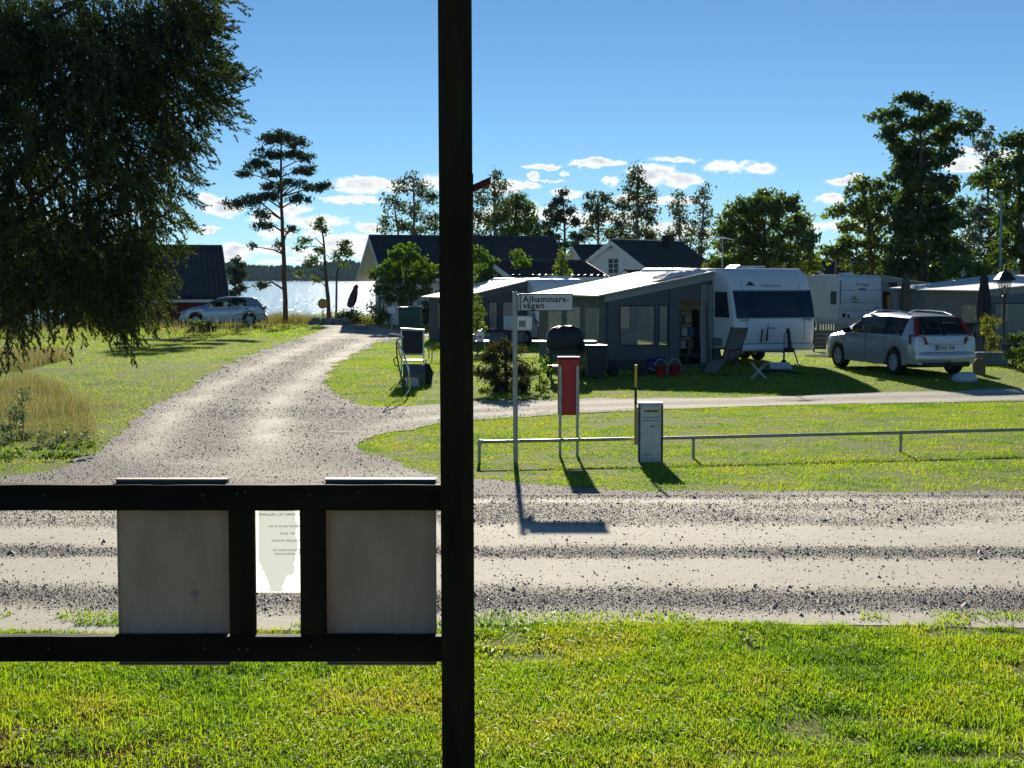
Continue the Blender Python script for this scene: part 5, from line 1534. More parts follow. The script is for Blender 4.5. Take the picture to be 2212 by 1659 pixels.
aw2 = awning('awning', 'dark grey awning with cream roof beside the pale caravan', O2, TH, 2.55, .9, 5.0, 2.28, 1.72,
             [(-2.4, -2.18, .55, 1.5), (-2.08, -1.86, .55, 1.5), (-1.5, -1.2, .5, 1.5), (-.95, -.5, .5, 1.5)], [(1.4, 2.3, .5, 1.4), (2.8, 3.8, .5, 1.4)], wall=paint('awning_dark', (.07, .08, .095), .85, var=.15), panel=paint('awning_panel_dark', (.11, .12, .13), .85))
MB().box(-2.55, .88, .40, 0, .886, .44).build('stripe', paint('wine_stripe', (.14, .02, .04), .7), aw2)
MB().box(-2.55, .88, .05, 0, .889, .395).build('lower_panel', paint('awning_blue_grey', (.17, .20, .24), .85), aw2)
# small luggage trailer parked by it
pt = P(1118, 705, 54)
tr = empty('utility_trailer', (pt.x, pt.y, 0), TH); tag(tr, 'small white box trailer with folded frame beside the pale caravan', 'trailer')
m = MB(); m.box(-.1, 0, .55, .55, 1.2, 1.05, .02); m.build('box_body', GEL, tr)
m = MB(); m.box(.05, -.006, .68, .3, -.001, .9); m.build('plate', GREYTXT, tr)
wheel_at(tr, -.16, .6, .25, .25, .1); wheel_at(tr, .62, .6, .25, .25, .1)
m = MB(); m.tube([(.62, -.02, .95), (.9, -.05, .7), (1.2, -.05, .7)], .03, 6); m.tube([(.75, -.05, .7), (.75, -.05, .02)], .03, 6); m.tube([(1.05, -.05, .7), (1.05, -.05, .02)], .03, 6); m.tube([(.6, 0, 1.15), (.7, -.05, .7)], .03, 6); m.build('frame', BLACK, tr)

# --- older caravan with its back to the camera
O3v = P(1815, 700, 66); O3 = Vector((O3v.x, O3v.y, 0))
TH3 = math.radians(14)
B3 = [(.10, .42), (.0, .5), (.0, .95), (.03, 1.4), (.05, 2.05), (.12, 2.4), (.30, 2.52)]
K3 = [(6.0, .42), (6.05, .6), (6.05, 2.1), (5.9, 2.5), (5.6, 2.55)]
cv3 = empty('caravan', (O3.x, O3.y, 0), TH3); tag(cv3, 'older cream caravan seen from behind with a sun emblem', 'caravan')
W3 = 1.98
caravan_shell(cv3, W3, 6.05, B3, K3, GEL2, .06)
for z in (1.86, 1.32, .98): front_strip(B3, z, z + .022, .05, W3 - .05, .008, 1).build('trim_strip', SEAM, cv3)
for xx in (.0, W3 - .04): MB().box(xx, .03, .55, xx + .04, .1, 2.3).build('corner_trim', SEAM, cv3)
MB().box(.02, -.06, .62, W3 - .02, .03, .94, .03).build('bumper', GEL2, cv3)
MB().box(.05, -.075, .70, .2, -.061, .88).build('tail_lamp', paint('lamp_red', (.25, .015, .015), .25), cv3)
m = MB(); m.prism([(.26, .70), (.42, .70), (.34, .85)], -.075, -.061, 'xz'); m.build('reflector', paint('lamp_red', (.25, .015, .015), .25), cv3)
MB().box(W3 - .2, -.075, .70, W3 - .05, -.061, .88).build('tail_lamp', paint('lamp_red', (.25, .015, .015), .25), cv3)
MB().box(.75, -.072, .70, 1.3, -.061, .84).build('number_plate', TRIM, cv3)
text('plate_lettering', 'ELC 182', .11, GREYTXT, cv3, Matrix.Translation((.80, -.076, .73)) @ XZ)
MB().box(.85, -.03, 1.895, 1.15, -.005, 1.945).build('brake_lamp', paint('lamp_brown', (.12, .09, .07), .5), cv3)
text('maker_lettering', 'Polar', .17, paint('gold_lettering', (.28, .23, .14), .5), cv3, Matrix.Translation((.98, -.012 + prof_at(B3, 2.1), 2.04)) @ XZ, bold=.004)
m = MB(); m.M = Matrix.Translation((.78, prof_at(B3, 2.1) - .012, 2.05)) @ Matrix.Identity(4)
m.prism([(0, .1), (.05, .12), (.12, .12), (.14, .03), (.11, .06), (.04, .06), (.03, 0), (.01, 0)], 0, .006, 'xz'); m.build('emblem', paint('gold_lettering', (.28, .23, .14), .5), cv3)
m = MB(); m.prism([(.66 + .10 * math.cos(a), 1.50 + .10 * math.sin(a)) for a in np.linspace(0, math.pi, 13)], .022, .030, 'xz'); m.build('sun_emblem', paint('sun_yellow', (.62, .38, .06), .5), cv3)
for i in range(7):
    a = math.pi * (i + .5) / 7; m = MB(); m.tube([(.66 + .125 * math.cos(a), .027, 1.50 + .125 * math.sin(a)), (.66 + .17 * math.cos(a), .027, 1.50 + .17 * math.sin(a))], .008, 4); m.build('sun_ray', paint('sun_yellow', (.62, .38, .06), .5), cv3)
for xx, z, w in ((.40, 1.47, .52), (.52, 1.40, .26), (.66, 1.35, .18)):
    m = MB(); m.tube([(xx + w * t / 16, .027 - .012 * 0, z + .014 * math.sin(t * 1.6)) for t in range(17)], .012, 5); m.build('wave_emblem', paint('wave_blue', (.07, .09, .14), .5), cv3)
m = MB(); m.prism([(1.52, 1.10), (1.62, 1.13), (1.74, 1.16), (1.80, 1.15), (1.78, 1.10), (1.72, 1.11), (1.66, 1.08), (1.56, 1.07)], -.012, -.004, 'xz'); m.build('animal_emblem', GREYTXT, cv3)
m = MB(); m.box(-.012, .35, 1.25, .0, .95, 1.82); m.build('side_window', DGLASS, cv3)
m = MB(); m.box(-.02, .3, 1.2, -.002, .345, 1.87); m.box(-.02, .955, 1.2, -.002, 1.0, 1.87); m.box(-.02, .345, 1.825, -.002, .955, 1.87); m.box(-.02, .345, 1.2, -.002, .955, 1.245); m.build('window_frame', TRIM, cv3)
MB().box(-.008, 2.6, .5, .0, 5.6, .85).build('blue_stripe', paint('stripe_blue', (.06, .13, .26), .5), cv3)
for xx in (.2, W3 - .2): wheel_at(cv3, xx, 3.3, .30, .30, .18)
MB().box(.5, .8, 2.53, 1.0, 1.3, 2.62, .03).build('roof_hatch', GEL2, cv3)
m = MB(); m.tube([(.95, .9, 2.5), (.95, .9, 3.1)], .02, 6); m.tube([(.8, .9, 3.08), (1.25, .9, 3.1)], .03, 6); m.build('aerial', STEEL, cv3)
o3r = pick(O3, TH3, W3, 0)
aw3 = awning('awning', 'light grey awning sloping down right of the older caravan', Vector((o3r.x, o3r.y, 0)), TH3, 3.5, .15, 4.6, 2.46, 1.98, [(1.25, 1.75, .35, 1.62), (1.95, 3.05, .35, 1.65)], [], door=(.08, .42, .05, 1.8), wall=paint('awning_mid', (.30, .295, .28), .85, var=.12), left=False, panel=CLOTH_LG)
MB().box(.55, .135, .05, 1.15, .142, 1.75).build('closed_door', CLOTH_LG, aw3)
MB().box(.35, .138, 2.02, .75, .144, 2.2).build('vent', CLOTH_D, aw3)

# --- awnings of the neighbours at the right edge
p4 = P(2090, 705, 60)
aw4 = awning('awning', 'white roofed awning behind the second closed parasol', Vector((p4.x + 3.2, p4.y, 0)), math.radians(12), 4.2, 0, 4.6, 2.5, 2.0, [(-3.9, -3.3, .5, 1.6), (-2.9, -1.8, .5, 1.6)], [(.4, 1.4, .5, 1.5)], wall=paint('awning_mid2', (.17, .18, .19), .85, var=.12), roofm=paint('awning_roof_cool', (.78, .78, .77), .7, var=.05))
p5 = P(2120, 730, 50)
aw5 = awning('awning', 'nearest right hand awning with big clear windows by the lamp', Vector((p5.x + 4.0, p5.y + 1.0, 0)), math.radians(12), 4.0, 0, 4.0, 2.35, 2.0, [(-3.6, -2.3, .35, 1.55), (-2.0, -.6, .35, 1.55)], [(.4, 1.4, .5, 1.5)], wall=paint('awning_mid2', (.17, .18, .19), .85, var=.12), roofm=paint('awning_roof_cool', (.62, .63, .64), .7, var=.08))
# ------------------------------------------------------------------ cars
SILVER = paint('silver_paint', (.55, .54, .52), .3, metal=.45, var=.05, scale=1.2, coat=.6)
SILVER2 = paint('blue_silver_paint', (.44, .47, .52), .3, metal=.5, var=.05, scale=1.2, coat=.5)
CARGLASS = glassmat('car_glass', (.55, .62, .62), .68, .02)
LAMPRED = paint('lamp_red', (.25, .015, .015), .25)
LAMPCLR = paint('lamp_clear', (.55, .56, .58), .15)
PLATEW = paint('plate_white', (.70, .71, .72), .4)
PLATEB = paint('plate_blue', (.02, .07, .3), .4)
TRIMBLK = paint('car_black_trim', (.015, .015, .017), .45)

def interp(tab, y):
    ys = [a for a, _ in tab]; zs = [b for _, b in tab]
    return float(np.interp(y, ys, zs))

def make_car(name, label, paintm, loc, rz, S):
    """local y runs forward from the rear bumper (0) to the nose (S['L']); x to the right"""
    root = empty(name, loc, rz); tag(root, label, 'car')
    Lc = S['L']
    ys = sorted(set(list(np.round(np.linspace(0, Lc, 31), 3)) + [round(v, 3) for v in S['ys']]))
    for wy in S['wheels']:
        ys += [round(wy + k * S['arch'] / 6, 3) for k in range(-7, 8)]
    ys = sorted(set(round(float(y), 3) for y in ys if 0 <= y <= Lc))
    k = [ys[0]]
    for y in ys[1:]:
        if y - k[-1] > .012: k.append(y)
    ys = k
    def ring(y):
        w = interp(S['width'], y); top = interp(S['top'], y); belt = min(interp(S['belt'], y), top - .015)
        wr = min(interp(S['roofw'], y), w * .99)
        zb = S['sill']
        if y < .35: zb = S['sill'] + .06
        ov = 0
        for wy in S['wheels']:
            if abs(y - wy) < S['arch']:
                zb = max(zb, S['wr'] + math.sqrt(S['arch'] ** 2 - (y - wy) ** 2) * .98)
        zb = min(zb, belt - .12)
        h = belt - zb
        gl = top - belt
        wt = w * .955
        p = [(w * .90, zb - .0), (w * .985, zb + .02), (w, zb + h * .35), (w * .998, zb + h * .62), (w * .985, belt - .05 * min(1, h)), (wt, belt),
             (wt + (wr - wt) * .5, belt + gl * .46), (wr, belt + gl * .84), (wr * .88, belt + gl * .955), (wr * .5, top - .004), (0, top)]
        return p
    R = [ring(y) for y in ys]
    nR = len(R[0]); n = len(ys)
    parts = {}
    def put(key, quad):
        parts.setdefault(key, []).append(quad)
    def cls(i, j):
        ym = (ys[i] + ys[i + 1]) / 2
        a, b = S['glass_front'], S['glass_rear']
        for nm, (g0, g1) in S['side_glass'].items():
            if j in (5, 6) and g0 <= ym <= g1: return nm
        if b[0] <= ym <= b[1] and j >= 7: return 'rear_window'
        if a[0] <= ym <= a[1] and j >= 7: return 'windscreen'
        return 'body'
    for side in (1, -1):
        for i in range(n - 1):
            for j in range(nR - 1):
                q = [(R[i][j][0] * side, ys[i], R[i][j][1]), (R[i][j + 1][0] * side, ys[i], R[i][j + 1][1]), (R[i + 1][j + 1][0] * side, ys[i + 1], R[i + 1][j + 1][1]), (R[i + 1][j][0] * side, ys[i + 1], R[i + 1][j][1])]
                if side > 0: q = q[::-1]
                k = cls(i, j)
                put(k + ('_l' if side < 0 and k.startswith('side') else ''), q)
    for i, yy in ((0, ys[0]), (n - 1, ys[-1])):
        r_ = R[i]
        for side in (1, -1):
            for j in range(nR - 1):
                q = [(r_[j][0] * side, yy, r_[j][1]), (r_[j + 1][0] * side, yy, r_[j + 1][1]), (0, yy, r_[j + 1][1]), (0, yy, r_[j][1])]
                put('body', q if (side > 0) == (i == 0) else q[::-1])
    names = {'rear_window': 'rear_window', 'windscreen': 'windscreen'}
    def mk(nm, quads, mat, push=0.0):
        vmap = {}; V = []; Fc = []
        for q in quads:
            f = []
            for p in q:
                key = (round(p[0], 4), round(p[1], 4), round(p[2], 4))
                if key not in vmap: vmap[key] = len(V); V.append(key)
                if not f or f[-1] != vmap[key]: f.append(vmap[key])
            if f[0] == f[-1]: f.pop()
            if len(set(f)) >= 3: Fc.append(f)
        m = MB(); m.v = V; m.f = Fc
        return m.build(nm, mat, root, smooth=True)
    bodyo = mk('body', parts.pop('body'), paintm)
    for k, q in parts.items():
        o = mk('side_window' if k.startswith('side') else k, q, CARGLASS)
    # floor and dark interior
    MB().box(-S['W'] / 2 + .12, .25, S['sill'] - .02, S['W'] / 2 - .12, Lc - .3, S['sill'] + .03).build('underbody', TRIMBLK, root)
    for (x, y) in ((-.38, S['seats'][0]), (.38, S['seats'][0]), (-.38, S['seats'][1]), (.38, S['seats'][1])):
        m = MB(); m.box(x - .24, y, .45, x + .24, y + .5, .62, .05); m.box(x - .22, y - .12, .55, x + .22, y + .02, 1.12, .06); m.box(x - .12, y - .1, 1.13, x + .12, y - .02, 1.32, .04)
        m.build('seat', paint('seat_cloth', (.04, .045, .05), .9), root)
    MB().box(-.65, S['dash'], .55, .65, S['dash'] + .25, .92, .05).build('dashboard', TRIMBLK, root)
    # window line, door seams, handles, mouldings
    for sd in (1, -1):
        for yy in S['seams']:
            m = MB(); pts = []
            rr = ring(yy)
            for j in range(1, 6): pts.append((rr[j][0] * sd + .003 * sd, yy, rr[j][1]))
            m.tube(pts, .006, 4); m.build('door_seam', TRIMBLK, root)
        for yy in S['pillars']:
            rr = ring(yy); m = MB()
            m.tube([(rr[j][0] * sd, yy, rr[j][1]) for j in (5, 6, 7)], .035, 6); m.build('pillar', TRIMBLK, root)
        m = MB(); m.tube([(ring(y)[5][0] * sd, y, ring(y)[5][1] + .005) for y in np.linspace(S['line'][0], S['line'][1], 14)], .012, 5); m.build('window_trim', CHROME, root)
        for yy in S['handles']:
            rr = ring(yy); z = interp(S['belt'], yy) - .13
            MB().box(rr[3][0] * sd - .005, yy - .1, z, rr[3][0] * sd + sd * .03, yy + .1, z + .035, .01).build('door_handle', CHROME, root)
        if S.get('mould'):
            z = S['mould']; rr = ring(2.3)
            m = MB(); m.box(rr[2][0] * sd - .004, S['wheels'][0] + .42, z, rr[2][0] * sd + sd * .016, S['wheels'][1] - .42, z + .03); m.build('side_moulding', paintm, root)
            MB().box(rr[1][0] * sd - .02, S['wheels'][0] + .4, S['sill'] + .0, rr[1][0] * sd + sd * .03, S['wheels'][1] - .4, S['sill'] + .09, .02).build('sill_trim', paintm, root)
        # mirror
        ym = S['mirror']; rr = ring(ym)
        m = MB(); m.box(rr[5][0] * sd, ym - .03, rr[5][1] + .02, rr[5][0] * sd + sd * .22, ym + .07, rr[5][1] + .17, .03); m.build('door_mirror', S.get('mirror_mat', TRIMBLK), root)
        if S.get('rails'):
            y0, y1 = S['rails']
            m = MB(); pts = []
            for t in np.linspace(0, 1, 12):
                y = y0 + (y1 - y0) * t; rr = ring(y)
                pts.append((rr[8][0] * sd, y, rr[8][1] + .02 + .065 * min(1, 5 * t, 5 * (1 - t))))
            m.tube(pts, .02, 6); m.build('roof_rail', CHROME, root)
    # wheels
    first = None
    for wy in S['wheels']:
        for sd in (1, -1):
            x = sd * (S['W'] / 2 - .12)
            if first is None:
                m = MB(); m.M = Matrix.Rotation(math.pi / 2, 4, 'Y')
                r_ = S['wr']
                m.lathe([(r_ * .66, -.11), (r_ * .95, -.11), (r_, -.08), (r_, .08), (r_ * .95, .11), (r_ * .66, .11)], 28, cap=False)
                ty = m.build('wheel', TYRE, root, smooth=True)
                m = MB(); m.M = Matrix.Rotation(math.pi / 2, 4, 'Y'); m.lathe([(.02, -.05), (r_ * .66, -.06), (r_ * .69, -.02), (r_ * .69, .02), (r_ * .66, .06), (.02, .05)], 24); rim = m.build('rim', TRIMBLK, ty, smooth=True)
                sp = []
                for s2 in (1, -1):
                    for i in range(10):
                        a = 2 * math.pi * i / 10
                        m = MB(); m.M = Matrix.Rotation(a, 4, 'X'); m.prism([(-.022, .04), (.022, .04), (.032, r_ * .66), (-.032, r_ * .66)], s2 * .055, s2 * .085, 'yz')
                        m.build('spoke', STEEL2, ty)
                    m = MB(); m.M = Matrix.Rotation(math.pi / 2, 4, 'Y'); m.lathe([(.06, s2 * .06), (.06, s2 * .09), (.02, s2 * .1)], 12); m.build('hub_cap', STEEL2, ty)
                    m = MB(); m.M = Matrix.Rotation(math.pi / 2, 4, 'Y'); m.lathe([(r_ * .62, s2 * .062), (r_ * .62, s2 * .09), (r_ * .685, s2 * .10), (r_ * .685, s2 * .062)], 24, cap=False); m.build('rim_ring', STEEL2, ty)
                first = ty; o = ty
            else:
                o = copy_tree(first, root)
            o.location = (x, wy, S['wr'])
            o.rotation_euler = (0.3 * wy, 0, 0)
    return root, ring

STEEL2 = paint('alloy', (.55, .55, .56), .3, metal=.3)
wag = dict(L=4.8, W=1.86, sill=.24, wr=.325, arch=.385, wheels=(.93, 3.75),
           ys=[.0, .06, .1, .16, .3, .48, 2.9, 3.05, 3.62, 4.72],
           width=[(0, .80), (.06, .86), (.3, .915), (.9, .93), (3.6, .93), (4.3, .89), (4.65, .78), (4.8, .62)],
           top=[(0, .60), (.03, .98), (.10, 1.02), (.16, 1.04), (.46, 1.475), (.6, 1.505), (1.6, 1.53), (2.4, 1.52), (2.9, 1.465), (3.66, 1.0), (4.3, .90), (4.66, .78), (4.8, .55)],
           belt=[(0, .55), (.03, .95), (.16, 1.0), (1.0, 1.0), (2.6, .965), (3.4, .93), (4.3, .84), (4.66, .70), (4.8, .5)],
           roofw=[(0, .78), (.16, .80), (.46, .66), (1.5, .67), (2.8, .64), (3.3, .72), (3.66, .80), (4.5, .75), (4.8, .5)],
           glass_front=(2.92, 3.62), glass_rear=(.17, .46), side_glass={'side_a': (.62, 1.42), 'side_b': (1.52, 2.28), 'side_c': (2.36, 3.2)},
           seams=(1.35, 2.32, 3.4), pillars=(1.47, 2.32), line=(.55, 3.3), handles=(1.62, 2.55), mould=.50, mirror=3.12, rails=(.65, 2.75), seats=(1.25, 2.15), dash=3.0)
car_c = P(1937, 800, 38.6)
TC = math.radians(17)
off = Matrix.Rotation(TC, 4, 'Z') @ Vector((-.81, .93, 0))
cl = Vector((car_c.x - off.x, car_c.y - off.y, 0)); cl.z = g1(car_c.x, car_c.y + 1.0) - .01
# stand the car on the gentle slope
car1, ring1 = make_car('estate_car', 'silver estate car parked on the grass with red rear lamps', SILVER, cl, TC, wag)
zr_, zf_ = g1(*(cl + off).xy), g1(*(cl + Matrix.Rotation(TC, 3, 'Z') @ Vector((-.8, 3.75, 0))).xy)
car1.rotation_euler = (math.atan2(zf_ - zr_, 2.82), 0, TC); car1.location.z = zr_ - (zf_ - zr_) * .33
# rear details
for sd in (1, -1):
    m = MB(); pts = []
    # tall lamp along the pillar and its foot on the corner
    a = [(sd * .80, .165, 1.05), (sd * .655, .44, 1.45), (sd * .575, .425, 1.45), (sd * .66, .14, 1.02)]
    q = [(x, y - .018, z) for x, y, z in a] + [(x, y + .05, z) for x, y, z in a]
    m.add(q, [(0, 1, 2, 3), (7, 6, 5, 4), (0, 4, 5, 1), (1, 5, 6, 2), (2, 6, 7, 3), (3, 7, 4, 0)])
    m.build('tail_lamp', LAMPRED, car1)
    m = MB(); a = [(sd * .905, .20, .80), (sd * .885, .24, 1.03), (sd * .80, .12, 1.05), (sd * .56, .045, .97), (sd * .50, .02, .80)]
    q = [(x + sd * .01, y - .03, z) for x, y, z in a] + [(x, y + .06, z) for x, y, z in a]
    m.add(q, [(0, 1, 2, 3, 4), (9, 8, 7, 6, 5)] + [(i, i + 5, (i + 1) % 5 + 5, (i + 1) % 5) for i in range(5)]); m.build('tail_lamp', LAMPRED, car1)
    m = MB(); a = [(sd * .86, .15, .885), (sd * .85, .155, .96), (sd * .62, .045, .945), (sd * .60, .04, .875)]
    q = [(x + sd * .012, y - .036, z) for x, y, z in a] + [(x, y, z) for x, y, z in a]
    m.add(q, [(0, 1, 2, 3), (7, 6, 5, 4), (0, 4, 5, 1), (1, 5, 6, 2), (2, 6, 7, 3), (3, 7, 4, 0)]); m.build('indicator', LAMPCLR, car1)
    m = MB(); a = [(sd * .77, 4.66, .60), (sd * .83, 4.5, .80), (sd * .55, 4.72, .76), (sd * .5, 4.79, .60)]
    q = [(x * 1.01, y + .02, z) for x, y, z in a] + [(x * .95, y - .08, z) for x, y, z in a]
    m.add(q, [(0, 1, 2, 3), (7, 6, 5, 4), (0, 4, 5, 1), (1, 5, 6, 2), (2, 6, 7, 3), (3, 7, 4, 0)]); m.build('headlamp', LAMPCLR, car1)
m = MB(); m.rings([[(-.86, .2, z), (-.84, .03, z), (-.70, -.06 + dz, z), (-.35, -.085 + dz, z), (.35, -.085 + dz, z), (.70, -.06 + dz, z), (.84, .03, z), (.86, .2, z)] for z, dz in ((.34, .04), (.40, .0), (.54, .0), (.60, .035), (.62, .07))]); m.build('rear_bumper', SILVER, car1, smooth=True)
MB().box(-.66, -.075, .25, .66, .12, .36, .03).build('bumper_valance', TRIMBLK, car1)
MB().box(-.5, -.03, .80, .5, .01, .835, .008).build('hatch_trim', CHROME, car1)
MB().box(-.27, -.028, .665, .27, -.004, .785, .004).build('number_plate', PLATEW, car1)
MB().box(-.27, -.031, .667, -.225, -.0285, .783).build('plate_band', PLATEB, car1)
text('plate_lettering', 'LKE 738', .125, TRIMBLK, car1, Matrix.Translation((-.20, -.031, .68)) @ XZ, bold=.002)
m = MB(); m.tube([(0, .135, 1.04), (.22, .18, 1.09)], .014, 6); m.box(-.05, .10, 1.0, .05, .16, 1.06, .01); m.build('rear_wiper', TRIMBLK, car1)
m = MB(); m.tube([(0, -.02, .3), (0, -.16, .32), (0, -.17, .40)], .025, 8); m.build('tow_ball', TRIMBLK, car1)

hat = dict(L=4.2, W=1.78, sill=.24, wr=.315, arch=.37, wheels=(.80, 3.38), ys=[0, .05, .12, .2, .52, 2.3, 2.5, 3.2, 4.1],
           width=[(0, .76), (.05, .82), (.3, .875), (.9, .89), (3.3, .89), (3.9, .84), (4.1, .72), (4.2, .58)],
           top=[(0, .60), (.03, .92), (.12, .97), (.5, 1.40), (.62, 1.44), (1.4, 1.48), (2.0, 1.46), (2.35, 1.40), (3.2, .99), (3.8, .86), (4.08, .72), (4.2, .52)],
           belt=[(0, .55), (.03, .88), (.2, .99), (1.0, .98), (2.4, .93), (3.1, .90), (3.8, .80), (4.08, .66), (4.2, .48)],
           roofw=[(0, .74), (.14, .76), (.5, .60), (1.4, .62), (2.3, .60), (2.9, .70), (3.2, .76), (3.9, .7), (4.2, .46)],
           glass_front=(2.36, 3.16), glass_rear=(.14, .5), side_glass={'side_a': (.95, 1.62), 'side_b': (1.74, 2.72)},
           seams=(1.05, 1.68, 2.9), pillars=(1.68,), line=(.9, 2.8), handles=(1.25, 1.98), mould=.42, mirror=2.62, seats=(1.05, 1.85), dash=2.55, mirror_mat=SILVER2)
hc = P(575, 706, 77)
car2, ring2 = make_car('hatchback_car', 'silver hatchback parked side-on by the lake in dry grass', SILVER2, (hc.x, hc.y, g1(hc.x, hc.y)), math.radians(97), hat)
for sd in (1, -1):
    m = MB(); m.box(sd * .60, -.02, .82, sd * .86, .14, .98, .02); m.build('tail_lamp', LAMPRED, car2)
    m = MB(); m.box(sd * .50, 4.02, .58, sd * .78, 4.14, .72, .03); m.build('headlamp', LAMPCLR, car2)
MB().box(-.78, -.06, .34, .78, .1, .58, .05).build('rear_bumper', SILVER2, car2)
MB().box(-.25, -.012, .70, .25, .004, .80).build('number_plate', PLATEW, car2)
# ------------------------------------------------------------------ near frame with the notice boards (seen from behind)
WOOD = paint('tarred_wood', (.030, .019, .011), .8, var=.75, scale=14, bump=.8, bscale=30, stretch=(1, 1, .12), spec=.15)
WOODH = paint('tarred_wood_rail', (.016, .011, .008), .8, var=.75, scale=14, bump=.5, bscale=30, stretch=(.12, 1, 1), spec=.15)
TIN = paint('enamelled_sheet', (.53, .325, .235), .6, var=.22, scale=9, bump=.05, bscale=9, stretch=(1, 1, .3))  # white sheet; tan tint puts warm bounced light into its colour, streaks are stains
D0 = 5.0
s0 = D0 / FPX
fb = P(987, 1600, D0)
frame = empty('timber_stand', (fb.x, fb.y, g1(fb.x, fb.y))); tag(frame, 'dark timber post with rails seen from behind in the foreground', 'post')
fz = frame.location.z
def LX(vx): return P(vx, 800, D0).x - fb.x
def LZ(vy, d=D0): return P(1000, vy, d).z - fz
# post (leans a touch)
xl0, xr0 = LX(953) , LX(1023)
m = MB(); h0, h1 = -.4, 4.6
sl = -(LX(956) - LX(949)) / (LZ(50) - LZ(1600)) * .55
ring = []
for z in (h0, h1):
    dx = sl * (z - 1.2) * 1.0
    c = .006
    ring.append([(xl0 + dx + c, -.05, z), (xr0 + dx - c, -.05, z), (xr0 + dx, -.05 + c, z), (xr0 + dx, .055 - c, z), (xr0 + dx - c, .055, z), (xl0 + dx + c, .055, z), (xl0 + dx, .055 - c, z), (xl0 + dx, -.05 + c, z)])
m.rings(ring); m.build('post', WOOD, frame)
def rail(name, y0, y1, xa=-260, xb=954, dy=(-.02, .022), mat=WOODH):
    m = MB(); n = 24
    zt, zb = LZ(y0), LZ(y1); xA, xB = LX(xa), LX(xb)
    rg = []
    rn = random.Random(len(name) + y0)
    for i in range(n + 1):
        x = xA + (xB - xA) * i / n; w = rn.uniform(-.0012, .0012)
        rg.append([(x, dy[0], zb + w), (x, dy[1], zb + w), (x, dy[1], zt + w), (x, dy[0], zt + w)])
    m.rings(rg); return m.build(name, mat, frame)
rail('top_rail', 1046, 1101); rail('bottom_rail', 1372, 1426)
for xa, xb in ((490, 547), (645, 701)):
    MB().box(LX(xa), -.012, LZ(1374) + .002, LX(xb), .016, LZ(1099) - .002, .003).build('slat', WOOD, frame)
SCREW = paint('screw_head', (.06, .05, .045), .6, metal=.4)
for xv in (511, 529, 668, 437, 772, 96):
    for yv in (1060 + (xv % 11), 1392 + (xv % 9)):
        m = MB(); m.lathe([(.0048, 0), (.0048, .0022), (.001, .003)], 8); o = m.build('screw', SCREW, frame); o.location = (LX(xv), -.0195, LZ(yv)); o.rotation_euler = (math.pi / 2, 0, 0)
# red board end sticking out high on the post
m = MB(); q = [(LX(1018), LZ(398)), (LX(1060), LZ(379)), (LX(1060), LZ(395)), (LX(1018), LZ(414))]
m.prism(q, .056, .08, 'xz'); m.build('red_board', paint('red_board', (.16, .012, .012), .6), frame)
MB().box(LX(1014), .056, LZ(660), LX(1022), .07, LZ(372)).build('batten', WOOD, frame)
# sheet-metal notice boards hooked over the rails
for k, (xa, xb, lb) in enumerate(((248, 490, 'dented grey metal notice board hung on the rails, the left one'), (702, 941, 'spotless flat grey metal notice board next to the post'))):
    KX = (D0 + .05) / D0
    bx = ((LX(xa) + LX(xb)) / 2 + fb.x) * KX - fb.x
    r_ = empty('notice_board', (fb.x + bx, fb.y, fz)); tag(r_, lb, 'notice board', 'metal notice boards')
    hw = (LX(xb) - LX(xa)) / 2 * KX
    zt, zb = LZ(1033, D0 + .05), LZ(1434, D0 + .05)
    NX, NZ = 90, 130
    vs = []
    for j in range(NZ + 1):
        for i in range(NX + 1):
            x = -hw + 2 * hw * i / NX; z = zb + (zt - zb) * j / NZ
            y = .045 + .0015 * math.sin(4 * x + 3 * z + k)
            if k == 0:
                for (px, pz, rr_, dp) in ((408, 1286, .010, .016), (406, 1270, .006, .009), (414, 1298, .018, -.008)):
                    cx = LX(px) - bx; cz = LZ(pz)
                    y += dp * math.exp(-((x - cx) ** 2 + (z - cz) ** 2) / rr_ ** 2)
            vs.append((x, y, z))
    m = MB(); m.add(vs, [(j * (NX + 1) + i, j * (NX + 1) + i + 1, (j + 1) * (NX + 1) + i + 1, (j + 1) * (NX + 1) + i) for j in range(NZ) for i in range(NX)])
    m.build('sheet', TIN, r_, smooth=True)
    MB().box(-hw, .062, zb, hw, .064, zt).build('face_sheet', paint('notice_face', (.7, .7, .66), .5), r_)
    for (a, b, c, d) in ((-hw, hw, zt - .004, zt), (-hw, hw, zb, zb + .004)):
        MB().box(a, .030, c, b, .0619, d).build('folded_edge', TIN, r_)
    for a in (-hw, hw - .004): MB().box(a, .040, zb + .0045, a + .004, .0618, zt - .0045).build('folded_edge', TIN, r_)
    MB().box(-hw + .002, .030, zt - .022, hw - .002, .034, zt - .0045).build('lip', paint('lip_dark', (.05, .05, .05), .7), r_)
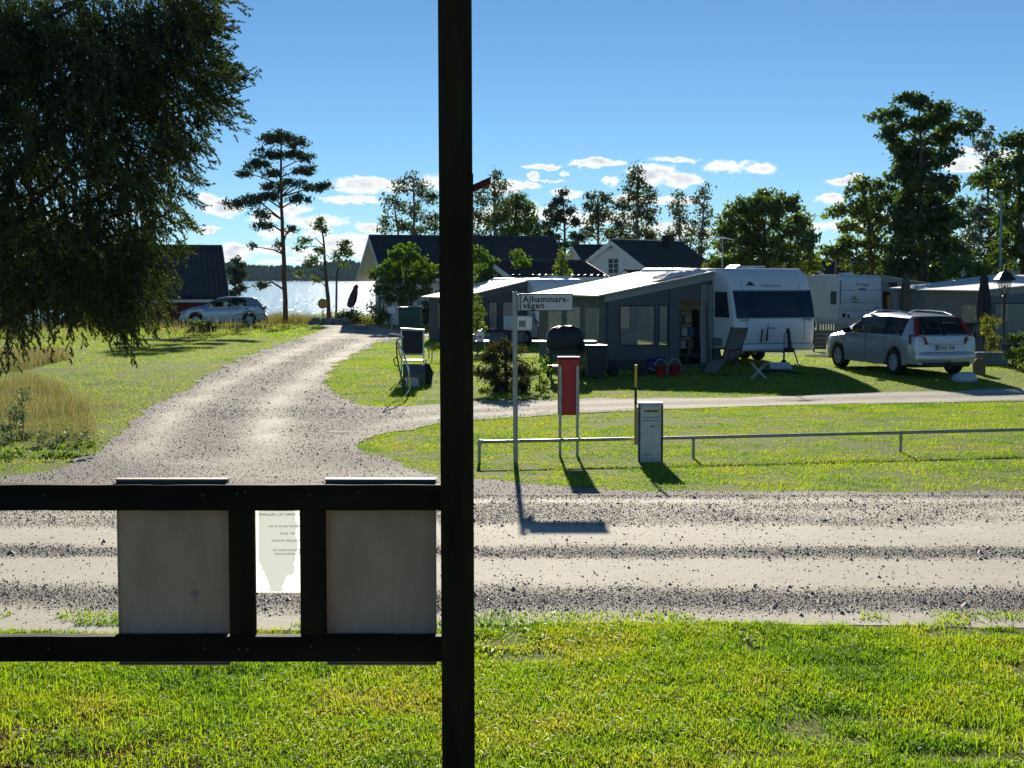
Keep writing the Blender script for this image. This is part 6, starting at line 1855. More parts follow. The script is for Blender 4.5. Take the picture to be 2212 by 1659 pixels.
# A4 notice in a pocket between the slats
xa, xb = LX(526), LX(667); zt, zb = LZ(1086), LZ(1283)
pr = empty('paper_notice', (fb.x, fb.y, fz)); tag(pr, 'weathered paper notice in a clear pocket seen from the back', 'notice')
m_, nt_ = _nt('thin_paper')
o_ = N(nt_, 'ShaderNodeOutputMaterial'); d_ = N(nt_, 'ShaderNodeBsdfDiffuse'); d_.inputs[0].default_value = (.85, .84, .80, 1); t_ = N(nt_, 'ShaderNodeBsdfTranslucent'); t_.inputs[0].default_value = (.95, .94, .90, 1)
mx_ = N(nt_, 'ShaderNodeMixShader'); mx_.inputs[0].default_value = .6; L(nt_, d_.outputs[0], mx_.inputs[1]); L(nt_, t_.outputs[0], mx_.inputs[2]); L(nt_, mx_.outputs[0], o_.inputs[0])
PAPER = m_
MB().add([(xa, .024, zb), (xb, .024, zb), (xb, .024, zt), (xa, .024, zt)], [(0, 1, 2, 3)]).build('paper_sheet', PAPER, pr)
m2_, nt_ = _nt('soaked_paper')
o_ = N(nt_, 'ShaderNodeOutputMaterial'); d_ = N(nt_, 'ShaderNodeBsdfDiffuse'); d_.inputs[0].default_value = (.66, .68, .69, 1); t_ = N(nt_, 'ShaderNodeBsdfTranslucent'); t_.inputs[0].default_value = (.82, .85, .88, 1)
mx_ = N(nt_, 'ShaderNodeMixShader'); mx_.inputs[0].default_value = .5; L(nt_, d_.outputs[0], mx_.inputs[1]); L(nt_, t_.outputs[0], mx_.inputs[2]); L(nt_, mx_.outputs[0], o_.inputs[0])
z1 = [(175, 90), (840, 90), (820, 200), (830, 330), (880, 390), (830, 460), (820, 560), (860, 680), (860, 770), (815, 870), (810, 940), (830, 1000), (780, 1040), (800, 1140), (780, 1240), (690, 1250), (640, 1300), (615, 1400), (580, 1440), (590, 1540), (370, 1540), (355, 1420), (300, 1290), (265, 1200), (215, 1130), (225, 1090), (178, 1040)]
tor = [(LX((920 + X * .217) / 1.736), LZ((1890 + Y * .217) / 1.736)) for X, Y in z1]
m = MB(); m.add([(x, .0225, z) for x, z in tor], [tuple(range(len(tor)))]); m.build('soaked_layer', m2_, pr)
INK = paint('faded_ink', (.10, .085, .08), .9)
for (ln, X, Y, h) in (('VÄLKOMMEN TILL GÄLLARÅS CAMPING', 930, 178, 40), ('PLATSAVGIFT 200 KR, DYGN', 930, 380, 34), ('EFTER 4 TIM - 20 KR', 930, 505, 34), ('ANMÄLNINGEN TECKNAS', 930, 630, 34), ('INFORMATION RING TÅS', 930, 795, 34), ('TOMÅLARE 070-2252182', 930, 858, 34)):
    sx = LX((920 + X * .217) / 1.736) + .018; sz = LZ((1890 + Y * .217) / 1.736 + 5)
    text('lettering', ln, .0115 if h > 35 else .0095, INK, pr, Matrix.Translation((sx, .0212, sz)) @ XZ, mirror=True, align='LEFT', spacing=1.05)

# ------------------------------------------------------------------ street sign
GREY = STEEL
def stand(vx, d, z=None):
    x = (vx - VW / 2) / FPX * d
    return Vector((x, d, g1(x, d)))
dS = 21.4
ps = stand(1114, dS)
k = 1 / ppm(dS)
sg = empty('street_sign', ps); tag(sg, 'street sign plate on a tall grey pole reading Ålhammars-vägen', 'sign')
top = P(1114, 632, dS).z - ps.z
MB().tube([(0, 0, -.1), (-.012, 0, top)], .033, 12).build('pole', GREY, sg, smooth=True)
MB().lathe([(.035, top - .005), (.035, top + .01), (.01, top + .02)], 12, (-.012, 0, 0)).build('pole_cap', GREY, sg)
px = lambda v: (v - 1114) * k
zz = lambda v: P(1114, v, dS).z - ps.z
MB().box(px(1120), -.02, zz(672), px(1238), .02, zz(634), .004).build('plate_edge', BLACK, sg)
MB().box(px(1125.5), -.026, zz(670), px(1236), -.0205, zz(636.5), .001).build('plate_face', paint('sign_white', (.62, .63, .62), .4, var=.06), sg)
MB().box(px(1120), -.03, zz(671), px(1123.8), -.021, zz(635), .002).build('end_bracket', GREY, sg)
text('lettering', 'Ålhammars-', .120, TRIMBLK, sg, Matrix.Translation((px(1129.5), -.0275, zz(652.5))) @ XZ, bold=.0028, spacing=1.1)
text('lettering', 'vägen', .120, TRIMBLK, sg, Matrix.Translation((px(1129.5), -.0275, zz(666))) @ XZ, bold=.0028, spacing=1.1)
m = MB(); m.M = Matrix.Translation((-.01, .04, 0)) @ rotz(math.radians(80)); m.box(0, -.01, zz(672), .62, .01, zz(636), .003); m.build('second_plate', GREY, sg)

# red refuse bin on two legs
dR = 22.2; pr_ = stand(1229, dR); k = 1 / ppm(dR)
rb = empty('litter_bin', pr_); tag(rb, 'tall narrow red bin on two grey legs behind the pipe rail', 'bin')
zz = lambda v: P(1229, v, dR).z - pr_.z
REDP = paint('bin_red', (.48, .028, .025), .5, var=.1)
MB().box(-.155, 0, zz(897), .155, .20, zz(776), .01).build('box', REDP, rb)
MB().box(-.165, -.01, zz(776) + .001, .165, .21, zz(771), .006).build('lid', paint('bin_lid', (.16, .02, .02), .7), rb)
for sx in (-.125, .125):
    m = MB(); m.box(sx - .02, -.035, -.12, sx + .02, -.002, zz(790)); m.build('leg', GREY, rb)
    for v in (797, 880): MB().box(sx - .008, -.042, zz(v) - .008, sx + .008, -.0351, zz(v) + .008).build('bolt', CHROME, rb)

# cable cabinet and marker stake
dC = 21.4; pc = stand(1407, dC); k = 1 / ppm(dC)
cb = empty('cable_cabinet', pc); tag(cb, 'grey metal cable cabinet with yellow label standing on the verge', 'cabinet')
CAB = paint('cabinet_grey', (.60, .60, .56), .5, var=.14, scale=7, metal=.2)
hw = 27 * k; zz = lambda v: P(1407, v, dC).z - pc.z; ct = zz(870)
MB().box(-hw + .012, .012, -.1, hw - .012, .22, ct - .03, .004).build('body', CAB, cb)
MB().box(-hw, .0, ct - .03, hw, .235, ct, .008).build('lid', CAB, cb)
for sx in (-1, 1): MB().box(sx * hw, -.002, -.02, sx * (hw - .024), .0119, ct - .031).build('frame_post', paint('cabinet_dark', (.05, .055, .055), .5), cb)
MB().box(-hw + .03, .000, .05, hw - .03, .0115, ct - .04, .003).build('door', CAB, cb)
MB().box(-.02 - .07, -.004, ct - .135, .115, -.0005, ct - .10).build('label', paint('label_yellow', (.65, .33, .02), .5), cb)
text('lettering', 'KABELSKÅP', .034, TRIMBLK, cb, Matrix.Translation((-.083, -.0052, ct - .129)) @ XZ, bold=.001)
MB().box(-hw + .045, -.004, ct - .205, hw - .045, -.0005, ct - .198).build('vent_slot', TRIMBLK, cb)
MB().box(-hw + .045, -.004, ct - .252, hw - .045, -.0005, ct - .246).build('vent_slot', TRIMBLK, cb)
m = MB(); m.tube([(-.01, -.006, ct - .33), (.035, -.01, ct - .325), (.055, -.006, ct - .345)], .006, 6); m.build('handle', TRIMBLK, cb)
text('lettering', 'Kabeldon', .034, TRIMBLK, cb, Matrix.Translation((-hw + .05, -.0012, .10)) @ XZ)
MB().box(-hw - .02, .06, zz(962), -hw + .011, .09, zz(880)).build('stake_holder', CAB, cb)
dK = 21.5; pk = stand(1374, dK)
stk = empty('marker_stake', pk); tag(stk, 'yellow and black snow stake fixed beside the cable cabinet', 'stake')
zt = P(1374, 788, dK).z - pk.z
bands = [(0.02, .42, 0), (.42, .72, 0), (.72, zt - .58, 0), (zt - .58, zt - .53, 0)]
bb = [(zz(962), zt - .55, 1), (zt - .55, zt - .315, 0), (zt - .315, zt, 1)]
YEL = paint('stake_yellow', (.72, .46, .03), .5)
for a, b, c in bb:
    MB().tube([(0, 0, a), (0, 0, b)], .019, 10).build('band', YEL if c else TRIMBLK, stk, smooth=True)

# low pipe rail
rpts = [(1035, 21.3), (1500, 21.9), (1950, 22.6), (2420, 23.4)]
rw = [stand(v, d) for v, d in rpts]
pr2 = empty('pipe_rail', rw[0]); tag(pr2, 'low galvanised pipe rail running along the grass verge', 'rail')
b0 = rw[0]
hgt = lambda p: p.z + .30 - b0.z
m = MB()
pts = [(rw[0].x - b0.x + .03, rw[0].y - b0.y, hgt(rw[0]))] + [((p.x - b0.x), (p.y - b0.y), hgt(p)) for p in rw[1:]]
m.tube(pts, .024, 10); m.build('rail', GREY, pr2, smooth=True)
for i, p in enumerate(rw):
    m = MB(); m.tube([(p.x - b0.x, p.y - b0.y, p.z - b0.z - .15), (p.x - b0.x, p.y - b0.y, hgt(p) - (.0 if i == 0 else .022))], .022, 8); m.build('post', GREY, pr2, smooth=True)
m = MB(); m.tube([(-.0, 0, .24), (0, 0, .29), (.012, 0, .306), (.06, .0, .302)], .03, 10); m.build('elbow', GREY, pr2, smooth=True)
# steel lid lying in the gravel
pm = G(730, 935)
m = MB(); m.lathe([(.20, .012), (.20, .018), (.18, .021), (.02, .022)], 24); tag(m.build('manhole_lid', paint('cast_iron', (.16, .14, .12), .95, var=.3), None, loc=(pm.x, pm.y, pm.z)), 'round iron manhole lid lying flush in the gravel junction', 'lid')

# ------------------------------------------------------------------ things on the big pitch
# covered barbecue
pb = stand(1218, 38.0); bq = empty('barbecue', pb, math.radians(8)); tag(bq, 'gas barbecue under a dark cover with a side shelf', 'barbecue')
COVER = paint('bbq_cover', (.02, .02, .026), .55, var=.3, bump=.5, bscale=5)
def blob(rings_):
    m = MB(); rr = []
    for (z, rx, ry, ox) in rings_:
        rr.append([(ox + rx * (abs(math.cos(a)) ** .6) * math.copysign(1, math.cos(a)), ry * (abs(math.sin(a)) ** .6) * math.copysign(1, math.sin(a)), z + .012 * math.sin(5 * a + z * 9)) for a in np.linspace(0, 2 * math.pi, 28, endpoint=False)])
    m.rings(rr); return m
blob([(.70, .43, .26, .02), (.78, .46, .28, .02), (.95, .47, .28, .03), (1.10, .44, .26, .03), (1.20, .34, .20, .04), (1.26, .16, .09, .06)]).build('cover', COVER, bq, smooth=True)
MB().box(-.40, -.22, .58, .44, .22, .70, .02).build('firebox', paint('bbq_black', (.03, .03, .028), .5), bq)
MB().box(-.78, -.2, .86, -.45, .2, .895, .01).build('side_shelf', paint('shelf_white', (.5, .5, .48), .4), bq)
MB().box(.48, -.2, .86, .80, .2, .89, .01).build('side_shelf', paint('shelf_white', (.5, .5, .48), .4), bq)
for sx in (-.34, .36):
    for sy in (-.16, .16): MB().tube([(sx, sy, .0), (sx, sy, .6)], .022, 6).build('leg', TRIMBLK, bq)
MB().box(-.38, -.18, .26, .40, .18, .285).build('lower_shelf', TRIMBLK, bq)
for sx in (-.36, .38):
    m = MB(); m.M = Matrix.Translation((sx, .17, .09)) @ Matrix.Rotation(math.pi / 2, 4, 'Y'); m.lathe([(.02, -.03), (.09, -.03), (.09, .03), (.02, .03)], 14); m.build('wheel', TYRE, bq)
# wheelie bin
pw = stand(1284, 37.6); wb = empty('wheelie_bin', pw, math.radians(10)); tag(wb, 'dark blue black bin standing between barbecue and awning', 'bin')
BIN = paint('bin_dark', (.02, .025, .035), .5)
m = MB(); m.rings([[(-.2, -.22, .05), (.2, -.22, .05), (.2, .22, .05), (-.2, .22, .05)], [(-.27, -.28, .78), (.27, -.28, .78), (.27, .28, .78), (-.27, .28, .78)]]); m.build('body', BIN, wb)
MB().box(-.29, -.30, .78, .29, .30, .82, .015).build('lid', BIN, wb)
m = MB(); m.tube([(-.25, .31, .80), (.25, .31, .80)], .018, 6); m.build('handle', BIN, wb)
for sx in (-.24, .24):
    m = MB(); m.M = Matrix.Translation((sx, .24, .1)) @ Matrix.Rotation(math.pi / 2, 4, 'Y'); m.lathe([(.02, -.025), (.1, -.025), (.1, .025), (.02, .025)], 14); m.build('wheel', TYRE, wb)
def xz_thing(name, label, cat, vx, d, fn, rz=0.0, group=None):
    p = stand(vx, d); r = empty(name, p, rz); tag(r, label, cat, group); fn(r); return r
# white table with canister, cut by the post
def tbl(r):
    MB().box(-.45, -.28, .68, .42, .28, .71, .01).build('table_top', paint('table_white', (.7, .7, .7), .4), r)
    for sx in (-.36, .34):
        m = MB(); m.tube([(sx, -.25, 0), (sx * .9, .24, .68)], .014, 6); m.tube([(sx, .25, 0), (sx * .9, -.24, .68)], .014, 6); m.build('leg', POLE, r)
xz_thing('folding_table', 'white folding table half hidden by the dark post', 'table', 1023, 41.5, tbl)
pj = stand(1037, 41.5)
m = MB(); m.rings([[(-.1, -.07, 0), (.1, -.07, 0), (.1, .07, 0), (-.1, .07, 0)], [(-.1, -.07, .2), (.1, -.07, .2), (.1, .07, .2), (-.1, .07, .2)], [(-.05, -.05, .27), (.06, -.05, .27), (.06, .05, .27), (-.05, .05, .27)]])
cj = empty('water_canister', (pj.x, pj.y, pj.z + .71)); tag(cj, 'white plastic water canister standing on the folding table', 'canister')
m.build('body', paint('canister_white', (.72, .72, .70), .4), cj)
MB().box(-.06, -.074, .06, .05, -.0705, .13).build('label', GREYTXT, cj); MB().lathe([(.025, .27), (.025, .31), (.01, .312)], 10, (.05, 0, 0)).build('cap', TRIMBLK, cj)
pj = stand(1022, 41.3); tag(MB().lathe([(.07, 0), (.11, .05), (.11, .12), (.06, .17), (.02, .18)], 14).build('bowl', paint('bowl_grey', (.4, .4, .42), .4), None, smooth=True, loc=(pj.x, pj.y, pj.z + .71)), 'grey round pot beside the canister on the white table', 'pot')

# reclining camp chair and little stool in front of the caravan
FAB = paint('chair_fabric', (.16, .13, .11), .8, var=.15)
def recliner(r):
    W_ = .27
    for sx in (-W_, W_):
        m = MB(); m.tube([(.02, sx, .0), (-.30, sx, .42), (-.12, sx, .46)], .014, 6); m.tube([(-.55, sx, .0), (-.12, sx, .46)], .014, 6); m.build('leg', TRIMBLK, r)
        m = MB(); m.tube([(-.12, sx, .40), (.22, sx, 1.20)], .015, 6); m.build('back_frame', TRIMBLK, r)
        m = MB(); m.tube([(-.6, sx, .36), (-.12, sx, .40)], .014, 6); m.tube([(-.85, sx, .08), (-.6, sx, .36)], .014, 6); m.build('seat_frame', TRIMBLK, r)
        m = MB(); m.tube([(-.5, sx, .62), (.02, sx, .66)], .02, 6); m.tube([(-.5, sx, .36), (-.5, sx, .62)], .012, 6); m.build('armrest', TRIMBLK, r)
    def sheet(nm, a, b):
        m = MB(); m.add([(a[0], -W_ + .015, a[1]), (a[0], W_ - .015, a[1]), (b[0], W_ - .015, b[1]), (b[0], -W_ + .015, b[1]), (a[0], -W_ + .015, a[1] - .012), (a[0], W_ - .015, a[1] - .012), (b[0], W_ - .015, b[1] - .012), (b[0], -W_ + .015, b[1] - .012)], [(0, 1, 2, 3), (7, 6, 5, 4), (0, 4, 5, 1), (1, 5, 6, 2), (2, 6, 7, 3), (3, 7, 4, 0)]); m.build(nm, FAB, r)
    sheet('backrest', (-.11, .42), (.215, 1.18)); sheet('seat', (-.58, .37), (-.13, .41)); sheet('footrest', (-.83, .10), (-.61, .36))
    MB().box(.14, -.2, 1.04, .24, .2, 1.16, .03).build('head_cushion', FAB, r)
xz_thing('reclining_chair', 'brown reclining camp chair on the shaded grass by the caravan', 'chair', 1585, 38.6, recliner, math.radians(40))
def stool(r):
    for sy in (-.15, .15):
        m = MB(); m.tube([(-.2, sy, .41), (.17, sy, .012)], .011, 6); m.tube([(.2, sy * .9, .41), (-.17, sy * .9, .012)], .011, 6); m.build('leg_pair', paint('white_tube', (.6, .6, .58), .4), r)
    for xx in (-.17, .17): m = MB(); m.tube([(xx, -.15, .012), (xx, .15, .012)], .011, 6); m.build('foot_bar', paint('white_tube', (.6, .6, .58), .4), r)
    MB().box(-.21, -.17, .40, .21, .17, .415, .004).build('seat', paint('stool_red', (.22, .05, .04), .8), r)
xz_thing('folding_stool', 'small folding stool with white crossed legs and red seat', 'stool', 1640, 37.4, stool)
# cooler, red buckets and bits in front of the awning
def cooler(r):
    MB().box(-.24, -.15, 0, .24, .15, .36, .03).build('body', paint('cooler_blue', (.01, .015, .10), .5), r)
    MB().box(-.25, -.16, .36, .25, .16, .43, .02).build('lid', paint('cooler_lid', (.02, .03, .16), .5), r)
    m = MB(); m.tube([(-.25, 0, .30), (-.30, 0, .22), (-.25, 0, .1)], .012, 6); m.build('handle', paint('white_tube', (.6, .6, .58), .4), r)
xz_thing('cool_box', 'dark blue cool box under the awning window', 'cool box', 1415, 38.9, cooler, .2)
def bucket(col):
    def f(r):
        m = MB(); m.lathe([(.11, 0), (.15, .26), (.155, .27), (.14, .26), (.10, .02)], 16); m.build('pail', paint('bucket_red', col, .45), r, smooth=True)
        m = MB(); m.tube([(.15 * math.cos(a), 0, .26 + .17 * math.sin(a)) for a in np.linspace(0, math.pi, 10)], .007, 5); m.build('bail', paint('white_tube', (.6, .6, .58), .4), r)
    return f
xz_thing('bucket', 'red bucket with white handle left of two in front of the awning', 'bucket', 1428, 38.0, bucket((.30, .012, .015)), group='red buckets by the awning')
xz_thing('bucket', 'red bucket right of two in front of the awning door', 'bucket', 1458, 38.2, bucket((.32, .01, .03)), group='red buckets by the awning')
pbl = stand(1441, 38.4); tag(MB().lathe([(.01, 0), (.07, .02), (.10, .08), (.09, .15), (.03, .18)], 14).build('ball', paint('ball_grey', (.3, .3, .3), .6), None, smooth=True, loc=pbl), 'grey football between the two red buckets', 'ball')
def cart(r):
    MB().box(-.5, -.22, .16, .5, .22, .40, .02).build('tray', paint('cart_green', (.02, .03, .028), .7), r)
    for sx in (-.34, .34):
        for sy in (-.25, .25):
            m = MB(); m.M = Matrix.Translation((sx, sy, .11)) @ Matrix.Rotation(math.pi / 2, 4, 'X'); m.lathe([(.02, -.03), (.11, -.03), (.11, .03), (.02, .03)], 16); m.build('wheel', TYRE, r)
    m = MB(); m.tube([(.5, 0, .2), (1.0, 0, .06)], .015, 6); m.build('pull_bar', POLE, r)
xz_thing('hand_cart', 'low dark four wheeled hand cart parked along the awning', 'cart', 1352, 38.3, cart, .12)
# step by the awning door
def step(r):
    MB().box(-.3, -.16, .16, .3, .16, .19, .01).build('tread', paint('step_green', (.03, .08, .05), .7), r)
    for sx in (-.27, .27): MB().box(sx - .015, -.15, 0, sx + .015, .15, .16).build('leg', TRIMBLK, r)
xz_thing('door_step', 'low green step in front of the awning door', 'step', 1498, 39.0, step, TH)
# aluminium ladder-like step and sheet under the caravan nose
def sheet_(r):
    m = MB(); m.M = Matrix.Rotation(.28, 4, 'X'); m.box(-.28, 0, .02, .28, .5, .035); m.build('panel', paint('sheet_white', (.6, .63, .65), .4), r)
xz_thing('plastic_sheet', 'pale plastic sheet lying under the caravan drawbar', 'sheet', 1690, 40.2, sheet_)
def mat_pile(r):
    for i in range(4):
        m = MB(); m.tube([(-.5 + .1 * math.sin(i * 2.1), .1 * i - .1, .03 + .02 * i), (0, .05 + .1 * math.cos(i), .08), (.5, .12 * i - .2, .03)], .025, 6); m.build('hose_coil', TRIMBLK, r)
xz_thing('hose_heap', 'dark heap of cable and hose on the grass before the caravan', 'hose', 1690, 38.8, mat_pile)

# chair, crate, bag and panels set down on the grass left of the post
def campchair(r):
    W_ = .27
    MB().box(-W_ + .02, -.02, .62, W_ - .02, .03, 1.20, .012).build('backrest', paint('chair_black', (.014, .014, .018), .6), r)
    m = MB(); m.rings([[(-W_ - .02, -.05, 1.19), (W_ + .02, -.05, 1.17), (W_ + .02, .07, 1.17), (-W_ - .02, .07, 1.19)], [(-W_ - .02, -.03, 1.25), (W_ + .02, -.03, 1.21), (W_ + .02, .06, 1.22), (-W_ - .02, .06, 1.26)]]); m.build('head_pad', paint('head_pad', (.55, .53, .52), .6), r)
    MB().box(-W_ + .02, .0, .44, W_ - .02, .5, .47, .01).build('seat', paint('chair_black', (.014, .014, .018), .6), r)
    for sx in (-W_, W_):
        m = MB(); m.tube([(sx, .02, 1.2), (sx, .0, .45), (sx, -.12, .0)], .016, 8); m.build('back_tube', CHROME, r)
        m = MB(); m.tube([(sx, .5, .45), (sx, .42, .0)], .016, 8); m.build('leg', CHROME, r)
        m = MB(); m.tube([(sx, .02, .80), (sx * 1.35, .0, .78), (sx * 1.38, .25, .76), (sx * 1.3, .45, .5)], .016, 8); m.build('armrest', CHROME, r)
    MB().tube([(-W_, .01, .60), (W_, .01, .60)], .014, 8).build('cross_tube', CHROME, r)
xz_thing('camping_chair', 'black camping chair with chrome tubes and white head pad', 'chair', 891, 37.2, campchair, -.05)
def crate(r):
    for a in ((-.26, -.2, .0, .26, -.18, .42), (-.26, .18, .0, .26, .2, .42), (-.26, -.179, .0, -.24, .179, .42), (.24, -.179, .0, .26, .179, .42), (-.239, -.179, .0, .239, .179, .02)):
        MB().box(*a).build('side', paint('crate_grey', (.10, .11, .11), .6), r)
    MB().tube([(-.27, -.2, .43), (.27, -.2, .43), (.27, .2, .43), (-.27, .2, .43), (-.27, -.2, .43)], .014, 6).build('rim', CHROME, r)
    for xx in (-.1, .1): MB().box(xx - .006, -.206, .03, xx + .006, -.2005, .38).build('rib', TRIMBLK, r)
xz_thing('plastic_crate', 'dark grey crate standing in front of the black camping chair', 'crate', 895, 36.2, crate)
def panel(col, w, h):
    def f(r):
        m = MB(); m.M = Matrix.Rotation(math.radians(14), 4, 'X'); m.box(-w / 2, 0, 0, w / 2, .012, h); m.build('sheet', paint('panel_%d' % int(col[0] * 100), col, .7), r)
    return f
xz_thing('cardboard_sheet', 'brown cardboard sheet leaning against the crate', 'sheet', 897, 35.85, panel((.22, .17, .11), .46, .26))
xz_thing('leaning_board', 'white board leaning in front of the crate at an angle', 'board', 890, 35.3, panel((.55, .57, .58), .34, .22), math.radians(-22))
def bag(r):
    blob([(0, .10, .14, 0), (.1, .12, .16, 0), (.3, .12, .15, 0), (.42, .08, .10, -.01), (.47, .03, .04, -.01)]).build('body', paint('bag_black', (.012, .012, .014), .7), r, smooth=True)
    m = MB(); m.tube([(.08, -.1, .1), (.15, -.16, .25), (.05, -.1, .42)], .014, 5); m.build('strap', TRIMBLK, r)
xz_thing('backpack', 'black backpack leaning at the right side of the crate', 'bag', 923, 36.2, bag)
def folded(r):
    m = MB(); m.tube([(-.16, .0, 1.20), (-.02, -.02, .95), (.10, -.05, .60), (.115, -.06, .54), (.12, -.02, .12), (.03, 0, .0)], .022, 8); m.build('front_tube', CHROME, r)
    m = MB(); m.tube([(-.16, .0, 1.20), (-.15, .06, .85), (-.10, .08, .55), (-.02, .1, .2), (.03, 0, .0)], .016, 8); m.build('rear_tube', TRIMBLK, r)
    m = MB(); m.tube([(-.14, .06, .85), (-.23, .1, .78), (-.2, .1, .66), (-.1, .08, .62)], .014, 6); m.tube([(-.05, .08, .4), (.10, -.04, .48)], .012, 6); m.tube([(0.0, .06, .22), (.04, .03, .34)], .01, 6); m.build('linkage', TRIMBLK, r)
    m = MB(); m.tube([(-.16, 0, 1.2), (.0, .02, 1.28)], .02, 6); m.build('top_grip', CHROME, r)
xz_thing('folded_chair_frame', 'folded chrome chair frame standing on edge in the grass', 'chair frame', 872, 33.2, folded)
pbs = stand(933, 44); tree('flower_bed', 'little clump of dry plants behind the black backpack', [[(933, 760, 1), (933, 750, .8)]], 44, [(930, 752, 12, 7), (942, 755, 12, 8)], .05, LF_RUST, dens=300, seed=61, cat='plant', limbs=False, twig=.05)

# ------------------------------------------------------------------ right hand side
# lamp post
pl = stand(2168, 43.4); k = 1 / ppm(43.4)
lp = empty('lamp_post', pl); tag(lp, 'black lantern on a slim post beside the right hand awning', 'lamp post')
zz = lambda v: P(2168, v, 43.4).z - pl.z
LB = paint('lamp_black', (.02, .02, .022), .4)
m = MB(); m.lathe([(.12, 0), (.12, .05), (.07, .08), (.06, .5), (.045, .55), (.04, zz(645)), (.06, zz(640)), (.03, zz(637))], 14); m.build('column', LB, lp, smooth=True)
b0_, b1_ = zz(636), zz(606)
m = MB(); 
for i in range(4):
    a = math.pi / 4 + i * math.pi / 2; c, s = math.cos(a), math.sin(a)
    m.tube([(.11 * c, .11 * s, b0_), (.22 * c, .22 * s, b1_)], .010, 5)
m.tube([(.22 * math.cos(math.pi / 4 + i * math.pi / 2), .22 * math.sin(math.pi / 4 + i * math.pi / 2), b1_) for i in range(5)], .012, 5)
m.tube([(.11 * math.cos(math.pi / 4 + i * math.pi / 2), .11 * math.sin(math.pi / 4 + i * math.pi / 2), b0_) for i in range(5)], .012, 5); m.build('lantern_frame', LB, lp)
for i in range(4):
    a = math.pi / 4 + i * math.pi / 2; b = a + math.pi / 2
    m = MB(); m.add([(.107 * math.cos(a), .107 * math.sin(a), b0_), (.107 * math.cos(b), .107 * math.sin(b), b0_), (.217 * math.cos(b), .217 * math.sin(b), b1_), (.217 * math.cos(a), .217 * math.sin(a), b1_)], [(0, 1, 2, 3)]); m.build('lantern_pane', glassmat('lantern_glass', (.9, .9, .88), .7, .1), lp)
m = MB(); m.M = rotz(math.pi / 4); m.lathe([(.33, b1_ + .01), (.34, b1_ + .03), (.16, b1_ + .22), (.05, zz(586)), (.06, zz(583)), (.015, zz(575))], 4); m.build('lantern_roof', LB, lp)
MB().lathe([(.03, b0_), (.05, b0_ + .1), (.05, b0_ + .2), (.02, b0_ + .26)], 10).build('bulb', paint('opal', (.75, .74, .7), .3), lp, smooth=True)
# closed parasols
def parasol(vx, d, v0, v1, col, lean, lb, wide=.17):
    p = stand(vx, d)
    def f(r):
        z0 = P(vx, v1, d).z - p.z; z1 = P(vx, v0, d).z - p.z
        MB().tube([(0, 0, 0), (lean * .4, 0, z1)], .022, 8).build('pole', TRIMBLK, r)
        m = MB(); rr = []; h = z1 - z0
        for t, rad in ((0, .35), (.02, .6), (.1, .9), (.3, 1.0), (.55, .85), (.75, .6), (.84, .5), (.86, .62), (.92, .5), (1.0, .08)):
            z = z0 + h * t
            rr.append([(lean * (.4 * t) + wide * rad * (1 + .22 * math.cos(6 * a)) * math.cos(a), wide * rad * (1 + .22 * math.cos(6 * a)) * math.sin(a), z + .02 * math.sin(3 * a) * (t == 0)) for a in np.linspace(0, 2 * math.pi, 30, endpoint=False)])
        m.rings(rr); m.build('canopy', paint('parasol_%d' % int(vx), col, .85, var=.2), r, smooth=True)
        m = MB(); m.lathe([(.25, 0), (.25, .06), (.05, .09)], 12); m.build('foot', STONE, r)
    return xz_thing('closed_parasol', lb, 'parasol', vx, d, f, group='closed parasols')
parasol(1955, 56, 589, 676, (.05, .055, .06), .0, 'closed dark parasol in front of the older caravan awning', .19)
parasol(2125, 49, 590, 698, (.025, .027, .033), -.05, 'closed dark parasol left of the lamp post', .2)
parasol(757, 84, 614, 664, (.09, .05, .07), .9, 'closed purple parasol tilted on the terrace by the lake', .2)
# planter, bags
def planter(r):
    MB().box(-.45, -.2, 0, .45, .2, .34, .01).build('trough', paint('planter_grey', (.22, .23, .23), .8, var=.2), r)
    MB().box(-.42, -.17, .341, .42, .17, .345).build('soil', paint('soil', (.04, .03, .02), .95), r)
xz_thing('planter', 'grey concrete planter trough at the foot of the lamp post', 'planter', 2140, 42.6, planter)
def pbag(r):
    m = MB(); m.rings([[(-.13, -.09, 0), (.13, -.09, 0), (.13, .09, 0), (-.13, .09, 0)], [(-.15, -.1, .3), (.14, -.1, .32), (.15, .1, .3), (-.15, .1, .33)]], cap1=False); m.build('paper_wall', paint('kraft_paper', (.24, .16, .09), .85, var=.15), r)
    blob([(.27, .10, .07, 0), (.34, .12, .09, 0), (.40, .07, .05, 0)]).build('weeds', leafmat('weeds_dry', [(.16, .12, .04), (.25, .2, .08)], trans=.3), r, smooth=True)
xz_thing('paper_sack', 'brown paper garden sack standing behind the estate car', 'sack', 2117, 38.7, pbag)
blob([(0, .26, .16, 0), (.06, .30, .19, 0), (.17, .24, .15, .02), (.23, .10, .08, .05)])
wbag = stand(2085, 36.6)
m = blob([(0, .26, .16, 0), (.06, .30, .19, 0), (.17, .24, .15, .02), (.23, .10, .08, .05)]); tag(m.build('plastic_bag', paint('bag_white', (.5, .53, .56), .5, bump=.4, bscale=9), None, smooth=True, loc=wbag), 'white plastic bag lying on the grass behind the estate car', 'bag')
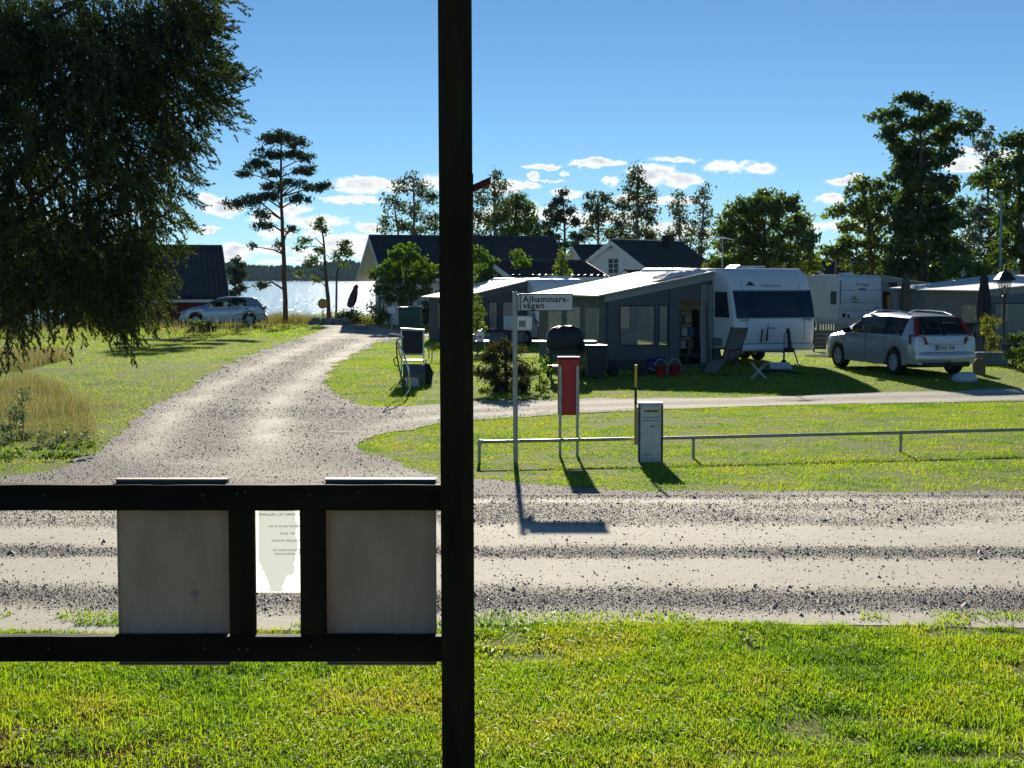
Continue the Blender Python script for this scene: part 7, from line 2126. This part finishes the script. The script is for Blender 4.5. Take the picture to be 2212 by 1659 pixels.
# dark stove-like box, white box seen over the car roof
def darkbox(r):
    MB().box(-.5, -.3, .5, .5, .3, .9, .03).build('hood', TRIMBLK, r); MB().box(-.65, -.3, .9, .65, .3, .94).build('shelf', TRIMBLK, r)
    for sx in (-.4, .4):
        for sy in (-.2, .2): MB().tube([(sx, sy, 0), (sx, sy, .5)], .025, 6).build('leg', TRIMBLK, r)
xz_thing('large_grill', 'large black grill trolley behind the estate car roof', 'grill', 2070, 50, darkbox)
pwb = stand(2078, 55)
def fridge(r):
    MB().box(-.28, -.25, 0, .28, .25, 1.32, .03).build('cabinet', GEL, r); MB().box(-.26, -.262, .5, .26, -.251, 1.28).build('door', GEL, r); MB().box(.18, -.285, .9, .21, -.263, 1.1).build('handle', STEEL, r)
xz_thing('white_fridge', 'white fridge cabinet beside the nearest right hand awning', 'fridge', 2078, 53.5, fridge)
# tall street lamp behind the trees
def tall(r):
    m = MB(); m.tube([(0, 0, -.1), (0, 0, 4.6), (-.02, 0, 6.1)], [.07, .055, .04], 10); m.build('column', paint('lamp_column', (.30, .33, .33), .5, metal=.4), r, smooth=True)
    MB().box(-.45, -.12, 6.02, .05, .12, 6.14, .03).build('luminaire', GREY, r)
xz_thing('street_lamp', 'tall thin grey street lamp among the right hand trees', 'lamp', 2157, 66, tall)
# solar panels / boxes on neighbours' roof
# picket fence behind the caravan nose
def picket(r):
    base = MB(); base.box(-.035, -.012, .04, .035, .012, .92); proto = None
    for i in range(26):
        x = i * .105
        if proto is None:
            m = MB(); m.prism([(-.035, .05), (.035, .05), (.035, .80), (0, .86), (-.035, .80)], -.01, .01, 'xz'); proto = m.build('picket', paint('picket_grey', (.42, .42, .42), .7, var=.15), r); o = proto
        else:
            o = proto.copy(); COL.objects.link(o)
        o.location = (x, 0, 0)
    for z in (.22, .62): MB().box(-.06, .0105, z, 2.7, .035, z + .06).build('stringer', paint('picket_grey', (.42, .42, .42), .7), r)
    for x in (-.05, 1.3, 2.68): MB().box(x - .04, .036, -.1, x + .04, .1, .9).build('fence_post', paint('picket_grey', (.42, .42, .42), .7), r)
xz_thing('picket_fence', 'low grey picket fence in front of the older caravan', 'fence', 1770, 59, picket, math.radians(10))
def pallet(r):
    for i in range(5): MB().box(-.75, -.02, .08 + i * .13, .75, .0, .17 + i * .13).build('slat', paint('slat_dark', (.05, .055, .065), .35, var=.2), r)
    for x in (-.7, .7): MB().box(x - .03, .001, 0, x + .03, .05, .75).build('upright', TRIMBLK, r)
xz_thing('slatted_bench_back', 'dark slatted bench back between caravan and estate car', 'bench', 1806, 50, pallet, math.radians(-8))
def bike(r):
    for y in (-.5, .5):
        m = MB(); m.tube([(y + .32 * math.cos(a), 0, .34 + .32 * math.sin(a)) for a in np.linspace(0, 2 * math.pi, 22)], .02, 5, cap=False); m.build('wheel', TYRE, r)
    m = MB(); m.tube([(-.5, 0, .34), (-.15, 0, .85), (.35, 0, .8), (.5, 0, .34)], .018, 6); m.tube([(-.15, 0, .85), (0, 0, .3), (.35, 0, .8)], .018, 6); m.tube([(-.5, 0, .34), (0, 0, .3)], .015, 6); m.build('frame', STEEL, r)
    m = MB(); m.tube([(.3, -.28, .98), (.38, 0, 1.0), (.3, .28, .98)], .014, 6); m.tube([(.36, 0, .8), (.38, 0, 1.0)], .014, 6); m.build('handlebar', CHROME, r)
    MB().box(-.28, -.07, .9, -.06, .07, .96, .03).build('saddle', TRIMBLK, r)
xz_thing('bicycle', 'bicycle leaning behind the bonnet of the estate car', 'bicycle', 1845, 46, bike, math.radians(30))
xz_thing('bicycle', 'grey bicycle standing in front of the parked hatchback', 'bicycle', 541, 74, bike, math.radians(8))
# aluminium poles lying on the grass
def poles(r):
    for i in range(4): MB().tube([(-.8, .08 * i, .04 + .02 * (i % 2)), (.8, .08 * i - .25, .04 + .03 * (i % 2))], .02, 6).build('pole', paint('pole_white', (.6, .6, .58), .35), r)
xz_thing('pole_bundle', 'bundle of pale awning poles lying by the caravan corner', 'poles', 1800, 46.5, poles)
# things at the lake end
def yellow_sign(r):
    MB().tube([(0, 0, -.2), (0, 0, 1.1)], .025, 8).build('pole', TRIMBLK, r)
    m = MB(); m.M = Matrix.Translation((0, -.03, 1.2)) @ Matrix.Rotation(math.pi / 2, 4, 'X'); m.lathe([(.02, 0), (.26, 0), (.27, .01), (.26, .02), (.02, .02)], 24); m.build('disc', paint('disc_ochre', (.45, .27, .06), .6), r)
xz_thing('round_sign', 'round ochre disc on a thin pole at the water edge', 'sign', 698, 82, yellow_sign)
def container(r):
    MB().box(-.5, -.4, .1, .5, .4, 1.0, .03).build('body', paint('container_green', (.015, .06, .045), .5), r)
    m = MB(); m.prism([(-.54, 1.0), (.54, 1.0), (.52, 1.09), (-.52, 1.09)], -.44, .44, 'xz'); m.build('lid', paint('container_lid', (.02, .07, .055), .45), r)
    for sx in (-.4, .4): MB().box(sx - .06, -.35, 0, sx + .06, .35, .1).build('foot', TRIMBLK, r)
xz_thing('waste_container', 'dark green waste container beside the lilac bush', 'container', 886, 70, container)
def lbox(r):
    MB().box(-.18, -.14, .75, .18, .14, 1.05, .02).build('box', GEL, r); MB().tube([(0, 0, 0), (0, 0, .75)], .03, 6).build('post', GREY, r)
xz_thing('letter_box', 'pale letter box on a post beside the green container', 'letter box', 846, 72, lbox)
def ruins(r):
    for i in range(12):
        m = blob([(0, .22, .18, 0), (.1, .24, .2, 0), (.2, .15, .12, .02)]); m.build('stone', STONE, r, smooth=False, loc=(-.9 + .17 * i, .1 * math.sin(i * 2.3), .0 + (.18 if i % 3 == 1 else 0)))
xz_thing('stone_edging', 'row of grey stones at the end of the drive', 'stones', 712, 79, ruins)

# ------------------------------------------------------------------ air
hz = MB(); hz.box(-3100, -420, -6, 3100, 3300, 27)
m_, nt_ = _nt('haze')
o_ = N(nt_, 'ShaderNodeOutputMaterial'); v_ = N(nt_, 'ShaderNodeVolumePrincipled')
v_.inputs['Color'].default_value = (.45, .72, 1.0, 1); v_.inputs['Density'].default_value = .00003; v_.inputs['Anisotropy'].default_value = .2
L(nt_, v_.outputs[0], o_.inputs['Volume'])
tag(hz.build('haze', m_), 'thin summer haze over the lake and campsite', None, kind='stuff')
